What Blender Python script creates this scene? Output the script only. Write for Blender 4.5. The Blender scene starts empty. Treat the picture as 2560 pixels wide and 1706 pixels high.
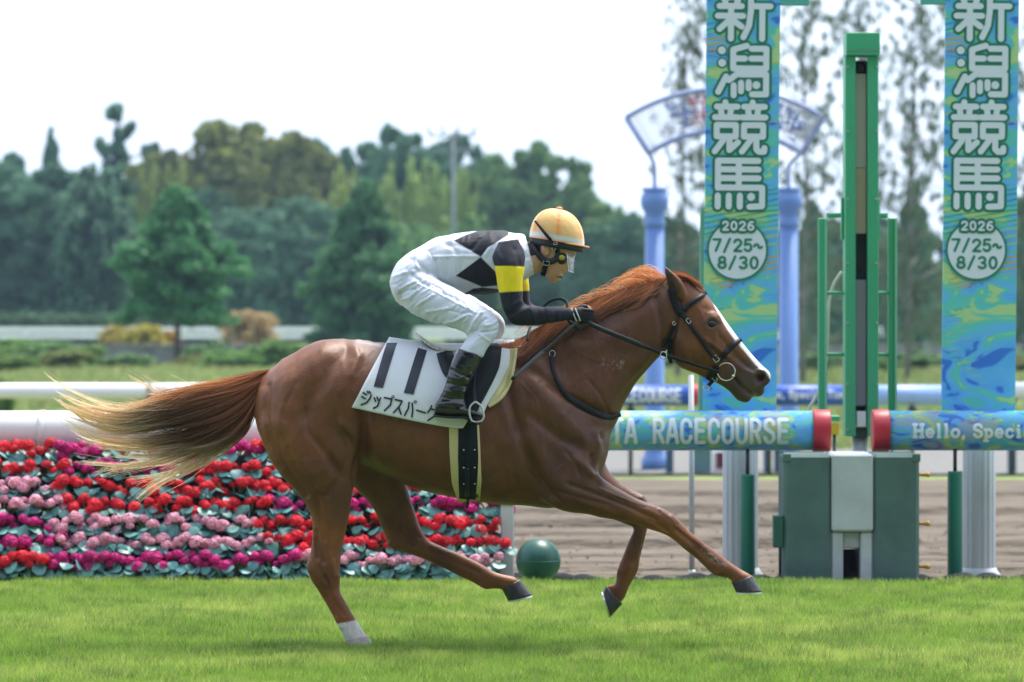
import bpy, bmesh, math, random
import numpy as np
from mathutils import Vector
from mathutils.bvhtree import BVHTree

rng = np.random.default_rng(7)
random.seed(7)
SC = bpy.context.scene
COL = SC.collection
R = math.radians

# ------------------------------------------------------------------ camera
F = 10445.0          # focal length in photograph pixels (2560 wide)
HY, CX, CAMH, D0 = 772.5, 1280.0, 1.62, 20.0
cam_d = bpy.data.cameras.new('camera')
cam = bpy.data.objects.new('camera', cam_d); COL.objects.link(cam)
cam.location = (0, -D0, CAMH); cam.rotation_euler = (R(90), 0, 0)
cam_d.sensor_width = 36.0
cam_d.lens = 36.0 * F / 2560.0
cam_d.shift_y = -(853.0 - HY) / 2560.0
cam_d.clip_start = 0.5; cam_d.clip_end = 4000
cam_d.dof.use_dof = True
cam_d.dof.focus_distance = 19.9
cam_d.dof.aperture_fstop = 3.5
SC.camera = cam

# ------------------------------------------------------------------ sky and sun
SUN_EL, SUN_AZ = 66.0, 35.0        # azimuth measured from +Y (behind the horse) towards +X
w = bpy.data.worlds.new('World'); SC.world = w; w.use_nodes = True
wn = w.node_tree.nodes; wl = w.node_tree.links
wn.clear()
sky = wn.new('ShaderNodeTexSky'); sky.sky_type = 'NISHITA'; sky.sun_disc = False
sky.sun_elevation = R(SUN_EL); sky.sun_rotation = R(SUN_AZ)
sky.air_density = 1.0; sky.dust_density = 4.0; sky.ozone_density = 1.0
hsv = wn.new('ShaderNodeHueSaturation'); hsv.inputs['Saturation'].default_value = 0.45
mixw = wn.new('ShaderNodeMix'); mixw.data_type = 'RGBA'; mixw.inputs['Factor'].default_value = 0.6
bg = wn.new('ShaderNodeBackground'); bg.inputs['Strength'].default_value = 0.115
wo = wn.new('ShaderNodeOutputWorld')
wl.new(sky.outputs[0], hsv.inputs['Color'])
wl.new(hsv.outputs[0], mixw.inputs[6]); mixw.inputs[7].default_value = (8.1, 9.6, 12.2, 1)   # even white cloud deck
wl.new(mixw.outputs[2], bg.inputs['Color']); wl.new(bg.outputs[0], wo.inputs['Surface'])
sun_d = bpy.data.lights.new('sun', 'SUN'); sun_d.energy = 3.9; sun_d.angle = R(22); sun_d.color = (1.0, 0.95, 0.86)
sun = bpy.data.objects.new('sun', sun_d); COL.objects.link(sun)
_e, _a = R(SUN_EL), R(SUN_AZ)
sdir = Vector((math.sin(_a) * math.cos(_e), math.cos(_a) * math.cos(_e), math.sin(_e)))
sun.rotation_euler = sdir.to_track_quat('Z', 'Y').to_euler(); sun.location = sdir * 60
vs = SC.view_settings
vs.view_transform = 'Standard'; vs.look = 'None'; vs.gamma = 1.0; vs.use_curve_mapping = False
vs.exposure = 0.84
SC.cycles.use_denoising = True
SC.cycles.max_bounces = 8; SC.cycles.diffuse_bounces = 5; SC.cycles.transparent_max_bounces = 12
SC.cycles.sample_clamp_indirect = 6.0

# ------------------------------------------------------------------ helpers
def W(px, py, d=D0):
    """world point of photograph pixel (px,py) for a thing standing d metres from the camera"""
    return np.array(((px - CX) * d / F, d - D0, CAMH - (py - HY) * d / F))
def WX(px, d): return (px - CX) * d / F
def WZ(py, d): return CAMH - (py - HY) * d / F
def DS(v): return v * 1.088       # coordinates read off the 2353-wide view

def wloc(o):
    v = Vector((0, 0, 0))
    while o is not None:
        v = v + o.location; o = o.parent
    return v

def tag(o, label, cat, group=None):
    o['label'] = label; o['category'] = cat
    if group: o['group'] = group
    return o
def thing(name, loc, label, cat, group=None):
    o = bpy.data.objects.new(name, None); COL.objects.link(o)
    o.location = loc; o.empty_display_size = 0.1
    return tag(o, label, cat, group)
def kind(o, k): o['kind'] = k; return o

def mesh_np(name, verts, faces):
    """faces: (n,3)/(n,4) array or a list of index lists"""
    me = bpy.data.meshes.new(name)
    verts = np.asarray(verts, dtype=np.float32)
    if isinstance(faces, np.ndarray):
        k = faces.shape[1]; nf = len(faces)
        me.vertices.add(len(verts)); me.vertices.foreach_set('co', verts.ravel())
        me.loops.add(nf * k); me.loops.foreach_set('vertex_index', faces.astype(np.int32).ravel())
        me.polygons.add(nf); me.polygons.foreach_set('loop_start', np.arange(0, nf * k, k, dtype=np.int32))
        me.update(calc_edges=True)
    else:
        me.from_pydata([tuple(v) for v in verts], [], [tuple(f) for f in faces]); me.update()
    return me

def obj(name, verts, faces, mat, parent=None, smooth=False, col=None, loc=None):
    """one mesh object; verts in world coordinates"""
    verts = np.asarray(verts, dtype=float)
    o = bpy.data.objects.new(name, None) if False else None
    base = np.array(wloc(parent)) if parent is not None else np.zeros(3)
    own = np.zeros(3) if loc is None else np.asarray(loc, float) - base
    if loc is not None: base = np.asarray(loc, float)
    me = mesh_np(name, verts - base, faces)
    if smooth: me.shade_smooth()
    if mat is not None: me.materials.append(mat)
    if col is not None:
        a = me.color_attributes.new('Col', 'FLOAT_COLOR', 'POINT')
        c = np.ones((len(verts), 4), dtype=np.float32); c[:, :3] = col
        a.data.foreach_set('color', c.ravel())
    o = bpy.data.objects.new(name, me); COL.objects.link(o)
    o.location = own
    if parent is not None: o.parent = parent
    return o

class MB:
    """collects shapes, then builds ONE mesh object"""
    def __init__(s): s.v = []; s.f = []; s.n = 0
    def add(s, v, f):
        v = np.asarray(v, float); s.v.append(v)
        s.f.extend([tuple(int(i) + s.n for i in q) for q in f]); s.n += len(v); return s
    def box(s, c, size, rot=None, bev=0.0):
        x, y, z = [q / 2 for q in size]
        if bev > 0:
            b = min(bev, x * .9, y * .9, z * .9)
            pts = []
            for sx in (-1, 1):
                for sy in (-1, 1):
                    for sz in (-1, 1):
                        pts += [(sx * x, sy * (y - b), sz * (z - b)), (sx * (x - b), sy * y, sz * (z - b)), (sx * (x - b), sy * (y - b), sz * z)]
            bm = bmesh.new()
            for p in pts: bm.verts.new(p)
            bmesh.ops.convex_hull(bm, input=bm.verts)
            bm.verts.index_update()
            v = np.array([q.co for q in bm.verts]); f = [[q.index for q in fc.verts] for fc in bm.faces]; bm.free()
        else:
            v = np.array([(a, b, c2) for a in (-x, x) for b in (-y, y) for c2 in (-z, z)])
            f = [(0, 1, 3, 2), (4, 6, 7, 5), (0, 4, 5, 1), (2, 3, 7, 6), (0, 2, 6, 4), (1, 5, 7, 3)]
        if rot is not None: v = v @ np.array(rot).T
        return s.add(v + np.asarray(c, float), f)
    def tube(s, pts, r, n=10, cap=True, flat=1.0):
        v, f = tube(pts, r, n, cap, flat); return s.add(v, f)
    def lathe(s, base, prof, n=24, axis='z'):
        v, f = lathe(prof, n)
        if axis == 'y': v = v[:, [0, 2, 1]]; f = [q[::-1] for q in f]
        if axis == 'x': v = v[:, [2, 0, 1]]
        return s.add(v + np.asarray(base, float), f)
    def build(s, name, mat, parent=None, smooth=False, loc=None):
        return obj(name, np.concatenate(s.v), s.f, mat, parent, smooth, loc=loc)

def lathe(prof, n=24):
    v = []; f = []
    a = np.arange(n) * 2 * np.pi / n
    for r, z in prof:
        r = max(r, 1e-4)
        v.append(np.stack([r * np.cos(a), r * np.sin(a), np.full(n, z)], 1))
    m = len(prof)
    for i in range(m - 1):
        for j in range(n):
            k = (j + 1) % n
            f.append((i * n + j, i * n + k, (i + 1) * n + k, (i + 1) * n + j))
    f.append(tuple(range(n))[::-1]); f.append(tuple((m - 1) * n + j for j in range(n)))
    return np.concatenate(v), f

def tube(pts, r, n=10, cap=True, flat=1.0):
    pts = np.asarray(pts, float); m = len(pts)
    r = np.broadcast_to(np.asarray(r, float), (m,))
    t = np.gradient(pts, axis=0); t /= np.linalg.norm(t, axis=1)[:, None] + 1e-12
    up = np.array((0, 1, 0.)) if abs(t[0][1]) < .9 else np.array((1, 0, 0.))
    v = []; a = np.arange(n) * 2 * np.pi / n
    u = up
    for i in range(m):
        u = u - t[i] * (u @ t[i]); u /= np.linalg.norm(u) + 1e-12
        b = np.cross(t[i], u)
        v.append(pts[i] + r[i] * (np.cos(a)[:, None] * b + flat * np.sin(a)[:, None] * u))
    f = []
    for i in range(m - 1):
        for j in range(n):
            k = (j + 1) % n
            f.append((i * n + j, i * n + k, (i + 1) * n + k, (i + 1) * n + j))
    if cap:
        f.append(tuple(range(n))[::-1]); f.append(tuple((m - 1) * n + j for j in range(n)))
    return np.concatenate(v), f

def crom(Pn, sub):
    """Catmull-Rom through the rows of Pn"""
    Pn = np.asarray(Pn, float)
    E = np.concatenate([[2 * Pn[0] - Pn[1]], Pn, [2 * Pn[-1] - Pn[-2]]])
    out = []
    for i in range(len(Pn) - 1):
        p0, p1, p2, p3 = E[i:i + 4]
        for k in range(sub):
            t = k / sub
            out.append(.5 * (2 * p1 + (p2 - p0) * t + (2 * p0 - 5 * p1 + 4 * p2 - p3) * t * t + (3 * p1 - p0 - 3 * p2 + p3) * t ** 3))
    out.append(Pn[-1]); return np.array(out)

def loft(secs, n=24, sub=4, egg=0.0, e=2.0):
    """secs: rows (ax,ay, bx,by, yc, hw[, egg]) in photograph pixels; ring spans a-b in the picture plane and +-hw in depth"""
    rows = []
    for s in secs:
        ax, ay, bx, by, yc, hw = s[:6]; eg = s[6] if len(s) > 6 else egg
        A = W(ax, ay, D0 + yc); B = W(bx, by, D0 + yc)
        rows.append((A[0], A[2], B[0], B[2], yc, hw, eg))
    rows = crom(rows, sub)
    th = np.arange(n) * 2 * np.pi / n
    c = np.sign(np.cos(th)) * np.abs(np.cos(th)) ** (2 / e); s_ = np.sign(np.sin(th)) * np.abs(np.sin(th)) ** (2 / e)
    V = []
    for ax, az, bx, bz, yc, hw, eg in rows:
        mx, mz = (ax + bx) / 2, (az + bz) / 2
        V.append(np.stack([mx + (ax - bx) / 2 * c, yc + hw * s_ * (1 + eg * c), mz + (az - bz) / 2 * c], 1))
    V = np.concatenate(V); m = len(rows); Fc = []
    for i in range(m - 1):
        for j in range(n):
            k = (j + 1) % n
            Fc.append((i * n + j, i * n + k, (i + 1) * n + k, (i + 1) * n + j))
    Fc.append(tuple(range(n))[::-1]); Fc.append(tuple((m - 1) * n + j for j in range(n)))
    return V, Fc

def ellip(px, py, yc, rx, rz, ry, rot=0.0, n=16):
    """ellipsoid; centre in pixels, rx,rz radii in px in the picture plane (rot degrees), ry metres"""
    c = W(px, py, D0 + yc); k = (D0 + yc) / F
    v = []; f = []
    for i in range(n + 1):
        p = math.pi * i / n
        for j in range(2 * n):
            q = math.pi * j / n
            v.append((math.sin(p) * math.cos(q), math.sin(p) * math.sin(q), math.cos(p)))
    v = np.array(v) * (rx * k, ry, rz * k)
    a = R(-rot); ca, sa = math.cos(a), math.sin(a)
    x = v[:, 0] * ca - v[:, 2] * sa; z = v[:, 0] * sa + v[:, 2] * ca
    v = np.stack([x, v[:, 1], z], 1) + c
    m = 2 * n
    for i in range(n):
        for j in range(m):
            k2 = (j + 1) % m
            f.append((i * m + j, i * m + k2, (i + 1) * m + k2, (i + 1) * m + j))
    return v, f

def remesh(parts, voxel):
    b = MB()
    for v, f in parts: b.add(v, f)
    me = mesh_np('tmp', np.concatenate(b.v), b.f)
    bm = bmesh.new(); bm.from_mesh(me); bmesh.ops.recalc_face_normals(bm, faces=bm.faces); bm.to_mesh(me); bm.free()
    o = bpy.data.objects.new('tmp', me); COL.objects.link(o)
    md = o.modifiers.new('r', 'REMESH'); md.mode = 'VOXEL'; md.voxel_size = voxel; md.adaptivity = 0
    dg = bpy.context.evaluated_depsgraph_get(); ev = o.evaluated_get(dg); m2 = ev.to_mesh()
    nv = len(m2.vertices); v = np.empty(nv * 3, np.float32); m2.vertices.foreach_get('co', v)
    nl = len(m2.loops); li = np.empty(nl, np.int32); m2.loops.foreach_get('vertex_index', li)
    npoly = len(m2.polygons); ls = np.empty(npoly, np.int32); m2.polygons.foreach_get('loop_start', ls)
    assert nl == npoly * 4
    ev.to_mesh_clear(); bpy.data.objects.remove(o); bpy.data.meshes.remove(me)
    return v.reshape(-1, 3).astype(float), li.reshape(-1, 4)

def smooth_np(v, f, it, wgt=0.5):
    """taubin-like smoothing of a quad mesh; wgt scalar or per vertex"""
    e = np.concatenate([f[:, [0, 1]], f[:, [1, 2]], f[:, [2, 3]], f[:, [3, 0]]])
    a = np.concatenate([e[:, 0], e[:, 1]]); b = np.concatenate([e[:, 1], e[:, 0]])
    n = len(v); cnt = np.bincount(a, minlength=n).astype(float)
    wgt = np.broadcast_to(np.asarray(wgt, float), (n,))[:, None]
    for i in range(it):
        for mu in (1.0, -0.55) if i % 2 == 0 else (1.0,):
            s = np.stack([np.bincount(a, v[b, k], minlength=n) for k in range(3)], 1) / cnt[:, None]
            v = v + mu * wgt * (s - v)
    return v

def normals_np(v, f):
    d1 = v[f[:, 2]] - v[f[:, 0]]; d2 = v[f[:, 3]] - v[f[:, 1]]
    fn = np.cross(d1, d2); n = np.zeros_like(v)
    for k in range(4):
        for c in range(3): n[:, c] += np.bincount(f[:, k], fn[:, c], minlength=len(v))
    return n / (np.linalg.norm(n, axis=1)[:, None] + 1e-12)

def px_of(v):
    d = D0 + v[:, 1]
    return CX + v[:, 0] * F / d, HY + (CAMH - v[:, 2]) * F / d

def dist_poly(qx, qy, pts):
    pts = np.asarray(pts, float); best = np.full(len(qx), 1e9)
    for (x0, y0), (x1, y1) in zip(pts[:-1], pts[1:]):
        dx, dy = x1 - x0, y1 - y0
        t = np.clip(((qx - x0) * dx + (qy - y0) * dy) / (dx * dx + dy * dy + 1e-9), 0, 1)
        best = np.minimum(best, np.hypot(qx - x0 - t * dx, qy - y0 - t * dy))
    return best

def sculpt(v, f, strokes):
    """strokes: (polyline px, amplitude m, width px, mode) pushed along the normal"""
    n = normals_np(v, f); qx, qy = px_of(v)
    off = np.zeros(len(v))
    for pts, amp, wd, mode in strokes:
        if mode == 'both': m = np.clip(np.abs(n[:, 1]) * np.sign(n[:, 1] * v[:, 1]) * 1.6, 0, 1)
        elif mode == 'near': m = np.clip(-n[:, 1] * 1.6, 0, 1) * (v[:, 1] < 0)
        else: m = np.clip(-n[:, 1] * 1.6, 0, 1) * (v[:, 1] > 0)
        d = dist_poly(qx, qy, pts)
        off += amp * np.exp(-(d / wd) ** 2) * m
    return v + n * off[:, None]

def vnoise(p, scale, seed=0):
    """cheap smooth value noise on points (n,3)"""
    q = p * scale; i = np.floor(q).astype(np.int64); fr = q - i; fr = fr * fr * (3 - 2 * fr)
    def h(ix, iy, iz):
        k = (ix * 73856093) ^ (iy * 19349663) ^ (iz * 83492791) ^ (seed * 2654435761)
        k = (k ^ (k >> 13)) * 1274126177
        return ((k ^ (k >> 16)) & 0xffff) / 65535.0
    r = 0
    for a in (0, 1):
        for b in (0, 1):
            for c in (0, 1):
                wgt = (fr[:, 0] if a else 1 - fr[:, 0]) * (fr[:, 1] if b else 1 - fr[:, 1]) * (fr[:, 2] if c else 1 - fr[:, 2])
                r = r + wgt * h(i[:, 0] + a, i[:, 1] + b, i[:, 2] + c)
    return r

# ------------------------------------------------------------------ materials
MATS = {}
def mat(name, col=(.5, .5, .5), rough=.6, spec=.5, metal=0.0, var=0.0, vscale=8.0, bump=0.0, bscale=40.0, attr=False,
        stretch=None, trans=0.0, coat=0.0, sheen=0.0, rand=0.0, hue=0.0, bdist=0.02):
    if name in MATS: return MATS[name]
    m = bpy.data.materials.new(name); m.use_nodes = True; nt = m.node_tree; N = nt.nodes; L = nt.links
    b = N['Principled BSDF']; b.inputs['Roughness'].default_value = rough
    b.inputs['Specular IOR Level'].default_value = spec; b.inputs['Metallic'].default_value = metal
    b.inputs['Coat Weight'].default_value = coat; b.inputs['Coat Roughness'].default_value = .15
    b.inputs['Sheen Weight'].default_value = sheen
    tc = N.new('ShaderNodeTexCoord'); src = tc.outputs['Object']
    if stretch:
        mp = N.new('ShaderNodeMapping'); mp.inputs['Scale'].default_value = stretch; L.new(src, mp.inputs[0]); src = mp.outputs[0]
    if attr:
        at = N.new('ShaderNodeAttribute'); at.attribute_name = 'Col'; c = at.outputs['Color']
    else:
        rg = N.new('ShaderNodeRGB'); rg.outputs[0].default_value = (*col, 1); c = rg.outputs[0]
    if rand or hue:
        oi = N.new('ShaderNodeObjectInfo'); hs = N.new('ShaderNodeHueSaturation')
        m1 = N.new('ShaderNodeMapRange'); m1.inputs[3].default_value = 1 - rand; m1.inputs[4].default_value = 1 + rand
        m2 = N.new('ShaderNodeMapRange'); m2.inputs[3].default_value = .5 - hue; m2.inputs[4].default_value = .5 + hue
        fr = N.new('ShaderNodeMath'); fr.operation = 'FRACT'; mu = N.new('ShaderNodeMath'); mu.operation = 'MULTIPLY'; mu.inputs[1].default_value = 7.31
        L.new(oi.outputs['Random'], m1.inputs[0]); L.new(oi.outputs['Random'], mu.inputs[0]); L.new(mu.outputs[0], fr.inputs[0]); L.new(fr.outputs[0], m2.inputs[0])
        L.new(m1.outputs[0], hs.inputs['Value']); L.new(m2.outputs[0], hs.inputs['Hue']); L.new(c, hs.inputs['Color']); c = hs.outputs[0]
    if var > 0:
        nz = N.new('ShaderNodeTexNoise'); nz.inputs['Scale'].default_value = vscale; nz.inputs['Detail'].default_value = 6; nz.inputs['Roughness'].default_value = .65
        L.new(src, nz.inputs['Vector'])
        mr = N.new('ShaderNodeMapRange'); mr.inputs[1].default_value = .25; mr.inputs[2].default_value = .75
        mr.inputs[3].default_value = 1 - var; mr.inputs[4].default_value = 1 + var; L.new(nz.outputs[0], mr.inputs[0])
        mx = N.new('ShaderNodeVectorMath'); mx.operation = 'SCALE'; L.new(c, mx.inputs[0]); L.new(mr.outputs[0], mx.inputs['Scale']); c = mx.outputs[0]
    L.new(c, b.inputs['Base Color'])
    if bump > 0:
        n2 = N.new('ShaderNodeTexNoise'); n2.inputs['Scale'].default_value = bscale; n2.inputs['Detail'].default_value = 5
        L.new(src, n2.inputs['Vector'])
        bp = N.new('ShaderNodeBump'); bp.inputs['Strength'].default_value = bump; bp.inputs['Distance'].default_value = bdist
        L.new(n2.outputs[0], bp.inputs['Height']); L.new(bp.outputs[0], b.inputs['Normal'])
    if trans > 0:
        t = N.new('ShaderNodeBsdfTranslucent'); L.new(c, t.inputs['Color'])
        ms = N.new('ShaderNodeMixShader'); ms.inputs[0].default_value = trans
        L.new(b.outputs[0], ms.inputs[1]); L.new(t.outputs[0], ms.inputs[2]); L.new(ms.outputs[0], N['Material Output'].inputs['Surface'])
    MATS[name] = m; return m
# ------------------------------------------------------------------ ground
def zg(d): return float(np.interp(d, [0, 24.95, 25.6, 30, 40, 60, 90, 4000], [0, 0, -.065, -.15, -.30, -.30, 0, 0]))
def sheet(name, d0, d1, x0, x1, m, lift, nd, nx, zfun=None):
    ds = np.linspace(d0, d1, nd) if nd < 400 else np.linspace(d0, d1, nd); xs = np.linspace(x0, x1, nx)
    V = np.array([(x, d - D0, zg(d) + lift + (zfun(x, d) if zfun else 0)) for d in ds for x in xs])
    i = np.arange(nd - 1)[:, None] * nx + np.arange(nx - 1)[None, :]; i = i.ravel()
    return kind(obj(name, V, np.stack([i, i + 1, i + nx + 1, i + nx], 1), m, None, True), 'structure')
ds = [0, 10, 24.95, 25.6, 27, 30, 35, 40, 50, 60, 75, 90, 120, 160, 220, 400, 1000, 3000]
gv = []
for d in ds:
    for x in (-1500, -60, -15, 0, 15, 60, 1500): gv.append((x, d - D0, zg(d) - .03))
gf = [(r * 7 + c, r * 7 + c + 1, r * 7 + c + 8, r * 7 + c + 7) for r in range(len(ds) - 1) for c in range(6)]
field = mat('infield_grass', (.155, .215, .075), rough=.9, spec=.1, var=.45, vscale=.35, bump=.5, bscale=6, stretch=(1, .35, 1))
kind(obj('ground', gv, gf, field), 'structure')
turf_m = mat('turf_soil', (.10, .155, .035), rough=.9, spec=.1, var=.35, vscale=5, bump=.6, bscale=40)
sheet('turf', 6, 24.55, -40, 40, turf_m, .0, 30, 20)
RUTS = [(26.5, .03, .5), (27.3, .055, .9), (28.5, .03, .6), (29.6, .05, .9), (31.3, .07, 1.2), (33.0, .05, 1.0), (35.2, .09, 1.6), (38.6, .10, 2.0), (42.6, .08, 2.0)]
def dirt_z(x, d):
    r = d - 25.1
    a = .010 * math.sin(r * 5.2 + .4 * math.sin(x * .6 + 1)) + .008 * math.sin(r * 11 + math.sin(x * 1.7)) + .006 * math.sin(x * 9 + 3 * math.sin(r * 7)) * math.sin(r * 15 + x)
    for c, h, l in RUTS:                       # harrow ridges: a steep broken lip, then a slow fall behind it
        q = d - c - .02 * math.sin(x * .8 + c) - .010 * math.sin(x * 3.1 + 2 * c)
        if q > 0: a += h * min(1, q / .06) * math.exp(-q / l) * (.75 + .25 * math.sin(x * 1.3 + 5 * c))
        else: a -= h * .5 * math.exp(q / .18)
    return a * min(1, r / .6) if r > 0 else 0
dirt_m = mat('dirt_sand', (.138, .114, .090), rough=.95, spec=.1, var=.34, vscale=2.4, bump=.9, bscale=14, stretch=(.35, 1.6, 1), bdist=.05)
sheet('dirt_track', 25.02, 46.8, -13, 13, dirt_m, .0, 520, 70, dirt_z)
sheet('grass_verge', 46.9, 47.9, -16, 16, mat('verge_grass', (.17, .22, .05), rough=.9, var=.4, vscale=3), .002, 4, 20)
sheet('service_path', 48.6, 57.0, -18, 18, mat('pale_gravel', (.135, .13, .12), rough=.95, var=.2, vscale=3, bump=.5, bscale=30), .002, 12, 10)
# dark rubber edging lumps between turf and dirt
kerb = kind(bpy.data.objects.new('track_edging', None), 'structure'); COL.objects.link(kerb); kerb.location = (0, 5.36, -.05)
km = mat('edging_rubber', (.030, .030, .034), rough=.75, var=.4, vscale=12, bump=.5, bscale=25)
bmk = bmesh.new(); bmesh.ops.create_icosphere(bmk, subdivisions=3, radius=1)
kv = np.array([v.co for v in bmk.verts]); kf = [[v.index for v in f.verts] for f in bmk.faces]; bmk.free()
kv = kv * (.125, .06, .05); kv[:, 2] = np.maximum(kv[:, 2], -.02)
kv += (vnoise(kv, 18, 3)[:, None] - .5) * .03
kme = mesh_np('edging_stone', kv, kf); kme.shade_smooth(); kme.materials.append(km)
for i in range(22):
    o = bpy.data.objects.new('edging_stone', kme); COL.objects.link(o); o.parent = kerb
    o.location = (-.35 + i * .205 + random.uniform(-.02, .02), .10 + random.uniform(-.03, .03), .012 + random.uniform(-.012, .008)); o.rotation_euler = (0, 0, random.uniform(-.25, .25) + (math.pi if i % 2 else 0)); o.scale = (random.uniform(.85, 1.15), 1, random.uniform(.75, 1.2))

# turf blades: nobody could count them
def grass_blades():
    g = np.random.default_rng(3); n = 690000
    d = 15.6 + (24.55 - 15.6) * g.random(n) ** 0.9
    hx = .125 * d + .95; x = (g.random(n) * 2 - 1) * hx
    y = d - D0
    p = np.stack([x, y, np.zeros(n)], 1)
    a1 = vnoise(p, 1.3, 11); a2 = vnoise(p, 5.0, 12); a3 = vnoise(p * np.array((.6, 1, 1)), 14.0, 13)
    h = (.020 + .026 * a2 + .022 * a3) * g.uniform(.5, 1.35, n)
    wd = g.uniform(.0022, .0042, n)
    th = g.uniform(0, 2 * np.pi, n); lean = g.uniform(.1, 1.0, n) * h; la = g.uniform(0, 2 * np.pi, n) 
    dx, dy = np.cos(th) * wd, np.sin(th) * wd
    v0 = p + np.stack([-dx, -dy, np.zeros(n) - .002], 1); v1 = p + np.stack([dx, dy, np.zeros(n) - .002], 1)
    tip = p + np.stack([np.cos(la) * lean + g.normal(.004, .004, n), np.sin(la) * lean, h], 1)
    V = np.stack([v0, v1, tip], 1).reshape(-1, 3)
    Fc = np.arange(3 * n).reshape(-1, 3)
    c0 = np.array((.245, .390, .060)); c1 = np.array((.43, .53, .125)); c2 = np.array((.10, .205, .034))
    m1 = np.clip((a1 - .35) * 1.6 + (a2 - .5) * 1.3, 0, 1)[:, None]; m2 = np.clip((a3 - .58) * 3.4 + (a2 - .52) * 1.8, 0, 1)[:, None]
    c = c0 * (1 - m1) + c1 * m1; c = c * (1 - m2 * .7) + c2 * m2 * .7
    dry = (g.random(n) < .09)[:, None]; c = np.where(dry, np.array((.38, .36, .13)), c)
    c *= g.uniform(.75, 1.25, n)[:, None]
    return V, Fc, np.repeat(c, 3, axis=0)
v, f, c = grass_blades()
go = kind(obj('grass', v, f, mat('grass_blade', attr=True, rough=.55, spec=.25, trans=.45), None, False, col=c), 'stuff')
go['label'] = 'short bright green turf grass under the horse'

def clods():
    g = np.random.default_rng(12); n = 2600; d = 25.6 + 14 * g.random(n) ** 1.6; x = (g.random(n) * 2 - 1) * (.125 * d + 1.5); r = g.uniform(.006, .022, n)
    base = np.array([(1, 0, -.5), (-.5, .87, -.5), (-.5, -.87, -.5), (0, 0, .9)]); V = []
    for i in range(n): V.append((base + g.normal(0, .25, (4, 3))) * r[i] + (x[i], d[i] - D0, zg(d[i]) + dirt_z(x[i], d[i]) + r[i] * .35))
    k = np.arange(n)[:, None, None] * 4 + np.array([(0, 1, 3), (1, 2, 3), (2, 0, 3)])[None]; return np.concatenate(V), k.reshape(-1, 3)
v, f = clods(); co_ = kind(obj('dirt_clods', v, f, dirt_m), 'stuff'); co_['label'] = 'loose clods scattered over the dirt track'
# unseen grandstand, added behind the camera to cut sky light on camera-facing sides
gs = thing('grandstand', (0, -30, 0), 'large stepped grandstand behind the photographer, unseen, added to shade the camera-facing sides', 'grandstand')
gsm = mat('stand_concrete', (.16, .16, .165), rough=.9, var=.3, vscale=.5); gss = mat('stand_seats', (.07, .09, .13), rough=.7, var=.5, vscale=1.5)
for i in range(12):
    y = -29 - i * 1.9; z = 1.2 + i * 1.25; MB().box((0, y - .95, z / 2), (130, 1.88, z)).build('tier', gsm, gs); MB().box((0, y - 1.3, z + .22), (128, .5, .44), bev=.05).build('seat_row', gss, gs)
MB().box((0, -41, 22.5), (134, 28, .8), bev=.1).build('roof', gsm, gs); MB().box((0, -54, 11.2), (134, 2.5, 22.3), bev=.1).build('back_wall', gsm, gs)
for x in (-60, -36, -12, 12, 36, 60): v, f = tube([(x, -46, 8), (x, -46, 22.2)], .5, 12); obj('roof_column', v, f, gsm, gs, True)
# ------------------------------------------------------------------ far side: trees, shrubs, rails, wall
def cards(centers, normals, sizes, g):
    n = len(centers); t = np.cross(normals, g.normal(size=(n, 3))); t /= np.linalg.norm(t, axis=1)[:, None] + 1e-9; b = np.cross(normals, t)
    s = sizes[:, None]
    V = np.stack([centers - t * s * .5 - b * s * .35, centers + t * s * .5 - b * s * .35, centers + t * s * .6 + b * s * .4, centers - t * s * .35 + b * s * .45], 1)
    return V.reshape(-1, 3), np.arange(4 * n).reshape(-1, 4)
def clumps_to_leaves(cl, per, leaf, g):
    C = []; Nn = []; S = []
    for (cx, cy, cz, rx, ry, rz) in cl:
        u = g.normal(size=(per, 3)); u /= np.linalg.norm(u, axis=1)[:, None]; r = g.random(per)[:, None] ** .45
        C.append(np.array((cx, cy, cz)) + u * r * np.array((rx, ry, rz))); Nn.append(u * .8 + g.normal(size=(per, 3)) * .6 + np.array((0, 0, .35))); S.append(g.uniform(.6, 1.4, per) * leaf)
    C, Nn, S = np.concatenate(C), np.concatenate(Nn), np.concatenate(S); Nn /= np.linalg.norm(Nn, axis=1)[:, None]
    return cards(C, Nn, S, g)
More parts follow.
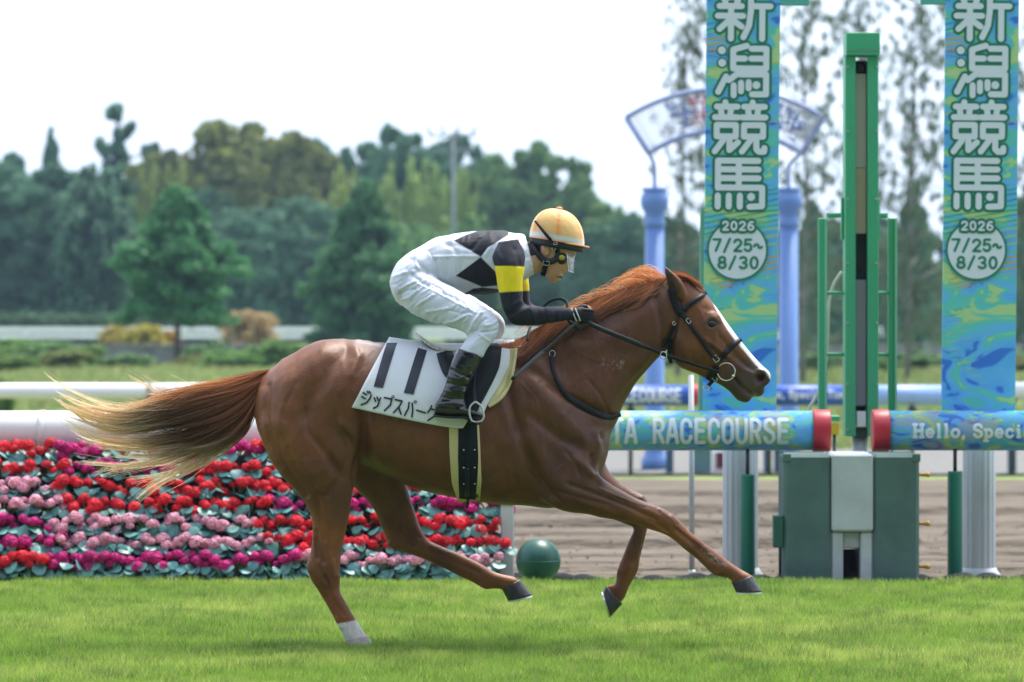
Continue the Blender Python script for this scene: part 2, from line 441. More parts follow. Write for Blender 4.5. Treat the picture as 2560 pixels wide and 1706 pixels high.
def crown_mesh(k, seed):
    """unit crown: height 1 (z 0..1), half width .5"""
    g = np.random.default_rng(seed); cl = []
    if k == 'broad':
        for i in range(170):
            u = g.normal(size=3); u /= np.linalg.norm(u); r = g.random() ** .35; p = np.array((.46, .40, .40)) * u * r + (0, 0, .56)
            s = g.uniform(.055, .13); cl.append((*p, s, s, s * .7))
        for i in range(26):
            a = g.uniform(.15, 3.0); s = g.uniform(.03, .07); cl.append((.50 * math.cos(a) * g.uniform(.85, 1.1), g.uniform(-.2, .2), .56 + .42 * math.sin(a) * g.uniform(.95, 1.08), s, s, s * .8))
        for i in range(60): cl.append((g.uniform(-.5, .5), g.uniform(-.3, .3), g.uniform(.02, .5), .12, .12, .10))
        return clumps_to_leaves(cl, 75, .040, g)
    if k == 'pine':
        for i in range(230):
            t = g.random() ** .9; z = .08 + .86 * t; rad = .50 * (1 - t) ** .6 * (.85 + .2 * math.sin(9 * t + seed)) + .03; a = g.uniform(0, 6.28); q = g.uniform(.35, 1)
            cl.append((rad * q * math.cos(a), rad * q * math.sin(a), z - .05 * q, .095 * (1 - .4 * t), .095 * (1 - .4 * t), .05))
        
        return clumps_to_leaves(cl, 85, .028, g)
    if k == 'openpine':
        for i in range(80):
            lay = int(g.integers(0, 8)) / 8; z = .10 + .86 * lay + g.normal(0, .018); rad = .50 * (1 - lay) ** .75 + .035; a = g.uniform(0, 6.28); q = g.uniform(.15, 1) * (.6 + .4 * math.sin(3 * lay * 6.28 + a + seed))
            s = g.uniform(.06, .12) * (1.1 - .6 * lay); cl.append((rad * q * math.cos(a), rad * q * math.sin(a), z + .03 * q, s * 1.25, s, s * .42))
        return clumps_to_leaves(cl, 110, .040, g)
    if k == 'bamboo':
        for i in range(22):
            x, y, h = g.uniform(-.42, .42), g.uniform(-.3, .3), g.uniform(.65, 1.0)
            for j in range(9): t = j / 8; cl.append((x + .06 * t * g.normal(), y, h * (.15 + .85 * t), .085 * (1 - .75 * t) + .015, .07 * (1 - .7 * t) + .015, .07))
        return clumps_to_leaves(cl, 60, .040, g)
    if k == 'sparse':
        for i in range(330):
            z = g.uniform(-.1, 1.0); a = g.uniform(0, 6.28); rad = .5 * math.sin(min(1, (1.05 - z) * 1.6 + .25) * 1.57) * g.uniform(.1, 1)
            s = g.uniform(.035, .085); cl.append((rad * math.cos(a), rad * math.sin(a), z, s, s, s * .32))
        return clumps_to_leaves(cl, 26, .014, g)
    if k == 'conifer':
        for i in range(95):
            t = g.random(); rad = .48 * (1 - t) ** .8 + .02; a = g.uniform(0, 6.28); q = g.uniform(.3, 1)
            cl.append((rad * q * math.cos(a), rad * q * math.sin(a), .03 + .94 * t, .11 * (1 - .6 * t), .11 * (1 - .6 * t), .06))
        return clumps_to_leaves(cl, 90, .046, g)
    if k == 'shrub':
        for i in range(26):
            u = g.normal(size=3); u /= np.linalg.norm(u); r = g.random() ** .4; cl.append((.36 * u[0] * r, .32 * u[1] * r, .48 + .36 * u[2] * r, .15, .15, .14))
        return clumps_to_leaves(cl, 70, .06, g)
CM = {}
def crown_of(k, i):
    key = (k, i)
    if key not in CM: v, f = crown_mesh(k, 100 + i * 13 + len(k)); CM[key] = mesh_np('crown', v, f)
    return CM[key]
def leafmat(name, col, var=.5): return mat(name, col, rough=.65, spec=.25, var=var, vscale=5.0, trans=.42, rand=.10, hue=.012)
bark = mat('bark', (.085, .065, .05), rough=.9, var=.4, vscale=6, bump=.6, bscale=12)
barkg = mat('grey_bark', (.17, .16, .15), rough=.9, var=.3, vscale=6, bump=.5, bscale=12)
def set_mat(o, m):
    if len(o.data.materials) == 0: o.data.materials.append(None)
    o.material_slots[0].link = 'OBJECT'; o.material_slots[0].material = m
def tree(name, label, cx, top, d, wpx, k, i, m, trunk_frac=.12, group=None, cat='tree', bk=bark, depth=1.0, lean=0.0, limbs=5):
    """cx, top, wpx in 2353-wide view pixels"""
    x = WX(DS(cx), d); zb = zg(d) - .03; H = WZ(DS(top), d) - zb; wd = DS(wpx) * d / F
    t = thing(name, (x, d - D0, zb), label, cat, group)
    c = bpy.data.objects.new('crown', crown_of(k, i)); COL.objects.link(c); c.parent = t; set_mat(c, m)
    z0 = H * trunk_frac; c.location = (lean * H * .5, 0, z0); c.scale = (wd * (1.75 if k == 'broad' else 1.5 if k == 'openpine' else 1.12), wd * depth, H - z0); c.rotation_euler = (0, lean, (i * 1.7) % 6.28)
    g = random.Random(int(cx * 7 + top)); r0 = max(.0075 * H, .03) if k == 'sparse' else max(.035 * H * .55, .03); mb = MB()
    top_z = H * (.92 if k in ('pine', 'openpine', 'conifer', 'sparse') else .75)
    pts = [np.array((lean * H * q * .9 + g.uniform(-.01, .01) * H * q, g.uniform(-.01, .01) * H, top_z * q)) for q in np.linspace(0, 1, 7)]
    mb.tube(pts, np.linspace(r0, r0 * .25, 7), 8)
    for j in range(limbs):
        q = g.uniform(.3, .8); b0 = np.array((lean * H * q * .9, 0, top_z * q)); a = g.uniform(0, 6.28); l = wd * g.uniform(.2, .4); q = g.uniform(.12, .95) if k == 'sparse' else q; b0 = np.array((lean * H * q * .9, 0, top_z * q))
        mb.tube([b0, b0 + np.array((math.cos(a) * l * .5, math.sin(a) * l * .5, l * .35)), b0 + np.array((math.cos(a) * l, math.sin(a) * l, l * .6))], [r0 * .4, r0 * .28, r0 * .1], 6)
    V = np.concatenate(mb.v) + np.array((x, d - D0, zb)); o = obj('trunk', V, mb.f, bk, t, True)
    return t
dk = leafmat('leaf_dark_evergreen', (.088, .185, .105)); md_ = leafmat('leaf_mid_green', (.135, .245, .085)); ol = leafmat('leaf_olive', (.20, .225, .065)); lt = leafmat('leaf_light_bamboo', (.31, .40, .12))
pn = leafmat('needle_green', (.065, .20, .075)); pd = leafmat('needle_dark', (.070, .185, .080)); sp = leafmat('leaf_airy', (.105, .145, .085)); yel = leafmat('leaf_yellow', (.34, .28, .05)); pch = leafmat('leaf_peach', (.42, .29, .14)); brt = leafmat('leaf_bright', (.13, .24, .05)); orgm = leafmat('leaf_orange', (.42, .22, .03))
G1 = 'trees of the wood behind the course'; G2 = 'tall airy trees beside the finish'; G3 = 'shrubs on the infield'
T = tree
T('pine_tree', 'rounded bright green pine standing alone on the infield with bare dark trunk', 408, 412, 119, 345, 'pine', 0, pn, .20, 'infield pines')
T('pine_tree', 'darker green pine on the infield just left of the jockey back', 838, 398, 142, 330, 'pine', 1, pd, .03, 'infield pines')
wood = [
 ('broadleaf_tree', 'dark broad tree at the left edge of the picture', 45, 385, 205, 300, 'broad', 0, dk, .02), ('broadleaf_tree', 'dark broad tree behind the lone infield pine, left side', 215, 392, 200, 290, 'broad', 1, dk, .02),
 ('pine_tree', 'ragged pine top above the left edge wood', 40, 318, 222, 150, 'openpine', 0, dk, .1), ('conifer_tree', 'narrow pointed pine top left of the tallest pine', 118, 305, 224, 120, 'conifer', 0, dk, .1),
 ('pine_tree', 'tallest open pine rising above the left half of the wood', 270, 205, 215, 240, 'openpine', 1, dk, .3), ('pine_tree', 'dark pine shoulder right of the tallest pine', 345, 300, 220, 130, 'openpine', 2, dk, .2),
 ('broadleaf_tree', 'pale feathery bamboo clump above the lone infield pine', 375, 392, 203, 120, 'bamboo', 0, lt, .05), ('broadleaf_tree', 'big olive green broad tree in the middle of the wood', 560, 290, 208, 290, 'broad', 2, ol, .02),
 ('broadleaf_tree', 'olive brown tree right of the big olive tree', 668, 345, 212, 200, 'broad', 3, ol, .02), ('pine_tree', 'small dark pine top poking out above the olive tree', 650, 276, 232, 75, 'openpine', 3, dk, .4),
 ('broadleaf_tree', 'dark rounded crown in the dip right of the olive tree', 725, 338, 228, 130, 'broad', 4, dk, .1), ('broadleaf_tree', 'dark domed tree left of the floodlight mast', 900, 308, 218, 260, 'broad', 5, dk, .05),
 ('broadleaf_tree', 'dark domed tree behind the floodlight mast', 1045, 332, 226, 220, 'broad', 6, dk, .05), ('bamboo_clump', 'pale bamboo clump above the darker infield pine', 790, 395, 198, 150, 'bamboo', 1, lt, .02),
 ('bamboo_clump', 'pale bamboo clump left of the floodlight mast', 930, 390, 199, 170, 'bamboo', 2, lt, .02), ('bamboo_clump', 'pale bamboo clump right of the floodlight mast', 1062, 412, 200, 120, 'bamboo', 3, lt, .02),
 ('broadleaf_tree', 'mid green broad tree above the jockey helmet', 1200, 345, 213, 250, 'broad', 7, md_, .02), ('pine_tree', 'dark open tree with sky gaps right of the jockey helmet', 1325, 362, 216, 170, 'openpine', 4, dk, .1),
 ('broadleaf_tree', 'mid green low tree behind the jockey back', 1080, 500, 194, 220, 'broad', 1, md_, .02), ('broadleaf_tree', 'mid green tree behind the horse mane', 1400, 478, 196, 200, 'broad', 3, md_, .02),
 ('broadleaf_tree', 'dark low tree behind the jockey face', 1270, 520, 193, 220, 'broad', 5, dk, .02), ('conifer_tree', 'dark pointed conifer between the blue pillar and the left banner', 1556, 492, 150, 90, 'conifer', 1, dk, .03),
 ('broadleaf_tree', 'dark tree behind the left blue pillar', 1480, 500, 190, 190, 'broad', 0, dk, .02), ('broadleaf_tree', 'dark low tree filling the gap left of the big olive tree', 470, 450, 195, 210, 'broad', 6, dk, .02), ('broadleaf_tree', 'dark low tree behind the darker infield pine', 690, 470, 194, 230, 'broad', 4, dk, .02),
 ('broadleaf_tree', 'dark low tree hidden behind the darker infield pine right side', 950, 520, 192, 230, 'broad', 2, md_, .02), ('broadleaf_tree', 'dark tree behind the left banner', 1700, 520, 185, 220, 'broad', 2, dk, .02),
 ('conifer_tree', 'dark conifer just right of the right blue pillar', 1870, 470, 165, 190, 'conifer', 2, dk, .02), ('conifer_tree', 'broad dark conifer between the green post and the right banner', 2100, 420, 150, 260, 'conifer', 3, dk, .02),
 ('broadleaf_tree', 'dark tree behind the green winning post', 1990, 500, 185, 230, 'broad', 6, dk, .02), ('broadleaf_tree', 'dark tree behind the right banner', 2240, 470, 186, 240, 'broad', 1, dk, .02), ('conifer_tree', 'dark conifer at the right edge of the picture', 2365, 440, 160, 120, 'conifer', 4, dk, .02)]
for i in range(15):
    cx_ = -60 + i * 112; wood.append(('broadleaf_tree', 'shadowy low tree deep in the wood, %s from the left picture edge' % ['first', 'second', 'third', 'fourth', 'fifth', 'sixth', 'seventh', 'eighth', 'ninth', 'tenth', 'eleventh', 'twelfth', 'thirteenth', 'fourteenth', 'fifteenth'][i], cx_, [425, 430, 440, 430, 400, 380, 420, 430, 420, 400, 420, 440, 450, 520, 545][i], 240 + (i * 7) % 13, 220, 'broad', i % 7, [dk, md_, dk][i % 3], .02))
wood += [('broadleaf_tree', 'dark broad tree just beyond the left picture edge', -150, 390, 206, 300, 'broad', 3, dk, .02), ('broadleaf_tree', 'olive broad tree farther beyond the left picture edge', -330, 360, 212, 300, 'broad', 5, ol, .02), ('broadleaf_tree', 'mid green broad tree beyond the right picture edge', 2520, 420, 200, 300, 'broad', 4, md_, .02), ('broadleaf_tree', 'dark broad tree farther beyond the right picture edge', 2700, 400, 208, 300, 'broad', 0, dk, .02)]
for a in wood: T(a[0], a[1], a[2], a[3], a[4], a[5], a[6], a[7], a[8], a[9], G1, depth=.7)
air = [('left of the left banner', 1556, -40, 96, 150, 0, .03), ('just behind the left banner top', 1690, -90, 104, 200, 1, -.02), ('between the left banner and the green post', 1845, -110, 92, 190, 2, .01), ('behind the green winning post', 1985, -60, 100, 180, 3, -.02),
       ('right of the green winning post', 2085, -120, 94, 200, 4, .02), ('behind the right banner top', 2230, -140, 102, 220, 5, 0), ('at the right edge of the picture', 2375, -90, 97, 170, 6, .02)]
for l, cx, top, d, wp_, i, ln in air: T('airy_tree', 'tall thin airy tree with sky showing through %s' % l, cx, top, d, wp_, 'sparse', i, sp, .16, G2, bk=barkg, lean=ln, limbs=26)
# hedge under the wood
def leafbox(name, label, cx0, cx1, top, d, m, dep=2.0, n=5200, leaf=.16):
    g = np.random.default_rng(int(cx0 + 999)); x0, x1 = WX(DS(cx0), d), WX(DS(cx1), d); h = WZ(DS(top), d) - zg(d)
    t = thing(name, ((x0 + x1) / 2, d - D0, zg(d)), label, 'hedge')
    C = np.stack([g.uniform(x0, x1, n), d - D0 + g.uniform(-dep / 2, dep / 2, n), zg(d) + h * g.random(n) ** .8 * (1 + .06 * np.sin(g.uniform(0, 60, n)))], 1); Nn = g.normal(size=(n, 3)) + (0, -.6, .5); Nn /= np.linalg.norm(Nn, axis=1)[:, None]
    v, f = cards(C, Nn, g.uniform(.6, 1.4, n) * leaf, g); obj('foliage', v, f, m, t)
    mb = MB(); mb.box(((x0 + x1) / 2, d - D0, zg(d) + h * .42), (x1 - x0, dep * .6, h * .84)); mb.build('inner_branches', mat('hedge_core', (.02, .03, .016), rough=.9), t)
leafbox('clipped_hedge', 'low clipped green hedge at the foot of the wood on the left', -120, 620, 722, 181, leafmat('leaf_hedge', (.06, .125, .06)))
leafbox('clipped_hedge', 'low clipped green hedge at the foot of the wood behind the winning post', 1380, 2480, 728, 184, MATS['leaf_hedge'], n=7000)
sh = [('yellow and orange flowering shrub left of the lone infield pine', 268, 742, 128, 78, yel, 0), ('yellow green shrub touching the lone pine trunk', 340, 738, 126, 110, yel, 1), ('orange flowered shrub beside the lone pine trunk', 385, 758, 127, 70, orgm, 2), ('pale peach coloured shrub in front of the white far rail', 582, 695, 150, 130, pch, 3),
      ('bright green shrub left of the horse rump', 640, 780, 112, 120, brt, 4), ('green shrub low on the infield left of the peach shrub', 480, 788, 116, 110, md_, 5), ('green shrub at the left edge of the infield', 40, 775, 118, 130, brt, 0), ('dark green shrub near the left edge of the infield', 130, 782, 117, 120, md_, 1), ('bright green shrub left of the yellow shrub', 205, 792, 113, 90, brt, 2),
      ('small green shrub close behind the second rail at far left', 10, 850, 70, 70, brt, 3), ('green shrub behind the right blue pillar', 1880, 812, 110, 120, md_, 4), ('green shrub right of the winning post foot frame', 2090, 808, 112, 130, md_, 5), ('green shrub behind the horse chin', 1560, 800, 108, 130, brt, 1), ('green shrub at the right picture edge', 2350, 805, 110, 110, md_, 2)]
nth = ['first', 'second', 'third', 'fourth', 'fifth', 'sixth', 'seventh', 'eighth', 'ninth', 'tenth', 'eleventh', 'twelfth']
for i in range(12): sh.append(('low weedy clump in front of the grey wall, %s from the left' % nth[i], [20, 90, 165, 235, 300, 450, 530, 700, 1890, 2010, 2120, 2340][i], [812, 820, 806, 822, 815, 818, 806, 812, 822, 826, 818, 822][i], 108 + (i * 5) % 9, [110, 90, 120, 80, 90, 90, 120, 110, 100, 90, 110, 90][i], [brt, md_, ol][i % 3], i % 6))
for l, cx, top, d, wp_, m, i in sh: T('shrub', l, cx, top - 8, d, wp_ * 1.45, 'shrub', i, m, .02, G3, cat='shrub', limbs=2)
# low grey wall across the infield
mb = thing('low_wall', (0, 122 - D0, zg(122)), 'long low grey concrete wall across the infield', 'wall')
wm = mat('grey_concrete', (.19, .19, .205), rough=.9, var=.35, vscale=2, bump=.4, bscale=10)
for i in range(16):
    x = -24 + i * 3; MB().box((x, 122 - D0, zg(122) + .26), (2.98, .25, .52), bev=.01).build('wall_panel', wm, mb)
MB().box((0, 122 - D0, zg(122) + .55), (48.2, .32, .06), bev=.01).build('coping', wm, mb)
# far rail (two boards on posts)
def plain_rail(name, label, d, x0, x1, boards, mats, post_gap, post_h, pm, rad=None):
    t = thing(name, ((x0 + x1) / 2, d - D0, zg(d)), label, 'rail')
    n = int((x1 - x0) / post_gap)
    for (z0, z1), m in zip(boards, mats):
        for i in range(n):
            xa = x0 + i * (x1 - x0) / n; xb = x0 + (i + 1) * (x1 - x0) / n
            MB().box(((xa + xb) / 2, d - D0, (z0 + z1) / 2), (xb - xa - .02, .06, z1 - z0), bev=.01).build('rail_board', m, t)
    for i in range(n + 1):
        x = x0 + i * (x1 - x0) / n; MB().box((x, d - D0 + .08, post_h / 2), (.09, .09, post_h), bev=.01).build('rail_post', pm, t)
wr = mat('white_rail_paint', (.74, .74, .76), rough=.4, spec=.5, var=.05, vscale=3); cr_ = mat('cream_rail_paint', (.66, .62, .50), rough=.5, var=.08, vscale=3)
plain_rail('far_rail', 'white and cream double rail far across the infield', 172, -24, 24, [(.66, .85), (.40, .58)], [wr, wr], 4.0, .8, wr)
# floodlight mast
d = 188; x = WX(DS(1042), d); t = thing('floodlight_mast', (x, d - D0, zg(d)), 'tall grey floodlight mast with four lamp heads rising from the wood', 'mast')
gm = mat('mast_steel', (.22, .23, .26), rough=.5, metal=.3, var=.1)
zt = WZ(DS(300), d); v, f = tube([(x, d - D0, 0), (x, d - D0, zt)], [.085, .05], 12); obj('mast', v, f, gm, t, True)
for yy, a, b in ((312, -58, 52), (345, -44, 46)): MB().box((x + (a + b) / 2 * 1.088 * d / F, d - D0, WZ(DS(yy), d)), ((b - a) * 1.088 * d / F, .12, .10)).build('crossbar', gm, t)
for k, (dx, dy, r_) in enumerate(((-57, 298, -35), (-25, 296, -25), (10, 295, 25), (48, 298, 35))):
    xx = x + dx * 1.088 * d / F; zz = WZ(DS(dy), d); a = R(r_); ca, sa = math.cos(a), math.sin(a)
    m3 = ((ca, 0, sa), (0, 1, 0), (-sa, 0, ca)); MB().box((xx, d - D0, zz), (.10, .30, .42), m3, bev=.02).build('lamp_head', gm, t)
    v, f = tube([(xx, d - D0, zz), (xx, d - D0, WZ(DS(312), d))], .03, 6); obj('lamp_bracket', v, f, gm, t, True)
# far utility mast right of the wood

def meadow():
    g = np.random.default_rng(44); n = 42000; d = 58 + 66 * g.random(n) ** 1.3; x = (g.random(n) * 2 - 1) * (.125 * d + 2.5); z = np.interp(d, [0, 24.95, 25.6, 30, 40, 60, 90, 4000], [0, 0, -.065, -.15, -.30, -.30, 0, 0]) - .03
    p = np.stack([x, d - D0, z], 1); a = vnoise(p * np.array((1, .5, 0)), .35, 2); b = vnoise(p, 1.4, 3); h = (.05 + .22 * np.clip(a - .35, 0, 1) + .10 * b * (a > .5)) * g.uniform(.5, 1.3, n); w_ = g.uniform(.03, .09, n); l = g.normal(0, .4, n) * h
    V = np.stack([p - np.stack([w_, 0 * w_, 0 * w_ + .01], 1), p + np.stack([w_, 0 * w_, 0 * w_ - .01], 1), p + np.stack([l, l * .3, h], 1)], 1).reshape(-1, 3)
    c = np.array((.21, .29, .095)) * (1 - b[:, None]) + np.array((.33, .36, .14)) * b[:, None]; c = np.where((g.random(n) < .12)[:, None], np.array((.30, .27, .13)), c) * g.uniform(.7, 1.25, n)[:, None]
    return V, np.arange(3 * n).reshape(-1, 3), np.repeat(c, 3, axis=0)
v, f, c = meadow(); mo_ = kind(obj('meadow_grass', v, f, mat('meadow_blade', attr=True, rough=.7, spec=.15, trans=.35), None, False, col=c), 'stuff'); mo_['label'] = 'rough uneven meadow grass on the infield'
# ------------------------------------------------------------------ painted print, rails, banners, winning post
def paint_mat(name, scale, streak=1.0, dim=1.0, bias=0.0):
    m = bpy.data.materials.new(name); m.use_nodes = True; N = m.node_tree.nodes; L = m.node_tree.links; b = N['Principled BSDF']; b.inputs['Roughness'].default_value = .5
    tc = N.new('ShaderNodeTexCoord'); mp = N.new('ShaderNodeMapping'); mp.inputs['Scale'].default_value = (scale * .8, scale, scale * 1.5); mp.inputs['Rotation'].default_value = (0, .35, 0); L.new(tc.outputs['Object'], mp.inputs[0])
    def noise(s, dist, det=3):
        n = N.new('ShaderNodeTexNoise'); n.inputs['Scale'].default_value = s; n.inputs['Distortion'].default_value = dist; n.inputs['Detail'].default_value = det; L.new(mp.outputs[0], n.inputs['Vector']); return n.outputs[0]
    r = N.new('ShaderNodeValToRGB'); e = r.color_ramp; e.interpolation = 'EASE'
    cols = [(.0, (.03, .13, .58)), (.37, (.035, .18, .66)), (.395, (.10, .40, .80)), (.50, (.13, .46, .82)), (.52, (.10, .52, .52)), (.575, (.12, .55, .46)), (.60, (.40, .62, .28)), (.8, (.48, .64, .30))]
    while len(e.elements) < len(cols): e.elements.new(.5)
    for el, (p, c) in zip(e.elements, cols): el.position = min(1, max(0, p + bias)); el.color = (c[0] * dim, c[1] * dim, c[2] * dim, 1)
    L.new(noise(1.6, 1.6, 2), r.inputs[0]); c = r.outputs[0]
    def over(c, fac, rgb):
        x = N.new('ShaderNodeMix'); x.data_type = 'RGBA'; L.new(fac, x.inputs[0]); L.new(c, x.inputs[6]); x.inputs[7].default_value = (rgb[0] * dim, rgb[1] * dim, rgb[2] * dim, 1); return x.outputs[2]
    def thr(v, lo, hi):
        q = N.new('ShaderNodeMapRange'); q.inputs[1].default_value = lo; q.inputs[2].default_value = hi; L.new(v, q.inputs[0]); return q.outputs[0]
    def mul(a, b_): q = N.new('ShaderNodeMath'); q.operation = 'MULTIPLY'; L.new(a, q.inputs[0]); L.new(b_, q.inputs[1]); return q.outputs[0]
    wv = N.new('ShaderNodeTexWave'); wv.bands_direction = 'Z'; wv.inputs['Scale'].default_value = 2.4; wv.inputs['Distortion'].default_value = 3.5; wv.inputs['Detail'].default_value = 2; L.new(mp.outputs[0], wv.inputs['Vector'])
    c = over(c, mul(thr(wv.outputs[0], .82, .9), thr(noise(.9, .5), .54, .6)), (.36, .55, .16))
    w2 = N.new('ShaderNodeTexWave'); w2.bands_direction = 'Z'; w2.inputs['Scale'].default_value = 3.6; w2.inputs['Distortion'].default_value = 2.5; w2.inputs['Phase Offset'].default_value = 2; L.new(mp.outputs[0], w2.inputs['Vector'])
    c = over(c, mul(thr(w2.outputs[0], .80, .88), thr(noise(.8, .8), .55, .61)), (.02, .33, .25))
    c = over(c, mul(thr(w2.outputs[0], .72, .8), thr(noise(1.1, .2, 1), .63, .66)), (.58, .36, .03))
    L.new(c, b.inputs['Base Color']); return m
def flat_print(name, polys, m, parent, d, yfun, cell=None, step=.0006, off=.003):
    """2D pixel polygons laid on a surface standing d metres off; yfun(z) gives its depth"""
    bm = bmesh.new()
    for k, p in enumerate(polys): bm.faces.new([bm.verts.new((q[0], q[1], k)) for q in p])
    if cell:
        ys = [v.co.y for v in bm.verts]; c = min(ys) + cell
        while c < max(ys):
            bmesh.ops.bisect_plane(bm, geom=bm.verts[:] + bm.edges[:] + bm.faces[:], plane_co=(0, c, 0), plane_no=(0, 1, 0)); c += cell
    bm.verts.index_update(); V = []
    for v in bm.verts: z = WZ(v.co.y, d); V.append((WX(v.co.x, d), yfun(z) - off - step * v.co.z, z))
    Fc = [[v.index for v in f.verts] for f in bm.faces]; bm.free(); return obj(name, V, Fc, m, parent)
def strk(pl, w_, n=6):
    out = []; pl = [np.array(p, float) for p in pl]
    if len(pl) == 1: pl = [pl[0], pl[0] + (1e-3, 0)]
    for a, b in zip(pl[:-1], pl[1:]):
        dd = b - a; ang = math.atan2(dd[1], dd[0])
        out.append(np.array([b + w_ / 2 * np.array((math.cos(ang + t), math.sin(ang + t))) for t in np.linspace(-math.pi / 2, math.pi / 2, n)] + [a + w_ / 2 * np.array((math.cos(ang + t), math.sin(ang + t))) for t in np.linspace(math.pi / 2, 1.5 * math.pi, n)]))
    return out
def arc(cx, cy, rx, ry, a0, a1, n=9): return [(cx + rx * math.cos(R(a)), cy + ry * math.sin(R(a))) for a in np.linspace(a0, a1, n)]
GL = {  # simple stroke letters in a 10 x 16 cell, y down
 'A': [[(0, 16), (4, 0), (6, 0), (10, 16)], [(2, 11), (8, 11)]], 'T': [[(0, 0), (10, 0)], [(5, 0), (5, 16)]], 'R': [[(1, 16), (1, 0)], [(1, 0)] + arc(5, 4, 4.5, 4, -90, 90) + [(1, 8)], [(5, 8), (9.5, 16)]],
 'C': [arc(5, 4.5, 4.5, 4.5, 0, -180) + arc(5, 11.5, 4.5, 4.5, 180, 0)], 'E': [[(9, 0), (1, 0), (1, 16), (9, 16)], [(1, 7.8), (8, 7.8)]], 'O': [arc(5, 4.5, 4.5, 4.5, 0, -180) + arc(5, 11.5, 4.5, 4.5, 180, 0) + [(9.5, 4.5)]],
 'U': [[(.5, 0), (.5, 11.5)] + arc(5, 11.5, 4.5, 4.5, 180, 0) + [(9.5, 0)]], 'S': [arc(5, 4, 4.3, 4, -10, -180) + [(1.2, 6), (8.6, 9.6)] + arc(5, 12, 4.4, 4, 0, 170)], 'N': [[(1, 16), (1, 0), (9, 16), (9, 0)]], 'I': [[(5, 0), (5, 16)]], 'G': [arc(5, 4.5, 4.5, 4.5, 0, -180) + arc(5, 11.5, 4.5, 4.5, 180, 0) + [(9.5, 9), (6, 9)]],
 'H': [[(1.5, 0), (1.5, 16)], [(8.5, 0), (8.5, 16)], [(1.5, 8), (8.5, 8)], [(0, 0), (3.2, 0)], [(6.8, 0), (10, 0)], [(0, 16), (3.2, 16)], [(6.8, 16), (10, 16)]], 'e': [[(1, 11), (9, 11)] + arc(5, 11, 4, 5, 0, -180) + arc(5, 11, 4, 5, 180, 50)], 'l': [[(3, 0), (5, 0), (5, 16)], [(3, 16), (7.4, 16)]],
 'o': [arc(5, 11, 4.2, 5, 0, 360, 14)], ',': [[(4, 15), (3.4, 18.4)]], 'p': [[(0, 6.4), (2, 6.4), (2, 21)], [(.2, 21), (4.2, 21)], arc(5.2, 11, 3.8, 4.8, -150, 150)], 'c': [arc(5, 11, 4.2, 5, -40, -320, 12)], 'i': [[(3, 6.4), (5, 6.4), (5, 16)], [(3, 16), (7.4, 16)], [(5, 1.6)]], 'a': [arc(5, 9.5, 3.4, 3.4, -170, 0) + [(8.4, 16), (10, 16)], arc(5, 13, 3.4, 3, 0, 360, 10)],
 'm': [[(1, 16), (1, 6.2)], arc(3.4, 9, 2.4, 2.8, 180, 360) + [(5.8, 16)], arc(8.2, 9, 2.4, 2.8, 180, 360) + [(10.6, 16)]], ' ': [],
 '0': [arc(5, 8, 4.2, 8, 0, 360, 18)], '1': [[(2, 3), (5, 0), (5, 16)]], '2': [arc(5, 4.4, 4.2, 4.4, -170, 30) + [(1, 16), (9.4, 16)]], '3': [arc(4.6, 4, 4, 4, -150, 90), arc(4.6, 12, 4.4, 4, -90, 150)], '5': [[(8.6, 0), (2, 0), (1.4, 7.6)] + arc(4.8, 10.8, 4.3, 5, -110, 150)], '6': [[(8.4, 0.6), (5, 0), (2.2, 3.2), (.8, 8), (.8, 11.2)] + arc(5, 11.2, 4.2, 4.6, 180, -180, 16)], '7': [[(.6, 0), (9.2, 0), (3.4, 16)]], '8': [arc(5, 4, 3.6, 3.9, 0, 360, 14), arc(5, 11.8, 4.4, 4.2, 0, 360, 14)], '/': [[(8, -1), (1, 17.5)]], '~': [[(0, 9)] + arc(2.8, 8.6, 2.4, 2.2, 190, 330) + arc(7.2, 9, 2.4, 2.2, 150, 20)]}
def word(s, x0, y0, cw, ch, gap, w_, adv=None):
    """polygons letter by letter"""
    out = []; x = x0
    for ch_ in s:
        k = (adv or {}).get(ch_, 1.0); pol = []
        for pl in GL[ch_]: pol += strk([(x + p[0] / 10 * cw * k, y0 + p[1] / 16 * ch) for p in pl], w_, 5)
        if pol: out.append(pol)
        x += cw * k + gap
    return out
pw = mat('print_white', (.66, .72, .80), rough=.5); pg = mat('print_green', (.010, .20, .125), rough=.5); pgrey = mat('print_grey_green', (.36, .47, .45), rough=.5)
# --- turf rail --------------------------------------------------------------
dR = 25.8; RZ, RR = .868, .122
def rail_run(name, label, d, xa, xb, zc, rr, m, cap=None):
    t = thing(name, ((xa + xb) / 2, d - D0, zg(d)), label, 'rail'); n = 40; a = np.arange(n) * 2 * math.pi / n
    prof = np.stack([np.zeros(n), np.cos(a) * rr * .98, np.sin(a) * rr], 1); V = np.concatenate([prof + (x, d - D0, zc) for x in (xa, xb)])
    Fq = [(j, (j + 1) % n, n + (j + 1) % n, n + j) for j in range(n)] + [tuple(range(n))[::-1], tuple(n + j for j in range(n))]
    rl = obj('rail_tube', V, Fq, m, t, True); me = rl.data
    for p in me.polygons: p.use_smooth = len(p.vertices) == 4
    return t, rl
paintA = paint_mat('painted_rail_wrap', 4.2, dim=.85); redm = mat('red_cap', (.42, .012, .026), rough=.45, var=.08, vscale=8)
xw = WX(DS(1010), dR)
left_rail, lr_t = rail_run('turf_rail', 'plain white tubular rail behind the flower bed', dR, -7, xw - .01, RZ, RR, wr)
for x in (-5.2, -2.9): v, f = lathe([(RR + .004, -.02), (RR + .004, .02)], 40); obj('rail_joint', np.stack([v[:, 2] + x, v[:, 0] + dR - D0, v[:, 1] + RZ], 1), f, wr, left_rail, True)
xc = WX(DS(1867), dR); xr0, xr1 = WX(DS(2004), dR), 8
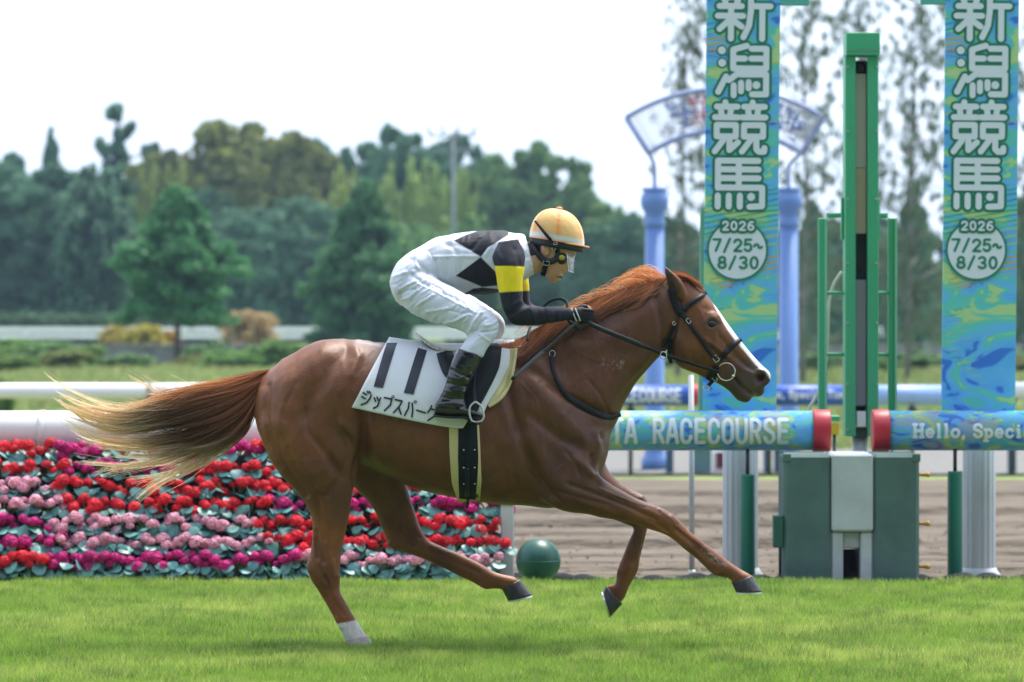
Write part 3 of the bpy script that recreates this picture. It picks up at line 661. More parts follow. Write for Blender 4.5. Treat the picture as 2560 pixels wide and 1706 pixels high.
ra, ra_t = rail_run('turf_rail', 'painted blue and green rail lettered with the racecourse name ending at a red cap', dR, xw, xc, RZ, RR + .001, paintA)
rb, rb_t = rail_run('turf_rail', 'painted blue and green rail lettered Hello starting at a red cap on the right', dR, WX(DS(2042), dR), xr1, RZ, RR + .001, paintA)
def red_end(par, x0, x1):
    v, f = lathe([(RR - .01, 0), (RR + .006, .0), (RR + .008, .006), (RR + .008, x1 - x0 - .006), (RR + .006, x1 - x0), (RR - .01, x1 - x0)], 40)
    obj('red_cap', np.stack([v[:, 2] + x0, v[:, 0] + dR - D0, v[:, 1] + RZ], 1), f, redm, par, True)
red_end(ra, xc, WX(DS(1907), dR)); red_end(rb, xr0, WX(DS(2042), dR))
def yr(z): return dR - D0 - math.sqrt(max((RR + .001) ** 2 - (z - RZ) ** 2, 1e-6)) * .98
dF = dR - RR
cw, gap = 25.0, 9.6
for pol in word('NIIGATA RACECOURSE', 1630 - 8 * (cw + gap) + 4, 1050, cw, 57, gap, 9.5): flat_print('rail_letter', pol, pw, ra, dF, yr, 6, .0003, .002)
for pol in word('Hello, Special Time', 2286, 1060, 22, 34, 5, 8.0, {'l': .62, 'i': .62, ',': .5, ' ': .5, 'H': 1.25, 'p': 1.05}) if False else word('Hello, Special', 2284, 1062, 21, 31, 5.5, 7.6, {'l': .62, 'i': .62, ',': .55, ' ': .35, 'H': 1.2}): flat_print('rail_letter', pol, pw, rb, dF, yr, 6, .0003, .002)
# rail feet: thin rods in green padded sleeves
rod = mat('dark_rod', (.05, .055, .06), rough=.4, metal=.6); gpad = mat('green_vinyl', (.012, .16, .105), rough=.35, spec=.5, bump=.06, bscale=12)
def pad_post(x0, x1, top, label, d=25.76):
    xa, xb = WX(DS(x0), d), WX(DS(x1), d); r = (xb - xa) / 2; x = (xa + xb) / 2; z = WZ(DS(top), d); zb = zg(d)
    t = thing('padded_rail_foot', (x, d - D0, zb), label, 'post', 'padded rail feet')
    v, f = lathe([(r * .96, zb), (r, zb + .01), (r, z - .012), (r * .96, z - .002), (r * .9, z)], 28); obj('green_sleeve', v + (x, d - D0, 0), f, gpad, t, True)
    v, f = tube([(x, d - D0, z - .01), (x, d - D0, RZ - RR * .8)], .012, 10); obj('rod', v, f, rod, t, True); return t
pad_post(1700, 1735, 1090, 'green padded rail foot left of the padded box'); pad_post(2177, 2212, 1083, 'green padded rail foot right of the padded box')
for x, l in ((-4.9, 'hidden left padded rail foot behind the flower bed'), (-2.2, 'padded rail foot behind the flower bed'),): pass
# --- flower-bed end post and ball ----------------------------------------------
d = 25.25; pale = mat('pale_grey_paint', (.50, .53, .53), rough=.6, var=.1, vscale=5)
t = thing('bed_end_panel', (WX(DS(1164), d), d - D0, zg(d)), 'pale grey upright end panel closing the flower bed', 'panel')
MB().box((WX(DS(1166), d), d - D0 + .18, .20), (DS(30) * d / F, .42, .47), bev=.006).build('panel', pale, t); MB().box((WX(DS(1166), d), d - D0 + .18, .445), (DS(34) * d / F, .44, .02), bev=.004).build('panel_cap', pale, t)
d = 24.75; c = W(DS(1237), DS(1295), d); r = DS(51.5) * d / F
t = thing('green_ball', (c[0], c[1], 0), 'round dark green ball marker sitting at the turf edge', 'ball')
v, f = lathe([(r * math.sin(a), -r * math.cos(a)) for a in np.linspace(.02, math.pi - .02, 28)], 40); obj('ball', v + (c[0], c[1], r - .006), f, mat('ball_green', (.007, .075, .052), rough=.38, spec=.5, var=.12, vscale=10, bump=.05, bscale=20), t, True)
v, f = lathe([(r + .0012, -.004), (r + .0022, 0), (r + .0012, .004)], 40); obj('seam', v + (c[0], c[1], r - .006), f, mat('ball_seam', (.008, .09, .06), rough=.5), t, True)
# --- padded box under the winning post -------------------------------------------
d = 25.25; xa, xb = WX(DS(1800), d), WX(DS(2113), d); zt = .742; zb = zg(d) - .02; x1_, x2_ = WX(DS(1911), d), WX(DS(2006), d)
t = thing('padded_box', ((xa + xb) / 2, d - D0 + .25, zb), 'big padded box in dark green with white middle under the gap in the rail', 'box')
gv_ = mat('slate_green_vinyl', (.075, .135, .125), rough=.55, spec=.3, var=.22, vscale=4, bump=.25, bscale=7); wv_ = mat('grey_white_vinyl', (.42, .46, .48), rough=.6, spec=.3, var=.16, vscale=5, bump=.25, bscale=7)
MB().box(((xa + x1_) / 2, d - D0 + .25, (zt + zb) / 2), (x1_ - xa - .002, .5, zt - zb), bev=.02).build('green_pad', gv_, t); MB().box(((xb + x2_) / 2, d - D0 + .25, (zt + zb) / 2), (xb - x2_ - .002, .5, zt - zb), bev=.02).build('green_pad', gv_, t)
zm = WZ(DS(1222), d); MB().box(((x1_ + x2_) / 2, d - D0 + .25, (zt + zm) / 2), (x2_ - x1_, .515, zt - zm), bev=.012).build('white_pad', wv_, t)
wl_, wr_ = WX(DS(1938), d), WX(DS(1978), d)
MB().box(((x1_ + wl_) / 2, d - D0 + .26, (zm + zb) / 2), (wl_ - x1_, .49, zm - zb - .004), bev=.01).build('leg_pad', wv_, t); MB().box(((x2_ + wr_) / 2, d - D0 + .26, (zm + zb) / 2), (x2_ - wr_, .49, zm - zb - .004), bev=.01).build('leg_pad', wv_, t)
MB().box(((wl_ + wr_) / 2, d - D0 + .27, zm - .055), (wr_ - wl_, .44, .10), bev=.008).build('lintel_pad', wv_, t); MB().box(((wl_ + wr_) / 2, d - D0 + .42, (zm + zb) / 2 - .06), (wr_ - wl_, .05, zm - zb - .14)).build('dark_recess', mat('recess_black', (.012, .014, .014), rough=.8), t)
for xx, m3 in ((xa + .02, 1), (xb - .02, -1)): MB().box((xx, d - D0 - .004, zt - .022), (.05, .012, .05), bev=.004).build('corner_patch', gv_, t)
gold = mat('brass_peg', (.55, .30, .06), rough=.4, metal=.3)
for yy in (1093, 1206, 1305):
    z = WZ(DS(yy), d); v, f = lathe([(.008, 0), (.010, .02), (.013, .05), (.017, .06), (.014, .074), (0, .078)], 14); obj('peg', np.stack([v[:, 2] + xb, v[:, 0] + d - D0 + .12, v[:, 1] + z], 1), f, gold, t, True)
t = thing('switch_box', (WX(DS(1790), d), d - D0 + .3, zg(d)), 'small dark green box on a thin stake left of the padded box', 'box')
MB().box((WX(DS(1787), 25.3), 25.3 - D0, WZ(DS(1221), 25.3)), (DS(22) * d / F, .10, DS(74) * d / F), bev=.005).build('case', mat('case_green', (.012, .09, .065), rough=.5), t); v, f = tube([(WX(DS(1793), 25.3), 25.3 - D0 + .02, zg(25.3)), (WX(DS(1793), 25.3), 25.3 - D0 + .02, WZ(DS(1200), 25.3))], .008, 8); obj('stake', v, f, rod, t, True)
# --- winning post -----------------------------------------------------------------
d = 26.7; t = thing('winning_post', (WX(2153, d), d - D0, zg(d)), 'tall green winning post with a central slot and side ladder frames', 'post')
grn = mat('post_green', (.055, .36, .170), rough=.42, spec=.45, var=.06, vscale=4); k_ = d / F
def bx(name, xa, ya, xb, yb, y, dep, m, par=t, bev=.004): return MB().box(((WX(xa, d) + WX(xb, d)) / 2, d - D0 + y, (WZ(ya, d) + WZ(yb, d)) / 2), (abs(xb - xa) * k_, dep, abs(yb - ya) * k_), bev=bev).build(name, m, par)
bx('channel', 2110, 143, 2136, 1090, 0, .20, grn); bx('channel', 2166, 143, 2193, 1090, 0, .20, grn); bx('cap_box', 2111, 85, 2195, 142, -.02, .26, grn); bx('back_plate', 2136, 150, 2166, 1060, .09, .012, mat('slot_dark', (.05, .06, .055), rough=.6))
bx('sight_strip', 2137, 185, 2165, 420, -.02, .02, mat('strip_beige', (.50, .46, .40), rough=.5)); bx('sight_strip', 2137, 421, 2165, 585, -.02, .02, mat('strip_tan', (.50, .41, .29), rough=.5)); bx('sight_strip', 2137, 700, 2165, 1015, -.02, .02, mat('strip_grey', (.30, .30, .34), rough=.4))
bx('lens_case', 2142, 160, 2162, 182, .02, .05, mat('lens_black', (.012, .012, .014), rough=.3)); bx('white_foot', 2139, 1028, 2163, 1066, -.03, .10, mat('white_plastic', (.72, .74, .75), rough=.4)); bx('dark_clamp', 2136, 1068, 2166, 1096, .0, .10, mat('clamp_dark', (.03, .05, .04), rough=.5)); bx('side_flange', 2103, 495, 2109.5, 600, .03, .06, grn); bx('side_flange', 2193.5, 495, 2200, 600, .03, .06, grn)
v, f = tube([(WX(2151, d), d - D0 + .02, zg(d)), (WX(2151, d), d - D0 + .02, WZ(1090, d))], .05, 16); obj('base_pole', v, f, mat('galvanised', (.42, .45, .47), rough=.5, metal=.4, var=.1), t, True)
for xa, xb in ((2047, 2068), (2222, 2243)):
    la = bx('ladder_rail', xa, 545, xb, 1115, .06, .05, grn); inner = (xb, 2110) if xa < 2100 else (2193, xa)
    bx('ladder_rail_edge', xb - 5 if xa < 2100 else xb - 5, 546, xb + .5, 1114, .028, .02, mat('edge_pale_green', (.20, .50, .33), rough=.45), la, .001)
    for yy, th in ((538, 12), (733, 9), (887, 9)): bx('rung', inner[0], yy - th / 2, inner[1], yy + th / 2, .06, .03, grn)
    v, f = tube([(WX((xa + xb) / 2, d), d - D0 + .06, zg(d)), (WX((xa + xb) / 2, d), d - D0 + .06, WZ(1110, d))], .012, 8); obj('ladder_foot', v, f, grn, t, True)
bm_ = mat('bolt_steel', (.30, .34, .32), rough=.4, metal=.7)
for xx in (2116, 2187):
    for yy in (170, 330, 500, 660, 808, 960, 1075):
        v, f = lathe([(0, 0), (.009, 0), (.009, .005), (.006, .008), (0, .008)], 8); v = np.stack([v[:, 0], -v[:, 2], v[:, 1]], 1); obj('bolt', v + np.array((WX(xx, d), d - D0 - .10, WZ(yy, d))), [q[::-1] for q in f], bm_, t, True)
bx('cap_seam', 2111, 128, 2195, 130, -.152, .004, bm_, t, .0005)
# hanging cable and yellow box
d = 26.95; t = thing('cable', (WX(2060, d), d - D0, zg(d)), 'pale beige cable drooping beside the green winning post', 'cable')
pts = crom(np.array([W(2104, 680, d), W(2084, 712, d), W(2072, 760, d), W(2068, 850, d), W(2062, 930, d), W(2044, 985, d), W(2020, 1030, d), W(2000, 1120, d), W(1990, 1445, d)]), 6); v, f = tube(pts, .010, 8); obj('cable_run', v, f, mat('beige_cable', (.48, .46, .38), rough=.6), t, True)
d = 27.2; t = thing('yellow_box', (WX(2085, d), d - D0, zg(d)), 'small yellow box on a stand just behind the left red rail cap', 'box')
MB().box((WX(2086, d), d - D0, WZ(1072, d)), (.062, .08, .075), bev=.004).build('case', mat('box_yellow', (.62, .40, .02), rough=.45), t); MB().box((WX(2086, d), d - D0 - .002, WZ(1046, d)), (.066, .09, .035), bev=.004).build('lid', grn, t); v, f = tube([(WX(2086, d), d - D0, zg(d)), (WX(2086, d), d - D0, WZ(1085, d))], .012, 8); obj('stand', v, f, rod, t, True)
# thin grey pole behind the rail
d = 26.9; t = thing('grey_pole', (WX(DS(1590), d), d - D0, zg(d)), 'thin grey metal pole behind the painted rail near the horse chest', 'pole')
v, f = tube([(WX(DS(1590), d), d - D0, zg(d)), (WX(DS(1588), d), d - D0, WZ(DS(862), d))], .018, 12); obj('pole', v, f, MATS['galvanised'], t, True); v, f = lathe([(.03, 0), (.03, .01), (.02, .03)], 14); obj('pole_foot', v + (WX(DS(1590), d), d - D0, zg(d)), f, MATS['galvanised'], t, True)
# --- columns and banners -----------------------------------------------------------
colm = mat('column_white', (.46, .50, .52), rough=.5, var=.06, vscale=4)
def fluted(x, d, r, z0, z1, par):
    n = 96; a = np.arange(n) * 2 * math.pi / n; rad = r * (1 - .055 * (.5 + .5 * np.cos(a * 16)) ** 2)
    V = np.concatenate([np.stack([x + rad * np.cos(a), d - D0 + rad * np.sin(a), np.full(n, z)], 1) for z in (z0, z1)]); Fq = [(j, (j + 1) % n, n + (j + 1) % n, n + j) for j in range(n)] + [tuple(n + j for j in range(n))]
    return obj('shaft', V, Fq, colm, par, True)
K4 = {
 'shin': [[(148, -70), (148, -20)], [(100, -14), (196, -14)], [(112, -4), (118, 18)], [(186, -4), (180, 18)], [(85, 35), (206, 35)], [(76, 88), (214, 88)], [(148, 38), (148, 212)], [(138, 112), (86, 160)], [(158, 112), (206, 146)], [(352, -50), (256, -34), (256, 60), (246, 140), (216, 204)], [(272, 35), (362, 35)], [(318, 38), (318, 212)]],
 'kata': [[(100, 276)], [(102, 344)], [(124, 418), (82, 502)], [(236, 250), (162, 272), (162, 372)], [(166, 320), (226, 320)], [(162, 374), (342, 374)], [(262, 266), (342, 266), (342, 374)], [(260, 320), (336, 320)], [(206, 386), (140, 438)], [(196, 406), (342, 406), (342, 514), (266, 514)], [(166, 466), (166, 520)], [(206, 452), (206, 498)], [(247, 448), (247, 482)], [(289, 464)]],
 'kyo': [s for o in (0, 148) for s in ([(122 + o, 558), (122 + o, 580)], [(76 + o, 582), (188 + o, 582)], [(98 + o, 600), (102 + o, 630)], [(152 + o, 600), (147 + o, 630)], [(66 + o, 640), (192 + o, 640)], [(76 + o, 682), (180 + o, 682), (180 + o, 744), (76 + o, 744), (76 + o, 682)], [(112 + o, 764), (66 + o, 826)])] + [[(146, 752), (146, 818), (192, 776)], [(292, 752), (292, 812), (306, 826), (334, 826), (336, 806)]],
 'ba': [[(85, 1024), (85, 876), (304, 876)], [(90, 923), (306, 923)], [(90, 971), (306, 971)], [(198, 880), (198, 1020)], [(85, 1022), (326, 1022), (326, 1122), (258, 1126)], [(85, 1066), (85, 1126)], [(145, 1066), (145, 1126)], [(205, 1066), (205, 1126)], [(266, 1072)]]}
def banner(x_off, which, lean):
    d = 26.05; sx = lambda cx: 1750 + x_off + cx / 2.176; sy = lambda cy: cy / 2.176
    xa, xb = 1757 + x_off, 1941 + x_off; yb_, yt = 1027, -140
    xm = WX((xa + xb) / 2, d); t = thing('banner', (xm, d - D0, WZ(yb_, d)), 'tall blue and green banner with white kanji and dates, %s of the winning post' % which, 'banner')
    pan = MB().box((xm, d - D0 + .015, (WZ(yb_, d) + WZ(yt, d)) / 2), ((xb - xa) * d / F, .03, WZ(yt, d) - WZ(yb_, d)), bev=.002).build('panel', paint_mat('painted_banner', 1.9, bias=.0), t)
    yf = lambda z: d - D0
    for nm, ch in K4.items():
        bl = [[(sx(p[0]), sy(p[1])) for p in pl] for pl in ch]
        o1 = []; o2 = []
        for pl in bl: o1 += strk(pl, 61 / 2.176, 7); o2 += strk(pl, (44 if len(pl) == 1 else 33) / 2.176, 7)
        oo = flat_print('kanji_outline', o1, pg, t, d, yf, None, .00012, .002); flat_print('kanji_letter', o2, pw, oo, d, yf, None, .00012, .008)
    def disc(r, off, m, nm, par): return flat_print(nm, [np.array([(sx(195 + r * math.cos(a)), sy(1362 + r * math.sin(a))) for a in np.linspace(0, 2 * math.pi, 49)[:-1]])], m, par, d, yf, None, 0, off)
    bd = disc(167, .010, pg, 'date_badge', t); disc(155, .011, pw, 'badge_face', bd)
    y26 = word('2026', sx(112), sy(1208), 32 / 2.176, 44 / 2.176, 14 / 2.176, 11 / 2.176); o = []
    for pl in word('2026', sx(112), sy(1208), 32 / 2.176, 44 / 2.176, 14 / 2.176, 40 / 2.176): o += pl
    flat_print('year_outline', o, pg, bd, d, yf, None, .00008, .0125)
    for pol in y26: flat_print('year_digit', pol, pw, bd, d, yf, None, .0001, .024)
    for pol in word('7/25~', sx(62), sy(1305), 44 / 2.176, 62 / 2.176, 12 / 2.176, 14 / 2.176): flat_print('date_digit', pol, pg, bd, d, yf, None, .0001, .0125)
    for pol in word('8/30', sx(90), sy(1400), 44 / 2.176, 60 / 2.176, 14 / 2.176, 14 / 2.176): flat_print('date_digit', pol, pg, bd, d, yf, None, .0001, .0125)
    e0, e1 = ((xb, xb + 72) if which == 'left' else (xa - 62, xa)); MB().box((WX((e0 + e1) / 2, d), d - D0 + .03, WZ(-5, d)), ((e1 - e0) * d / F, .06, 34 * d / F), bev=.004).build('cross_arm', mat('teal_arm', (.09, .40, .36), rough=.5), t)
    dc = 26.3; xc_ = WX((xa + xb) / 2 + 2, dc); r = DS(41) * dc / F * (1.0 if which == 'left' else .92)
    c = thing('fluted_column', (xc_, dc - D0, zg(dc)), 'white fluted column carrying the banner %s of the winning post' % which, 'column', 'fluted banner columns')
    fluted(xc_, dc, r, zg(dc) + .05, 3.92, c); v, f = lathe([(r * 1.28, 0), (r * 1.28, .03), (r * 1.12, .05), (r * 1.02, .07)], 40); obj('base_ring', v + (xc_, dc - D0, zg(dc)), f, colm, c, True)
    if which == 'left': MB().box((WX(xa - 4, d), d - D0 + .045, (WZ(yb_, d) + WZ(520, d)) / 2), (13 * d / F, .03, WZ(520, d) - WZ(yb_, d)), bev=.002).build('green_backing', mat('backing_green', (.16, .42, .30), rough=.5), t)
    t.rotation_euler = (0, R(lean), 0)
banner(0, 'left', .55); banner(597, 'right', .55)
# ------------------------------------------------------------------ second rail, blue gate with fan sign
d2 = 48.0; z2 = zg(d2)
zc2 = WZ((962 + 1016) / 2, d2); r2 = .118; wz_ = WZ(978, d2)
blu = mat('blue_wrap', (.018, .09, .42), rough=.45, var=.25, vscale=1.6); lblu = mat('pale_blue_wrap', (.28, .42, .74), rough=.45, var=.2, vscale=1.2)
t, _ = rail_run('dirt_track_rail', 'white tubular rail of the dirt track at the far left', d2, -16, WX(DS(1180), d2), wz_, .088, wr)
for xx in (DS(345),): v, f = lathe([(.094, -.03), (.094, .03)], 30); obj('rail_joint', np.stack([v[:, 2] + WX(xx, d2), v[:, 0] + d2 - D0, v[:, 1] + wz_], 1), f, mat('joint_grey', (.25, .25, .28), rough=.5), t, True)
def feet(t, xs, m=rod, r=.025, zt=None):
    for x in xs: v, f = tube([(x, d2 - D0, z2), (x, d2 - D0, (zt or wz_) - .05)], r, 8); obj('rail_foot', v, f, m, t, True); MB().box((x, d2 - D0, (zt or wz_) - .11), (.10, .12, .05), bev=.006).build('clamp', mat('clamp_black', (.015, .015, .017), rough=.5), t)
feet(t, [WX(DS(345), d2) + k * 2.9 for k in (-3, -2, -1, 0, 1)])
ta, _ = rail_run('dirt_track_rail', 'blue wrapped lettered rail of the dirt track seen under the horse head', d2, WX(DS(1180), d2) + .01, WX(DS(1588), d2), zc2, r2, blu)
v, f = lathe([(r2 - .01, 0), (r2 + .006, 0), (r2 + .006, .08), (r2 - .01, .08)], 30); obj('red_cap', np.stack([v[:, 2] + WX(DS(1588), d2), v[:, 0] + d2 - D0, v[:, 1] + zc2], 1), f, redm, ta, True)
feet(ta, [WX(DS(1449), d2)], zt=zc2 - .06)
tb, _ = rail_run('dirt_track_rail', 'blue wrapped rail of the dirt track right of the left banner', d2, WX(DS(1690), d2), WX(DS(1960), d2), zc2, r2, blu)
feet(tb, [WX(DS(1768), d2)], zt=zc2 - .06)
tb2, _ = rail_run('dirt_track_rail', 'pale blue wrapped rail of the dirt track right of the winning post', d2, WX(DS(1960), d2) + .005, WX(DS(2170), d2), zc2, r2 - .001, lblu)
feet(tb2, [WX(DS(2096), d2)], zt=zc2 - .06)
tc2, _ = rail_run('dirt_track_rail', 'plain white rail of the dirt track at the right edge', d2, WX(DS(2170), d2) + .01, 17, wz_, .10, wr)
feet(tc2, [WX(DS(2325), d2)])
def yr2(z): return d2 - D0 - math.sqrt(max(r2 ** 2 - (z - zc2) ** 2, 1e-6)) * .98
for pol in word('RACECOURSE', 1702 - 9 * 17.9 - 13, 974, 13, 30, 4.9, 6): flat_print('rail_letter', pol, pw, ta, d2 - r2, yr2, 5, .0003, .003)
for pol in word('Hello, Special Tim', 1892, 977, 11, 18, 3, 4.4, {'l': .62, 'i': .62, ',': .55, ' ': .45, 'H': 1.2, 'm': 1.2}): flat_print('rail_letter', pol, pw, tb, d2 - r2, yr2, 5, .0003, .003)
# gate pillars
dp = 50.0; zp = zg(dp); pbl = mat('pillar_blue', (.115, .22, .49), rough=.38, spec=.5, var=.06, vscale=3)
def pillar(cx, label):
    x = WX(DS(cx), dp); r = DS(22.5) * dp / F; zt = WZ(DS(432), dp)
    t = thing('gate_pillar', (x, dp - D0, zp), label, 'pillar', 'blue gate pillars')
    v, f = lathe([(r * 1.35, 0), (r * 1.35, .12), (r * 1.1, .16), (r, .22), (r * .96, zt - zp - .48)], 40); obj('shaft', v + (x, dp - D0, zp), f, pbl, t, True)
    v, f = lathe([(r * .95, -.48), (r * 1.08, -.46), (r * 1.08, -.40), (r, -.38), (r * 1.02, -.30), (r * 1.34, -.24), (r * 1.44, -.16), (r * 1.36, -.09), (r * 1.1, -.06), (r * 1.28, -.03), (r * 1.28, 0)], 40); obj('capital', v + (x, dp - D0, zt), f, pbl, t, True)
    return x, zt
xl, zt = pillar(1504, 'blue gate pillar left of the left banner behind the horse head'); xr_, _ = pillar(1812, 'blue gate pillar right of the left banner')
fs = thing('fan_sign', (WX(DS(1666), dp), dp - D0, zt), 'white fan shaped mesh sign with blue and red figures on top of the blue pillars', 'sign')
frm = mat('fan_frame', (.26, .31, .50), rough=.4, metal=.2)
cxp, cyp, Ro, Ri, A = 1666, 622, 418, 322, 33
def fp(r, a): return W(DS(cxp + r * math.sin(R(a))), DS(cyp - r * math.cos(R(a))), dp)
fan_pts = [fp(Ro, a) for a in np.linspace(-A, A, 24)] + [fp(Ri, a) for a in np.linspace(A, -A, 24)]; fan_pts.append(fan_pts[0])
v, f = tube(np.array(fan_pts), .034, 10); obj('frame', v, f, frm, fs, True)
msh = mat('fan_mesh', (.50, .53, .62), rough=.5)
for k, r in enumerate(np.linspace(Ri + 5, Ro - 5, 15)): v, f = tube(np.array([fp(r, a) for a in np.linspace(-A + .6, A - .6, 30)]), .0075, 5); obj('mesh_wire', v, f, msh, fs, True)
for a in np.linspace(-A + 3, A - 3, 12): v, f = tube(np.array([fp(Ri, a), fp(Ro, a)]), .004, 5); obj('mesh_rib', v, f, msh, fs, True)
fb, fr_ = mat('sign_blue', (.10, .17, .40), rough=.5), mat('sign_red', (.45, .12, .16), rough=.5)
def sign_char(name, seed, a0, r0, sz, m, n=13):
    g = random.Random(seed); pol = []
    for i in range(n):
        a, r = g.uniform(-1, 1), g.uniform(-1, 1); l = g.uniform(.5, 1.2); hor = g.random() < .55
        p0 = np.array((a, r)); p1 = p0 + (np.array((l, g.uniform(-.15, .15))) if hor else np.array((g.uniform(-.15, .15), l)))
        q = []
        for p in (p0, p1):
            aa = a0 + np.clip(p[0], -1.1, 1.1) * sz / Ro * 57.3; rr = r0 + np.clip(p[1], -1.1, 1.1) * sz; q.append((DS(cxp + rr * math.sin(R(aa))), DS(cyp - rr * math.cos(R(aa)))))
        pol += strk(q, 5, 4)
    flat_print(name, pol, m, fs, dp, lambda z: dp - D0 - .012, None, .0008, .002)
sign_char('figure', 1, -15.5, 372, 30, fb, 14); sign_char('figure', 2, -9, 374, 30, fr_, 20); sign_char('figure', 3, -2, 372, 30, fb); sign_char('figure', 4, 6, 372, 30, fr_)
sign_char('figure', 5, 17, 372, 30, fb, 16); sign_char('figure', 6, 24, 366, 28, fb, 16); sign_char('figure', 7, 12, 372, 30, fb, 10)
for (a, px_, x) in ((-A, 1507, xl), (A, 1824, xr_)):
    p = fp(Ri, a); v, f = tube(crom(np.array([fp(Ri + 20, a), p, p + (np.array((x, dp - D0, zt + .28)) - p) * .75, (x, dp - D0, zt + .22), (x, dp - D0, zt - .02)]), 4), .024, 8); obj('stem', v, f, frm, fs, True)
# clutter by the gate foot
tl = mat('teal_panel', (.10, .20, .22), rough=.6); dkp = mat('dark_blue_post', (.04, .09, .16), rough=.6)
for l, a, b, y0, y1, m, cat in (('dark teal post beside the left gate pillar foot', 1530, 1547, 1000, 1086, dkp, 'post'), ('grey teal cabinet seen below the painted rail', 1592, 1634, 1030, 1086, tl, 'cabinet'), ('dark blue post below the rail left of the padded box', 1755, 1771, 1030, 1088, dkp, 'post'), ('dark blue post below the rail beside the other dark post', 1779, 1793, 1030, 1088, dkp, 'post'), ('dark blue post below the rail at the right edge', 2316, 2334, 1030, 1086, dkp, 'post')):
    dd = 48.9; x0, x1 = WX(DS(a), dd), WX(DS(b), dd); zt_ = WZ(DS(y0), dd); t = thing('roadside_' + cat, ((x0 + x1) / 2, dd - D0, zg(dd)), l, cat)
    MB().box(((x0 + x1) / 2, dd - D0, (zg(dd) + zt_) / 2), (x1 - x0, .12, zt_ - zg(dd)), bev=.01).build('shaft' if cat == 'post' else 'case', m, t); MB().box(((x0 + x1) / 2, dd - D0, zt_ + .006), (x1 - x0 + .02, .14, .02), bev=.004).build('top_cap', m, t)
dd = 49.2; x0, x1 = WX(DS(1638), dd), WX(DS(1668), dd); t = thing('small_notice', ((x0 + x1) / 2, dd - D0, zg(dd)), 'small dark red notice in a white frame below the painted rail', 'notice'); zt_ = WZ(DS(1038), dd)
MB().box(((x0 + x1) / 2, dd - D0, (zg(dd) + zt_) / 2), (x1 - x0, .05, zt_ - zg(dd)), bev=.006).build('frame', wr, t); MB().box(((x0 + x1) / 2 + .01, dd - D0 - .028, (zg(dd) + zt_) / 2 + .02), ((x1 - x0) * .62, .01, (zt_ - zg(dd)) * .8)).build('face', mat('notice_red', (.16, .02, .05), rough=.5), t)
# ------------------------------------------------------------------ tiered flower bed
bed = thing('flower_stand', (WX(DS(560), 25.2), 5.25, 0), 'long dark stepped stand holding seven rows of potted flowers', 'flower stand')
bdk = mat('stand_black', (.014, .017, .015), rough=.8)
XL, XR = WX(DS(-170), 25.2), WX(DS(1150), 25.2)
NR = 7
def row_d(k): return 25.02 + .085 * k
def row_z(k): return .012 + .108 * k
for k in range(NR): MB().box(((XL + XR) / 2 - .06, row_d(k) - D0 + .05, row_z(k) / 2 - .02), (XR - XL - .14, .084, row_z(k) + .04)).build('step', bdk, bed)
g = np.random.default_rng(9)
# leaf: round, cupped, wavy (shared mesh)
def leaf_mesh():
    V = [(0, 0, 0)]; n = 10
    for r, z in ((.55, .06), (1, -.02)):
        for j in range(n): a = 2 * math.pi * j / n; rr = r * (1 + .08 * math.sin(3 * a)); V.append((rr * math.cos(a), rr * math.sin(a) * .92, z + .10 * math.sin(2 * a + 1) * r))
    Fc = [(0, 1 + j, 1 + (j + 1) % n) for j in range(n)] + [(1 + j, 1 + n + j, 1 + n + (j + 1) % n, 1 + (j + 1) % n) for j in range(n)]
    me = mesh_np('leaf', np.array(V) * .042, Fc); me.shade_smooth(); me.materials.append(mat('geranium_leaf', (.085, .235, .225), rough=.42, spec=.45, var=.35, vscale=25, trans=.12, rand=.35, hue=.03)); return me
def head_mesh(m, seed):
    gg = np.random.default_rng(seed); V = []; Fc = []; CC = []; n = 40; i0 = 0; lob = gg.normal(size=(5, 3)); lob /= np.linalg.norm(lob, axis=1)[:, None]
    # dense ball of four-petalled florets
    for i in range(n):
        z = 1 - 1.5 * (i + .5) / n; r = math.sqrt(max(0, 1 - z * z)); a = i * 2.39996
        u = np.array((r * math.cos(a), r * math.sin(a), z)) + gg.normal(size=3) * .06; u /= np.linalg.norm(u)
        t_ = np.cross(u, gg.normal(size=3)); t_ /= np.linalg.norm(t_); b = np.cross(u, t_); c = u * (gg.uniform(.80, .98) + .22 * max(0, float((lob @ u).max()) - .6)); s = gg.uniform(.26, .38); tone = gg.uniform(.62, 1.25)
        for k in range(4):
            q = t_ * math.cos(k * 1.5708) + b * math.sin(k * 1.5708); w_ = np.cross(u, q)
            V += [c, c + q * s * .7 + w_ * s * .42 + u * .05, c + q * s * 1.05 + u * .015, c + q * s * .7 - w_ * s * .42 + u * .05]; Fc.append((i0, i0 + 1, i0 + 2, i0 + 3)); i0 += 4; CC += [tone * .75, tone * 1.05, tone * 1.1, tone * 1.05]
    # core
    bm = bmesh.new(); bmesh.ops.create_icosphere(bm, subdivisions=2, radius=.74); bm.verts.index_update(); V += [np.array(v.co) for v in bm.verts]; Fc += [tuple(v.index + i0 for v in f.verts) for f in bm.faces]; bm.free()
    CC += [.55] * (len(V) - len(CC)); me = mesh_np('flower_head', np.array(V) * .044 * (1, 1, .9), Fc); me.materials.append(m[0])
    at = me.color_attributes.new('Col', 'FLOAT_COLOR', 'POINT'); cv = np.ones((len(V), 4), np.float32); cv[:, :3] = np.clip(np.array(CC)[:, None] * np.array(m[1]), 0, .95); at.data.foreach_set('color', cv.ravel()); return me
fcol = {k: (mat('petal_' + k, attr=True, rough=.55, spec=.25, trans=.18, rand=.14), c) for k, c in (('red', (.80, .016, .036)), ('pink', (.88, .40, .52)), ('magenta', (.62, .015, .22)))}
HM = {k: [head_mesh(m, s) for s in (1, 2, 3)] for k, m in fcol.items()}
LM = leaf_mesh()
potm = mat('pot_plastic', (.02, .022, .02), rough=.7)
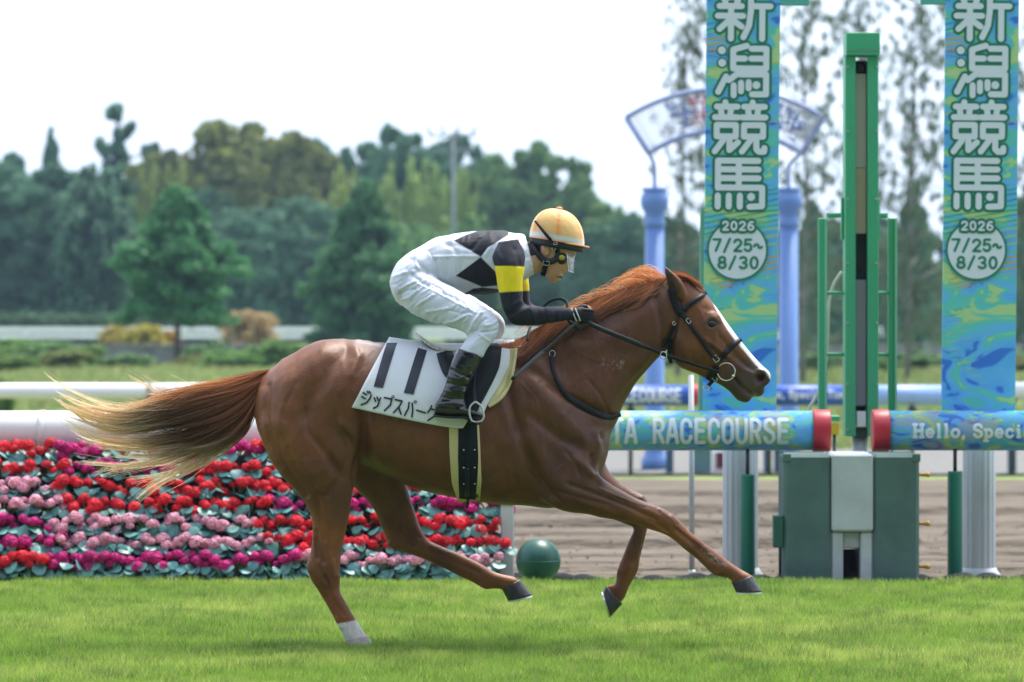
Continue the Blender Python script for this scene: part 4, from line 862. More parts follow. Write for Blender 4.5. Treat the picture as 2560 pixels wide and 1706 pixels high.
pv_, pf_ = lathe([(.030, 0), (.040, .055), (.040, .06)], 12); PM = mesh_np('pot', pv_, pf_); PM.materials.append(potm)
sv_, sf_ = lathe([(.006, 0), (.004, 1.0)], 6); STM = mesh_np('stem', sv_, sf_); STM.materials.append(mat('stem_green', (.10, .20, .05), rough=.6))
# colour runs per row (from the grass up): (until pixel, colour) in 2353-wide view
runs = [[(118, 'red'), (642, 'magenta'), (2000, 'pink')], [(132, 'magenta'), (645, 'pink'), (2000, 'red')], [(150, 'magenta'), (625, 'pink'), (2000, 'red')], [(160, 'pink'), (655, 'red'), (2000, 'magenta')], [(160, 'pink'), (2000, 'red')], [(195, 'red'), (2000, 'magenta')], [(160, 'red'), (2000, 'magenta')]]
ordn = ['first', 'second', 'third', 'fourth', 'fifth', 'sixth', 'seventh', 'eighth', 'ninth', 'tenth', 'eleventh', 'twelfth', 'thirteenth', 'fourteenth', 'fifteenth', 'sixteenth', 'seventeenth']
rowname = ['front row', 'second row up', 'third row up', 'middle row', 'third row down', 'second row down', 'top row']
def part(me, par, loc, rot, sc):
    o = bpy.data.objects.new(me.name, me); COL.objects.link(o); o.parent = par; o.location = loc; o.rotation_euler = rot; o.scale = sc if np.ndim(sc) else (sc, sc, sc); return o
for k in range(NR):
    d = row_d(k); step = .245; n = 0; x = XL + .14 + (.08 if k % 2 else 0)
    while x < XR - .02:
        pxv = (CX + x * F / d) / 1.088; c = next(cc for lim, cc in runs[k] if pxv < lim)
        if k in (5, 6) and pxv > 195 and g.random() < .25: c = 'red'
        pos = 'at the left picture edge' if pxv < -60 else '%s from left' % ordn[min(n, 16)]
        t = thing('flower_plant', (x, d - D0 + .045, row_z(k)), '%s flowers, %s in the %s of the bed' % ({'red': 'bright red', 'pink': 'pale pink', 'magenta': 'deep magenta'}[c], pos, rowname[k]), 'plant', 'potted plants in the tiered flower bed')
        part(PM, t, (0, 0, 0), (0, 0, 0), 1)
        nh = int(g.integers(6, 10)); xs = g.permutation(np.linspace(-.115, .115, nh)) + g.normal(0, .014, nh)
        for j in range(nh):
            hx, hy, hz = xs[j], g.uniform(-.055, .03), .104 + (-.030 if j % 3 == 0 else .006) + g.uniform(-.02, .022); part(HM[c][int(g.integers(3))], t, (hx, hy, hz), (g.uniform(-.1, .5), g.normal(0, .2), g.uniform(0, 6.28)), g.uniform(.58, 1.08))
            part(STM, t, (hx * .3, .0, .04), (math.atan2(-hy, .08) if False else 0, math.atan2(hx * .7, hz - .04), 0), (1, 1, max(.02, math.hypot(hx * .7, hz - .05))))
        nl = 18 if k == 0 else 13
        for j in range(nl):
            a = g.uniform(0, 6.28); lx = g.uniform(-.13, .13); lz = g.uniform(-.005 if k == 0 else .018, .075); ly = -.035 - .035 * g.random() if g.random() < .75 else .02
            part(LM, t, (lx, ly, max(lz, .012)), (g.uniform(.25, 1.15), g.normal(0, .35), g.normal(0, .5)), g.uniform(.7, 1.15))
        x += step; n += 1
# ------------------------------------------------------------------ racehorse
HX = WX(1180, D0)
horse = thing('racehorse', (HX, 0, 0), 'chestnut racehorse with white blaze galloping to the right across the turf', 'horse')

def mirror_y(vf): v = vf[0].copy(); v[:, 1] *= -1; return v, [q[::-1] for q in vf[1]]

trunk = loft([
 (636, 1015, 638, 1062, 0, .05), (648, 968, 652, 1095, 0, .13), (668, 936, 678, 1125, 0, .185), (700, 905, 710, 1140, 0, .225),
 (740, 880, 750, 1150, 0, .25), (790, 853, 800, 1155, 0, .268), (845, 844, 850, 1150, 0, .272), (900, 851, 905, 1160, 0, .262),
 (960, 858, 962, 1187, 0, .268, -.04), (1030, 864, 1030, 1219, 0, .285, -.06), (1100, 868, 1100, 1237, 0, .295, -.08), (1180, 864, 1180, 1252, 0, .288, -.1),
 (1250, 855, 1250, 1262, 0, .255, -.12), (1315, 858, 1315, 1265, 0, .232, -.12), (1375, 880, 1375, 1272, 0, .222, -.1), (1430, 935, 1425, 1262, 0, .205),
 (1475, 990, 1472, 1225, 0, .175), (1508, 1035, 1503, 1185, 0, .135), (1528, 1075, 1520, 1135, 0, .07)], n=40, e=2.15)
neck = loft([
 (1245, 868, 1420, 1200, 0, .165, -.35), (1305, 852, 1490, 1140, 0, .16, -.38), (1365, 818, 1538, 1065, 0, .145, -.4), (1420, 786, 1556, 1020, 0, .13, -.4),
 (1480, 757, 1585, 968, 0, .112, -.38), (1545, 733, 1616, 927, 0, .1, -.34), (1605, 714, 1643, 897, 0, .088, -.28), (1655, 702, 1668, 872, 0, .08, -.2),
 (1695, 700, 1690, 840, 0, .068, -.1)], n=32)
head = loft([
 (1690, 700, 1676, 800, 0, .05), (1718, 700, 1672, 858, 0, .068), (1743, 718, 1681, 897, 0, .08, .02), (1768, 740, 1697, 916, 0, .088, .05), (1788, 765, 1718, 926, 0, .09, .1),
 (1808, 791, 1745, 936, 0, .083, .16), (1826, 818, 1770, 949, 0, .068, .15), (1845, 845, 1790, 957, 0, .054, .08), (1864, 868, 1808, 967, 0, .047, 0),
 (1884, 891, 1823, 978, 0, .046, 0), (1904, 914, 1834, 990, 0, .048, 0), (1920, 928, 1846, 1002, 0, .048, 0), (1928, 944, 1862, 1002, 0, .043), (1921, 958, 1882, 993, 0, .03)], n=32, e=2.25)
muzzle = [ellip(1908, 944, -.03, 20, 22, .027), ellip(1908, 944, .03, 20, 22, .027),
          ellip(1893, 974, 0, 18, 18, .038, 25), ellip(1856, 992, 0, 21, 13, .034, 20)]
browb = [ellip(1783, 797, s * .060, 24, 18, .024, 40) for s in (-1, 1)]
hind_near = loft([
 (690, 960, 860, 930, -.10, .14), (646, 1050, 890, 1035, -.125, .145), (668, 1135, 903, 1135, -.142, .125), (708, 1199, 893, 1195, -.15, .10),
 (756, 1247, 880, 1243, -.15, .078), (777, 1290, 874, 1288, -.148, .063), (781, 1335, 865, 1332, -.146, .052), (776, 1378, 855, 1372, -.144, .046),
 (767, 1415, 850, 1413, -.142, .048), (777, 1448, 850, 1450, -.14, .043), (797, 1481, 850, 1480, -.138, .035), (820, 1518, 868, 1514, -.136, .031),
 (838, 1549, 887, 1546, -.135, .034), (852, 1578, 904, 1572, -.135, .037), (862, 1600, 918, 1594, -.135, .038), (866, 1609, 924, 1606, -.135, .036)], n=28)
hind_far = loft([
 (720, 980, 900, 940, .10, .13), (740, 1060, 940, 1010, .125, .13), (820, 1155, 985, 1115, .14, .115), (888, 1223, 1014, 1195, .148, .085),
 (922, 1257, 1027, 1246, .15, .065), (944, 1295, 1038, 1285, .15, .054), (959, 1330, 1049, 1313, .15, .047), (972, 1364, 1062, 1337, .148, .047),
 (1012, 1381, 1074, 1352, .146, .042), (1050, 1395, 1094, 1362, .145, .036), (1094, 1414, 1118, 1373, .144, .032), (1142, 1438, 1160, 1390, .143, .031),
 (1184, 1458, 1202, 1409, .142, .033), (1213, 1471, 1232, 1427, .142, .035), (1236, 1471, 1256, 1436, .142, .031), (1252, 1472, 1290, 1445, .142, .035), (1262, 1482, 1303, 1460, .142, .034)], n=28)
fore_near = loft([
 (1285, 1130, 1450, 1010, -.10, .10), (1325, 1215, 1490, 1120, -.125, .10), (1388, 1272, 1496, 1183, -.138, .092), (1465, 1287, 1518, 1200, -.14, .074), (1535, 1299, 1562, 1228, -.138, .058),
 (1588, 1311, 1606, 1252, -.136, .048), (1628, 1325, 1642, 1264, -.135, .046), (1660, 1335, 1680, 1285, -.134, .046), (1684, 1350, 1704, 1308, -.133, .041),
 (1708, 1370, 1728, 1331, -.132, .033), (1742, 1398, 1766, 1362, -.131, .029), (1768, 1424, 1800, 1386, -.13, .034), (1790, 1439, 1826, 1406, -.13, .036),
 (1818, 1444, 1850, 1423, -.13, .030), (1829, 1454, 1876, 1437, -.13, .036), (1834, 1466, 1884, 1451, -.13, .036)], n=26)
fore_far = loft([
 (1330, 1130, 1470, 1020, .10, .09), (1400, 1225, 1505, 1130, .12, .09), (1478, 1280, 1532, 1188, .125, .075), (1540, 1302, 1572, 1220, .125, .058),
 (1570, 1314, 1610, 1236, .125, .049), (1580, 1318, 1623, 1262, .125, .047), (1583, 1326, 1622, 1300, .125, .043), (1577, 1340, 1615, 1336, .125, .035), (1568, 1360, 1608, 1364, .125, .030),
 (1556, 1394, 1600, 1396, .125, .031), (1544, 1420, 1596, 1422, .125, .036), (1540, 1441, 1588, 1440, .125, .035), (1537, 1458, 1575, 1462, .125, .030), (1522, 1463, 1562, 1494, .125, .035), (1512, 1472, 1548, 1512, .125, .034)], n=26)
dock = loft([(690, 912, 684, 955, 0, .05), (660, 930, 668, 968, 0, .035), (625, 948, 632, 974, 0, .024), (585, 962, 590, 978, 0, .012)], n=14)
def ear(s):
    return loft([(1676, 745, 1722, 752, s * .05, .026), (1673, 728, 1716, 730, s * .062, .028), (1668, 706, 1708, 710, s * .07, .027), (1663, 688, 1695, 694, s * .076, .021), (1661, 675, 1682, 682, s * .078, .013), (1662, 665, 1670, 671, s * .078, .007)], n=14)

hv, hf = remesh([trunk, neck, head, hind_near, hind_far, fore_near, fore_far, dock, ear(-1), ear(1)] + muzzle + browb, .0062)
qx, qy = px_of(hv)
# heavier smoothing where muscles blend, light on legs, face and ears
ww = np.full(len(hv), .5)
trunkm = np.clip(1 - np.maximum(np.clip((qy - 1215) / 50, 0, 1), np.clip((qx - 1560) / 80, 0, 1)), 0, 1)
earm = np.where((qy < 730) & (np.abs(hv[:, 1]) > .045), .18, 1.0)
hv = smooth_np(hv, hf, 3, np.where(qy > 1230, .38, .5) * earm)
hv = smooth_np(hv, hf, 60, .62 * trunkm)
strokes = [
 ([(905, 1010), (908, 1080), (904, 1140), (895, 1195)], -.026, 15, 'both'), ([(925, 1060), (938, 1120), (955, 1165)], .008, 14, 'both'),
 ([(672, 965), (664, 1040), (680, 1105), (722, 1180), (765, 1240)], -.013, 9, 'both'), ([(650, 975), (645, 1040), (660, 1100)], .006, 10, 'both'),
 ([(868, 872), (820, 935), (775, 995), (760, 1040)], -.014, 26, 'both'), ([(800, 880), (730, 950), (700, 1010)], .012, 34, 'both'),
 ([(884, 862), (894, 895), (880, 940)], .012, 14, 'both'), ([(765, 1030), (775, 1085), (820, 1140), (855, 1190)], -.012, 12, 'both'),
 ([(860, 1060), (885, 1090), (893, 1130)], .013, 13, 'both'), ([(700, 1060), (740, 1130), (775, 1180)], .012, 22, 'both'),
 ([(830, 1150), (840, 1200), (820, 1240)], -.009, 11, 'both'), ([(795, 1240), (800, 1290), (812, 1350)], -.008, 8, 'near'),
 ([(790, 1330), (797, 1370), (808, 1405)], -.014, 7, 'near'), ([(830, 1405), (835, 1440)], .007, 9, 'near'), ([(800, 1420), (812, 1450)], -.006, 6, 'near'),
 ([(815, 1470), (845, 1530)], -.004, 4, 'near'),
 ([(1292, 905), (1345, 935), (1405, 985), (1470, 1022), (1530, 1040)], -.014, 15, 'both'), ([(1330, 960), (1400, 1040), (1470, 1110)], .010, 24, 'both'),
 ([(1268, 950), (1280, 1010), (1300, 1080), (1330, 1160), (1372, 1240)], -.022, 17, 'both'), ([(1330, 1040), (1390, 1090), (1450, 1120)], -.012, 16, 'both'),
 ([(1320, 1100), (1360, 1160), (1400, 1210)], .014, 26, 'both'), ([(1440, 1150), (1470, 1175), (1500, 1200)], .012, 13, 'near'),
 ([(1490, 1085), (1497, 1130), (1490, 1170), (1478, 1185)], .010, 12, 'both'), ([(1478, 1140), (1484, 1180)], -.014, 8, 'both'),
 ([(1540, 1020), (1580, 965), (1640, 895)], -.008, 10, 'both'), ([(1560, 940), (1500, 1000)], .006, 16, 'both'),
 ([(1400, 870), (1480, 860), (1560, 820), (1620, 770)], .009, 32, 'both'), ([(1640, 745), (1655, 800), (1662, 860)], -.012, 11, 'both'),
 ([(1420, 1210), (1480, 1232), (1560, 1262), (1640, 1300)], -.009, 7, 'near'), ([(1450, 1255), (1530, 1280)], .006, 9, 'near'),
 ([(1655, 1290), (1675, 1310)], .006, 10, 'near'), ([(1690, 1328), (1730, 1362), (1775, 1402)], -.006, 4.5, 'near'), ([(1640, 1305), (1660, 1322)], -.005, 6, 'near'),
 ([(1590, 1335), (1580, 1370), (1570, 1400)], -.005, 5, 'far'), ([(1575, 1415), (1560, 1430)], .006, 8, 'far'),
 ([(1000, 1270), (1015, 1310), (1030, 1345)], -.010, 8, 'far'), ([(1075, 1375), (1140, 1408), (1200, 1435)], -.005, 5, 'far'), ([(1035, 1335), (1045, 1350)], .007, 8, 'far'),
 ([(1060, 1220), (1160, 1240), (1260, 1250)], .004, 20, 'both'),
 # head
 ([(1684, 905), (1679, 868), (1686, 825), (1700, 790)], -.010, 6, 'both'), ([(1700, 850), (1712, 890)], .010, 20, 'both'),
 ([(1690, 902), (1725, 922), (1760, 936)], .005, 8, 'both'), ([(1765, 850), (1795, 872), (1818, 892)], .007, 6, 'both'), ([(1775, 868), (1805, 892), (1826, 912)], -.007, 7, 'both'),
 ([(1800, 845), (1830, 880), (1865, 915)], -.006, 9, 'both'), ([(1764, 772), (1778, 778), (1788, 785)], -.003, 8, 'both'),
 ([(1779, 810), (1780, 810)], -.012, 9, 'both'), ([(1763, 806), (1771, 796), (1785, 795), (1795, 804)], .004, 4, 'both'), ([(1765, 820), (1778, 826), (1791, 818)], .003, 4, 'both'),
 ([(1836, 944), (1850, 964), (1868, 983), (1888, 997)], -.016, 4.2, 'both'), ([(1903, 945), (1904, 947)], -.050, 12, 'both'),
 ([(1890, 935), (1898, 925), (1912, 926), (1920, 938), (1914, 952), (1900, 957)], .004, 4, 'both'), ([(1830, 905), (1880, 935)], .004, 10, 'both'),
 ([(1679, 722), (1682, 705), (1676, 690)], -.010, 5, 'both'),
]
hv = sculpt(hv, hf, [(a, b * 1.15, c_ * .85, m_) for a, b, c_, m_ in strokes])
hv = smooth_np(hv, hf, 2, .4)
# veins and skin folds: fine ridges
veins = [([(1690, 1322), (1740, 1362), (1790, 1408)], -.008, 3, 'near'), ([(1770, 1425), (1790, 1436)], .008, 6, 'near'), ([(1680, 1290), (1692, 1305)], .006, 6, 'near'), ([(1655, 1330), (1668, 1334)], .006, 5, 'near'), ([(972, 1362), (985, 1370)], .010, 8, 'far'), ([(1000, 1330), (1015, 1352), (1030, 1368)], -.010, 6, 'far'), ([(1205, 1462), (1216, 1470)], .008, 6, 'far'), ([(1546, 1425), (1543, 1435)], .007, 6, 'far'), ([(1605, 1245), (1615, 1262)], .006, 7, 'far'), ([(768, 1412), (775, 1425)], .008, 8, 'near'), ([(790, 1350), (795, 1395)], -.010, 5, 'near'), ([(842, 1548), (852, 1570)], .006, 6, 'near'), ([(1700, 1345), (1750, 1390), (1778, 1420)], .003, 3, 'near'), ([(1650, 1275), (1680, 1300), (1690, 1318)], .005, 4, 'near'), ([(1620, 1300), (1655, 1318), (1675, 1332)], -.005, 3, 'near'), ([(1540, 1245), (1610, 1270)], -.004, 3, 'near'),
  ([(1380, 1225), (1450, 1245), (1520, 1262)], -.004, 4, 'near'), ([(812, 1440), (836, 1500), (862, 1540)], -.005, 3, 'near'), ([(826, 1400), (830, 1445)], -.006, 4, 'near'), ([(845, 1395), (844, 1440)], .004, 4, 'near'), ([(1590, 1330), (1578, 1395)], -.004, 2.5, 'far'), ([(1606, 1330), (1592, 1400)], .003, 3, 'far'), ([(1070, 1372), (1140, 1405), (1200, 1432)], -.004, 2.5, 'far'), ([(1030, 1325), (1048, 1345)], -.006, 4, 'far'),
  ([(1330, 1180), (1370, 1215), (1400, 1255)], -.006, 5, 'near'), ([(1415, 1130), (1440, 1160), (1450, 1190)], -.006, 6, 'near'), ([(720, 1120), (745, 1180), (780, 1225)], -.005, 5, 'near'), ([(850, 1090), (868, 1130), (862, 1180)], -.006, 6, 'near'), ([(740, 960), (715, 1010), (712, 1050)], -.005, 8, 'near'), ([(960, 1075), (1000, 1060)], .003, 6, 'near'),
  ([(1745, 770), (1760, 800), (1762, 830)], .003, 4, 'near'), ([(1795, 830), (1800, 850)], -.003, 4, 'near'), ([(1855, 905), (1880, 925)], -.003, 5, 'near'),([(1300, 955), (1340, 1000), (1352, 1060)], .0025, 3, 'near'), ([(1440, 880), (1500, 905), (1530, 890)], .002, 3, 'near'), ([(700, 1040), (690, 1100), (705, 1160)], .002, 3, 'near'),
         ([(1470, 950), (1500, 985), (1520, 1025)], -.004, 4, 'near'), ([(1420, 985), (1470, 1010), (1500, 1035)], -.003, 4, 'near'), ([(1500, 1085), (1503, 1095)], -.010, 5, 'near'),
         ([(780, 850), (776, 866)], .002, 3, 'near'), ([(1500, 1222), (1590, 1262), (1650, 1290)], .003, 3, 'near'), ([(1740, 850), (1735, 880), (1748, 905)], .0025, 3, 'near'),
         ([(1800, 850), (1812, 872), (1840, 890)], .0025, 2.5, 'near'), ([(1120, 1190), (1220, 1215), (1300, 1205)], .002, 4, 'near')]
hv = sculpt(hv, hf, veins)
hn = normals_np(hv, hf)
hv = hv + hn * ((vnoise(hv, 14, 3) - .5) * .006 + (vnoise(hv, 5, 9) - .5) * .010 * np.clip((1520 - qx) / 120, 0, 1) * np.clip((1240 - qy) / 80, 0, 1) * np.clip((qx - 600) / 60, 0, 1))[:, None]
def stri(v, ang, fa, fb, seed):
    a = R(ang); q = np.stack([(v[:, 0] * math.cos(a) + v[:, 2] * math.sin(a)) * fb, v[:, 1] * fb, (-v[:, 0] * math.sin(a) + v[:, 2] * math.cos(a)) * fa], 1); return vnoise(q, 1.0, seed) - .5
tm_ = np.clip((1230 - qy) / 60, 0, 1) * np.clip((1600 - qx) / 80, 0, 1)
hv = hv + normals_np(hv, hf) * (tm_ * (stri(hv, 62, 34, 7, 51) * .0045 + stri(hv, 40, 60, 12, 52) * .0022 + stri(hv, 100, 45, 9, 53) * .003))[:, None]
HB = BVHTree.FromPolygons([tuple(p) for p in hv], [tuple(int(i) for i in q) for q in hf])
def near_y(x, z, default=None):
    h = HB.ray_cast(Vector((x, -1.5, z)), Vector((0, 1, 0)))
    return h[0].y if h[0] is not None else default

# coat colours
qx, qy = px_of(hv)
base = np.array((.150, .053, .021)); dark = np.array((.074, .031, .019)); orange = np.array((.29, .100, .031)); grey = np.array((.055, .040, .036))
col = np.tile(base, (len(hv), 1))
def mixc(m, c): 
    global col
    m = np.clip(m, 0, 1)[:, None]; col = col * (1 - m) + np.asarray(c) * m
n1 = vnoise(hv, 3.0, 1); n2 = vnoise(hv, 9.0, 2); n3 = vnoise(hv * np.array((1, 1, .6)), 26.0, 31)
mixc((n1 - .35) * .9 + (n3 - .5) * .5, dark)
mixc(np.clip((qx - 1250) / 200, 0, 1) * .45 * (qy < 1270), dark)  # forehand darkened: its shade is put into the coat colour
mixc(np.clip((900 - qx) / 260, 0, 1) * .45 * (qy < 1150), orange)
leg = np.clip((qy - 1255) / 70, 0, 1); mixc(leg * .85 * np.clip(n2 * 1.3, 0, 1), orange)
mixc(leg * .6 * np.clip((n1 - .45) * 3, 0, 1), dark * .75)
mixc(np.exp(-(dist_poly(qx, qy, [(800, 1370), (815, 1450)]) / 22) ** 2) * .55, dark * .7)
mixc(np.exp(-(dist_poly(qx, qy, [(980, 1300), (1040, 1350)]) / 25) ** 2) * .5, dark * .8)
hd = np.clip((qx - 1690) / 30, 0, 1) * (qy < 1020)
mixc(hd * .5, orange * .8)
mz = np.clip(((qx - 1800) * .55 + (qy - 905) * .85) / 55, 0, 1) * hd * (qy < 1020)
mixc(mz * .85, grey)
mixc(np.exp(-(np.hypot((qx - 1779), (qy - 811) * 1.2) / 20) ** 2) * .9 * hd, grey)
mixc(np.exp(-(np.hypot((qx - 1903), (qy - 946)) / 12) ** 2) * .97, (.06, .010, .010))
mixc(np.exp(-(dist_poly(qx, qy, [(1836, 940), (1850, 962), (1868, 982), (1886, 996)]) / 3.0) ** 2) * .35 * np.clip((qx - 1850) / 20, 0, 1), (.40, .34, .31))
# blaze: down the front of the face
prof = [(1776, 741), (1790, 765), (1808, 791), (1826, 818), (1845, 845), (1864, 868), (1884, 891), (1904, 914), (1921, 930), (1928, 942)]
bz = dist_poly(qx, qy, prof)
wdt = np.interp(qx, [1772, 1790, 1815, 1850, 1890, 1912, 1930], [0, 5, 10, 11, 9, 5, 6])
mixc(np.clip((wdt - bz) / 3.0 + .5 + (n2 - .5) * 1.2, 0, 1) * (qx > 1772) * (np.abs(hv[:, 1]) < .055), (.78, .74, .72))
mixc(np.exp(-(np.hypot(qx - 1888, qy - 990) / 7) ** 2) * .6, (.42, .30, .27))
earin = np.exp(-(dist_poly(qx, qy, [(1670, 690), (1679, 712), (1690, 728)]) / 9) ** 2) * (qy < 736) * (hv[:, 1] < -.045); mixc(earin * .85, (.020, .012, .010))
# white sock on the planted hind leg
sock = np.clip((qy - (1556 - (qx - 850) * .22 + (n2 - .5) * 8)) / 3, 0, 1) * (hv[:, 1] < 0) * (qx < 960)
mixc(sock, (.66, .61, .58))
# dried sweat marks
mixc(np.exp(-(dist_poly(qx, qy, [(1755, 1368), (1790, 1402), (1812, 1418)]) / 6) ** 2) * .6 * np.clip((vnoise(hv, 120, 5) - .5) * 4, 0, 1) * (hv[:, 1] < 0), (.55, .50, .48))
mixc(np.exp(-(dist_poly(qx, qy, [(1505, 905), (1545, 915), (1560, 900)]) / 9) ** 2) * np.clip((vnoise(hv, 110, 6) - .55) * 4, 0, .35), (.45, .40, .38))
mixc(np.exp(-(dist_poly(qx, qy, [(895, 852), (915, 855), (948, 862)]) / 8) ** 2) * .6 * np.clip((n2 - .2) * 2, 0, 1), (.50, .45, .44))
# pale skin of the flank and girth fold
mixc(np.exp(-(dist_poly(qx, qy, [(915, 1150), (945, 1165), (960, 1180)]) / 14) ** 2) * .4, (.20, .13, .08))
coat = mat('chestnut_coat', attr=True, rough=.44, spec=.34, var=.30, vscale=34, bump=.45, bscale=260, stretch=(.40, 1, .26), bdist=.005)
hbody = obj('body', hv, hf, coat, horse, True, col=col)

# eyes
for s in (-1, 1):
    y = -near_y(WX(1779, D0), WZ(810, D0), -.08)
    v, f = ellip(1779, 810, s * (y + .001), 12, 9.5, .016)
    e_ = obj('eye', v, f, mat('horse_eye', (.012, .007, .005), rough=.16, spec=.5, coat=.25), horse, True)
    if s < 0:
        t = np.linspace(R(205), R(335), 14)
        pts = np.array([W(1779 + 9 * math.cos(a), 809 - 7.0 * math.sin(a) + 0, D0 - y) for a in t]); pts[:, 1] = s * (y + .010)
        v, f = tube(pts, .0011, 6)
        obj('eyelid', v, f, mat('eyelid', (.30, .24, .21), rough=.3), e_, True)

# hooves with shoes
hoofm = mat('hoof_horn', (.030, .029, .031), rough=.42, var=.5, vscale=60, bump=.25, bscale=60, stretch=(1, 1, .25))
palehoof = mat('pale_hoof_horn', (.36, .31, .27), rough=.5, var=.3, vscale=60)
shoem = mat('shoe_aluminium', (.70, .71, .74), rough=.35, metal=.9)
def hoof(co_h, co_t, so_h, so_t, yc, m, shoe=True, name='hoof'):
    (x0, y0), (x1, y1), (x2, y2), (x3, y3) = co_h, co_t, so_h, so_t
    mid = lambda a, b, t: a + (b - a) * t
    sec = [(x0, y0, x1, y1, yc, .036), (mid(x0, x2, .15), mid(y0, y2, .15), mid(x1, x3, .15), mid(y1, y3, .15), yc, .041), (mid(x0, x2, .6), mid(y0, y2, .6), mid(x1, x3, .6), mid(y1, y3, .6), yc, .050), (x2, y2, x3, y3, yc, .056)]
    v, f = loft(sec, n=28, sub=3); h = obj(name, v, f, m, horse, True)
    if shoe:
        dx, dy = (x2 - x0) * .10, (y2 - y0) * .10
        nx, ny = -(y3 - y2), (x3 - x2); l = math.hypot(nx, ny); nx, ny = nx / l * 4, ny / l * 4
        v, f = loft([(x2, y2, x3, y3, yc, .0565), (x2 + nx, y2 + ny, x3 + nx, y3 + ny, yc, .0565)], n=28, sub=1)
        obj('horseshoe', v, f, shoem, h, False)
    return h
hoof((1253, 1470), (1300, 1449), (1270, 1502), (1331, 1488), .142, hoofm)
hoof((1828, 1456), (1880, 1439), (1840, 1481), (1905, 1480), -.13, hoofm)
hoof((1514, 1464), (1556, 1510), (1507, 1480), (1526, 1543), .125, hoofm)
hoof((861, 1596), (920, 1590), (868, 1617), (936, 1617), -.135, palehoof, False)

# hair ------------------------------------------------------------------
def strands(curves, r0, r1, cols):
    """curves (n,m,3) -> thin tapered ribbons turned at random about their length; cols (n,m,3)"""
    n, m, _ = curves.shape
    t = np.gradient(curves, axis=1); t /= np.linalg.norm(t, axis=2, keepdims=True) + 1e-9
    u = np.cross(t, np.array((0, 1, 0.))); u /= np.linalg.norm(u, axis=2, keepdims=True) + 1e-9
    b = np.cross(t, u)
    tw = np.random.default_rng(n).uniform(-.9, .9, (n, 1, 1)); u = u * np.cos(tw) + b * np.sin(tw)
    rad = (r0 + (r1 - r0) * np.linspace(0, 1, m) ** 1.5)[None, :, None]
    V = np.stack([curves - rad * u, curves + rad * u], 2).reshape(-1, 3)
    idx = (np.arange(n)[:, None] * m + np.arange(m - 1)[None, :]).ravel() * 2
    return V, np.stack([idx, idx + 1, idx + 3, idx + 2], 1), np.repeat(cols.reshape(-1, 3), 2, axis=0)
hairm = mat('horse_hair', attr=True, rough=.40, spec=.5, trans=.5)

def hair_from_guides(guides, n, m, clumps, spread_px, yspread, length=(.55, 1.0), frizz=4.0, seed=1, order=None):
    rg = np.random.default_rng(seed)
    G = []
    for g in guides:
        c = crom(np.array(g, float), 10)
        s = np.concatenate([[0], np.cumsum(np.hypot(*np.diff(c[:, :2], axis=0).T))]); s /= s[-1]
        tt = np.linspace(0, 1, m); G.append(np.stack([np.interp(tt, s, c[:, k]) for k in range(c.shape[1])], 1))
    G = np.array(G)                           # (g,m,3) px,py,y
    ng = len(G)
    cl = np.clip(rg.beta(1.6, 2.0, clumps), 0, 1) * (ng - 1.001); cy = rg.normal(0, 1, clumps); ph = rg.uniform(0, 6.28, (clumps, 2)); cj = rg.normal(0, 1, (clumps, 2)); cL = length[0] + (length[1] - length[0]) * rg.random(clumps) ** 1.15
    out = np.empty((n, m, 3)); par = np.empty((n, 2)); t = np.linspace(0, 1, m)
    for i in range(n):
        c = rg.integers(clumps); u = np.clip(cl[c] + rg.normal(0, .05), 0, ng - 1.001); a = int(u); fr = u - a
        base_ = G[a] * (1 - fr) + G[a + 1] * fr
        L = cL[c] * rg.uniform(.86, 1.0); tt = t * L
        p = np.stack([np.interp(tt, t, base_[:, k]) for k in range(3)], 1)
        wob = np.sin(tt * 5.5 + ph[c, 0]) * t; wob2 = np.sin(tt * 11 + ph[c, 1]) * t
        lock = np.sin(np.minimum(t * 1.15, 1) * 3.1) * .8 + .12; stray = rg.random() < .12
        p[:, 0] += spread_px * (cj[c, 0] * .45 * t + rg.normal(0, .20) * (t if stray else lock)) + frizz * .5 * wob2
        p[:, 1] += spread_px * (cj[c, 1] * .45 * t ** 1.3 + rg.normal(0, .26) * (t * 1.6 if stray else lock)) + frizz * (1.5 * wob + .7 * wob2) + (rg.normal(0, frizz * 1.5) * t ** 2 if stray else 0)
        p[:, 2] += yspread * (cy[c] * .6 + rg.normal(0, .35)) * (.35 + .65 * np.sin(np.minimum(t * 2.2, 1.57)))
        d = D0 + p[:, 2]
        out[i] = np.stack([(p[:, 0] - CX) * d / F, p[:, 2], CAMH - (p[:, 1] - HY) * d / F], 1)
        par[i] = (u / (ng - 1), L)
    return out, par, t

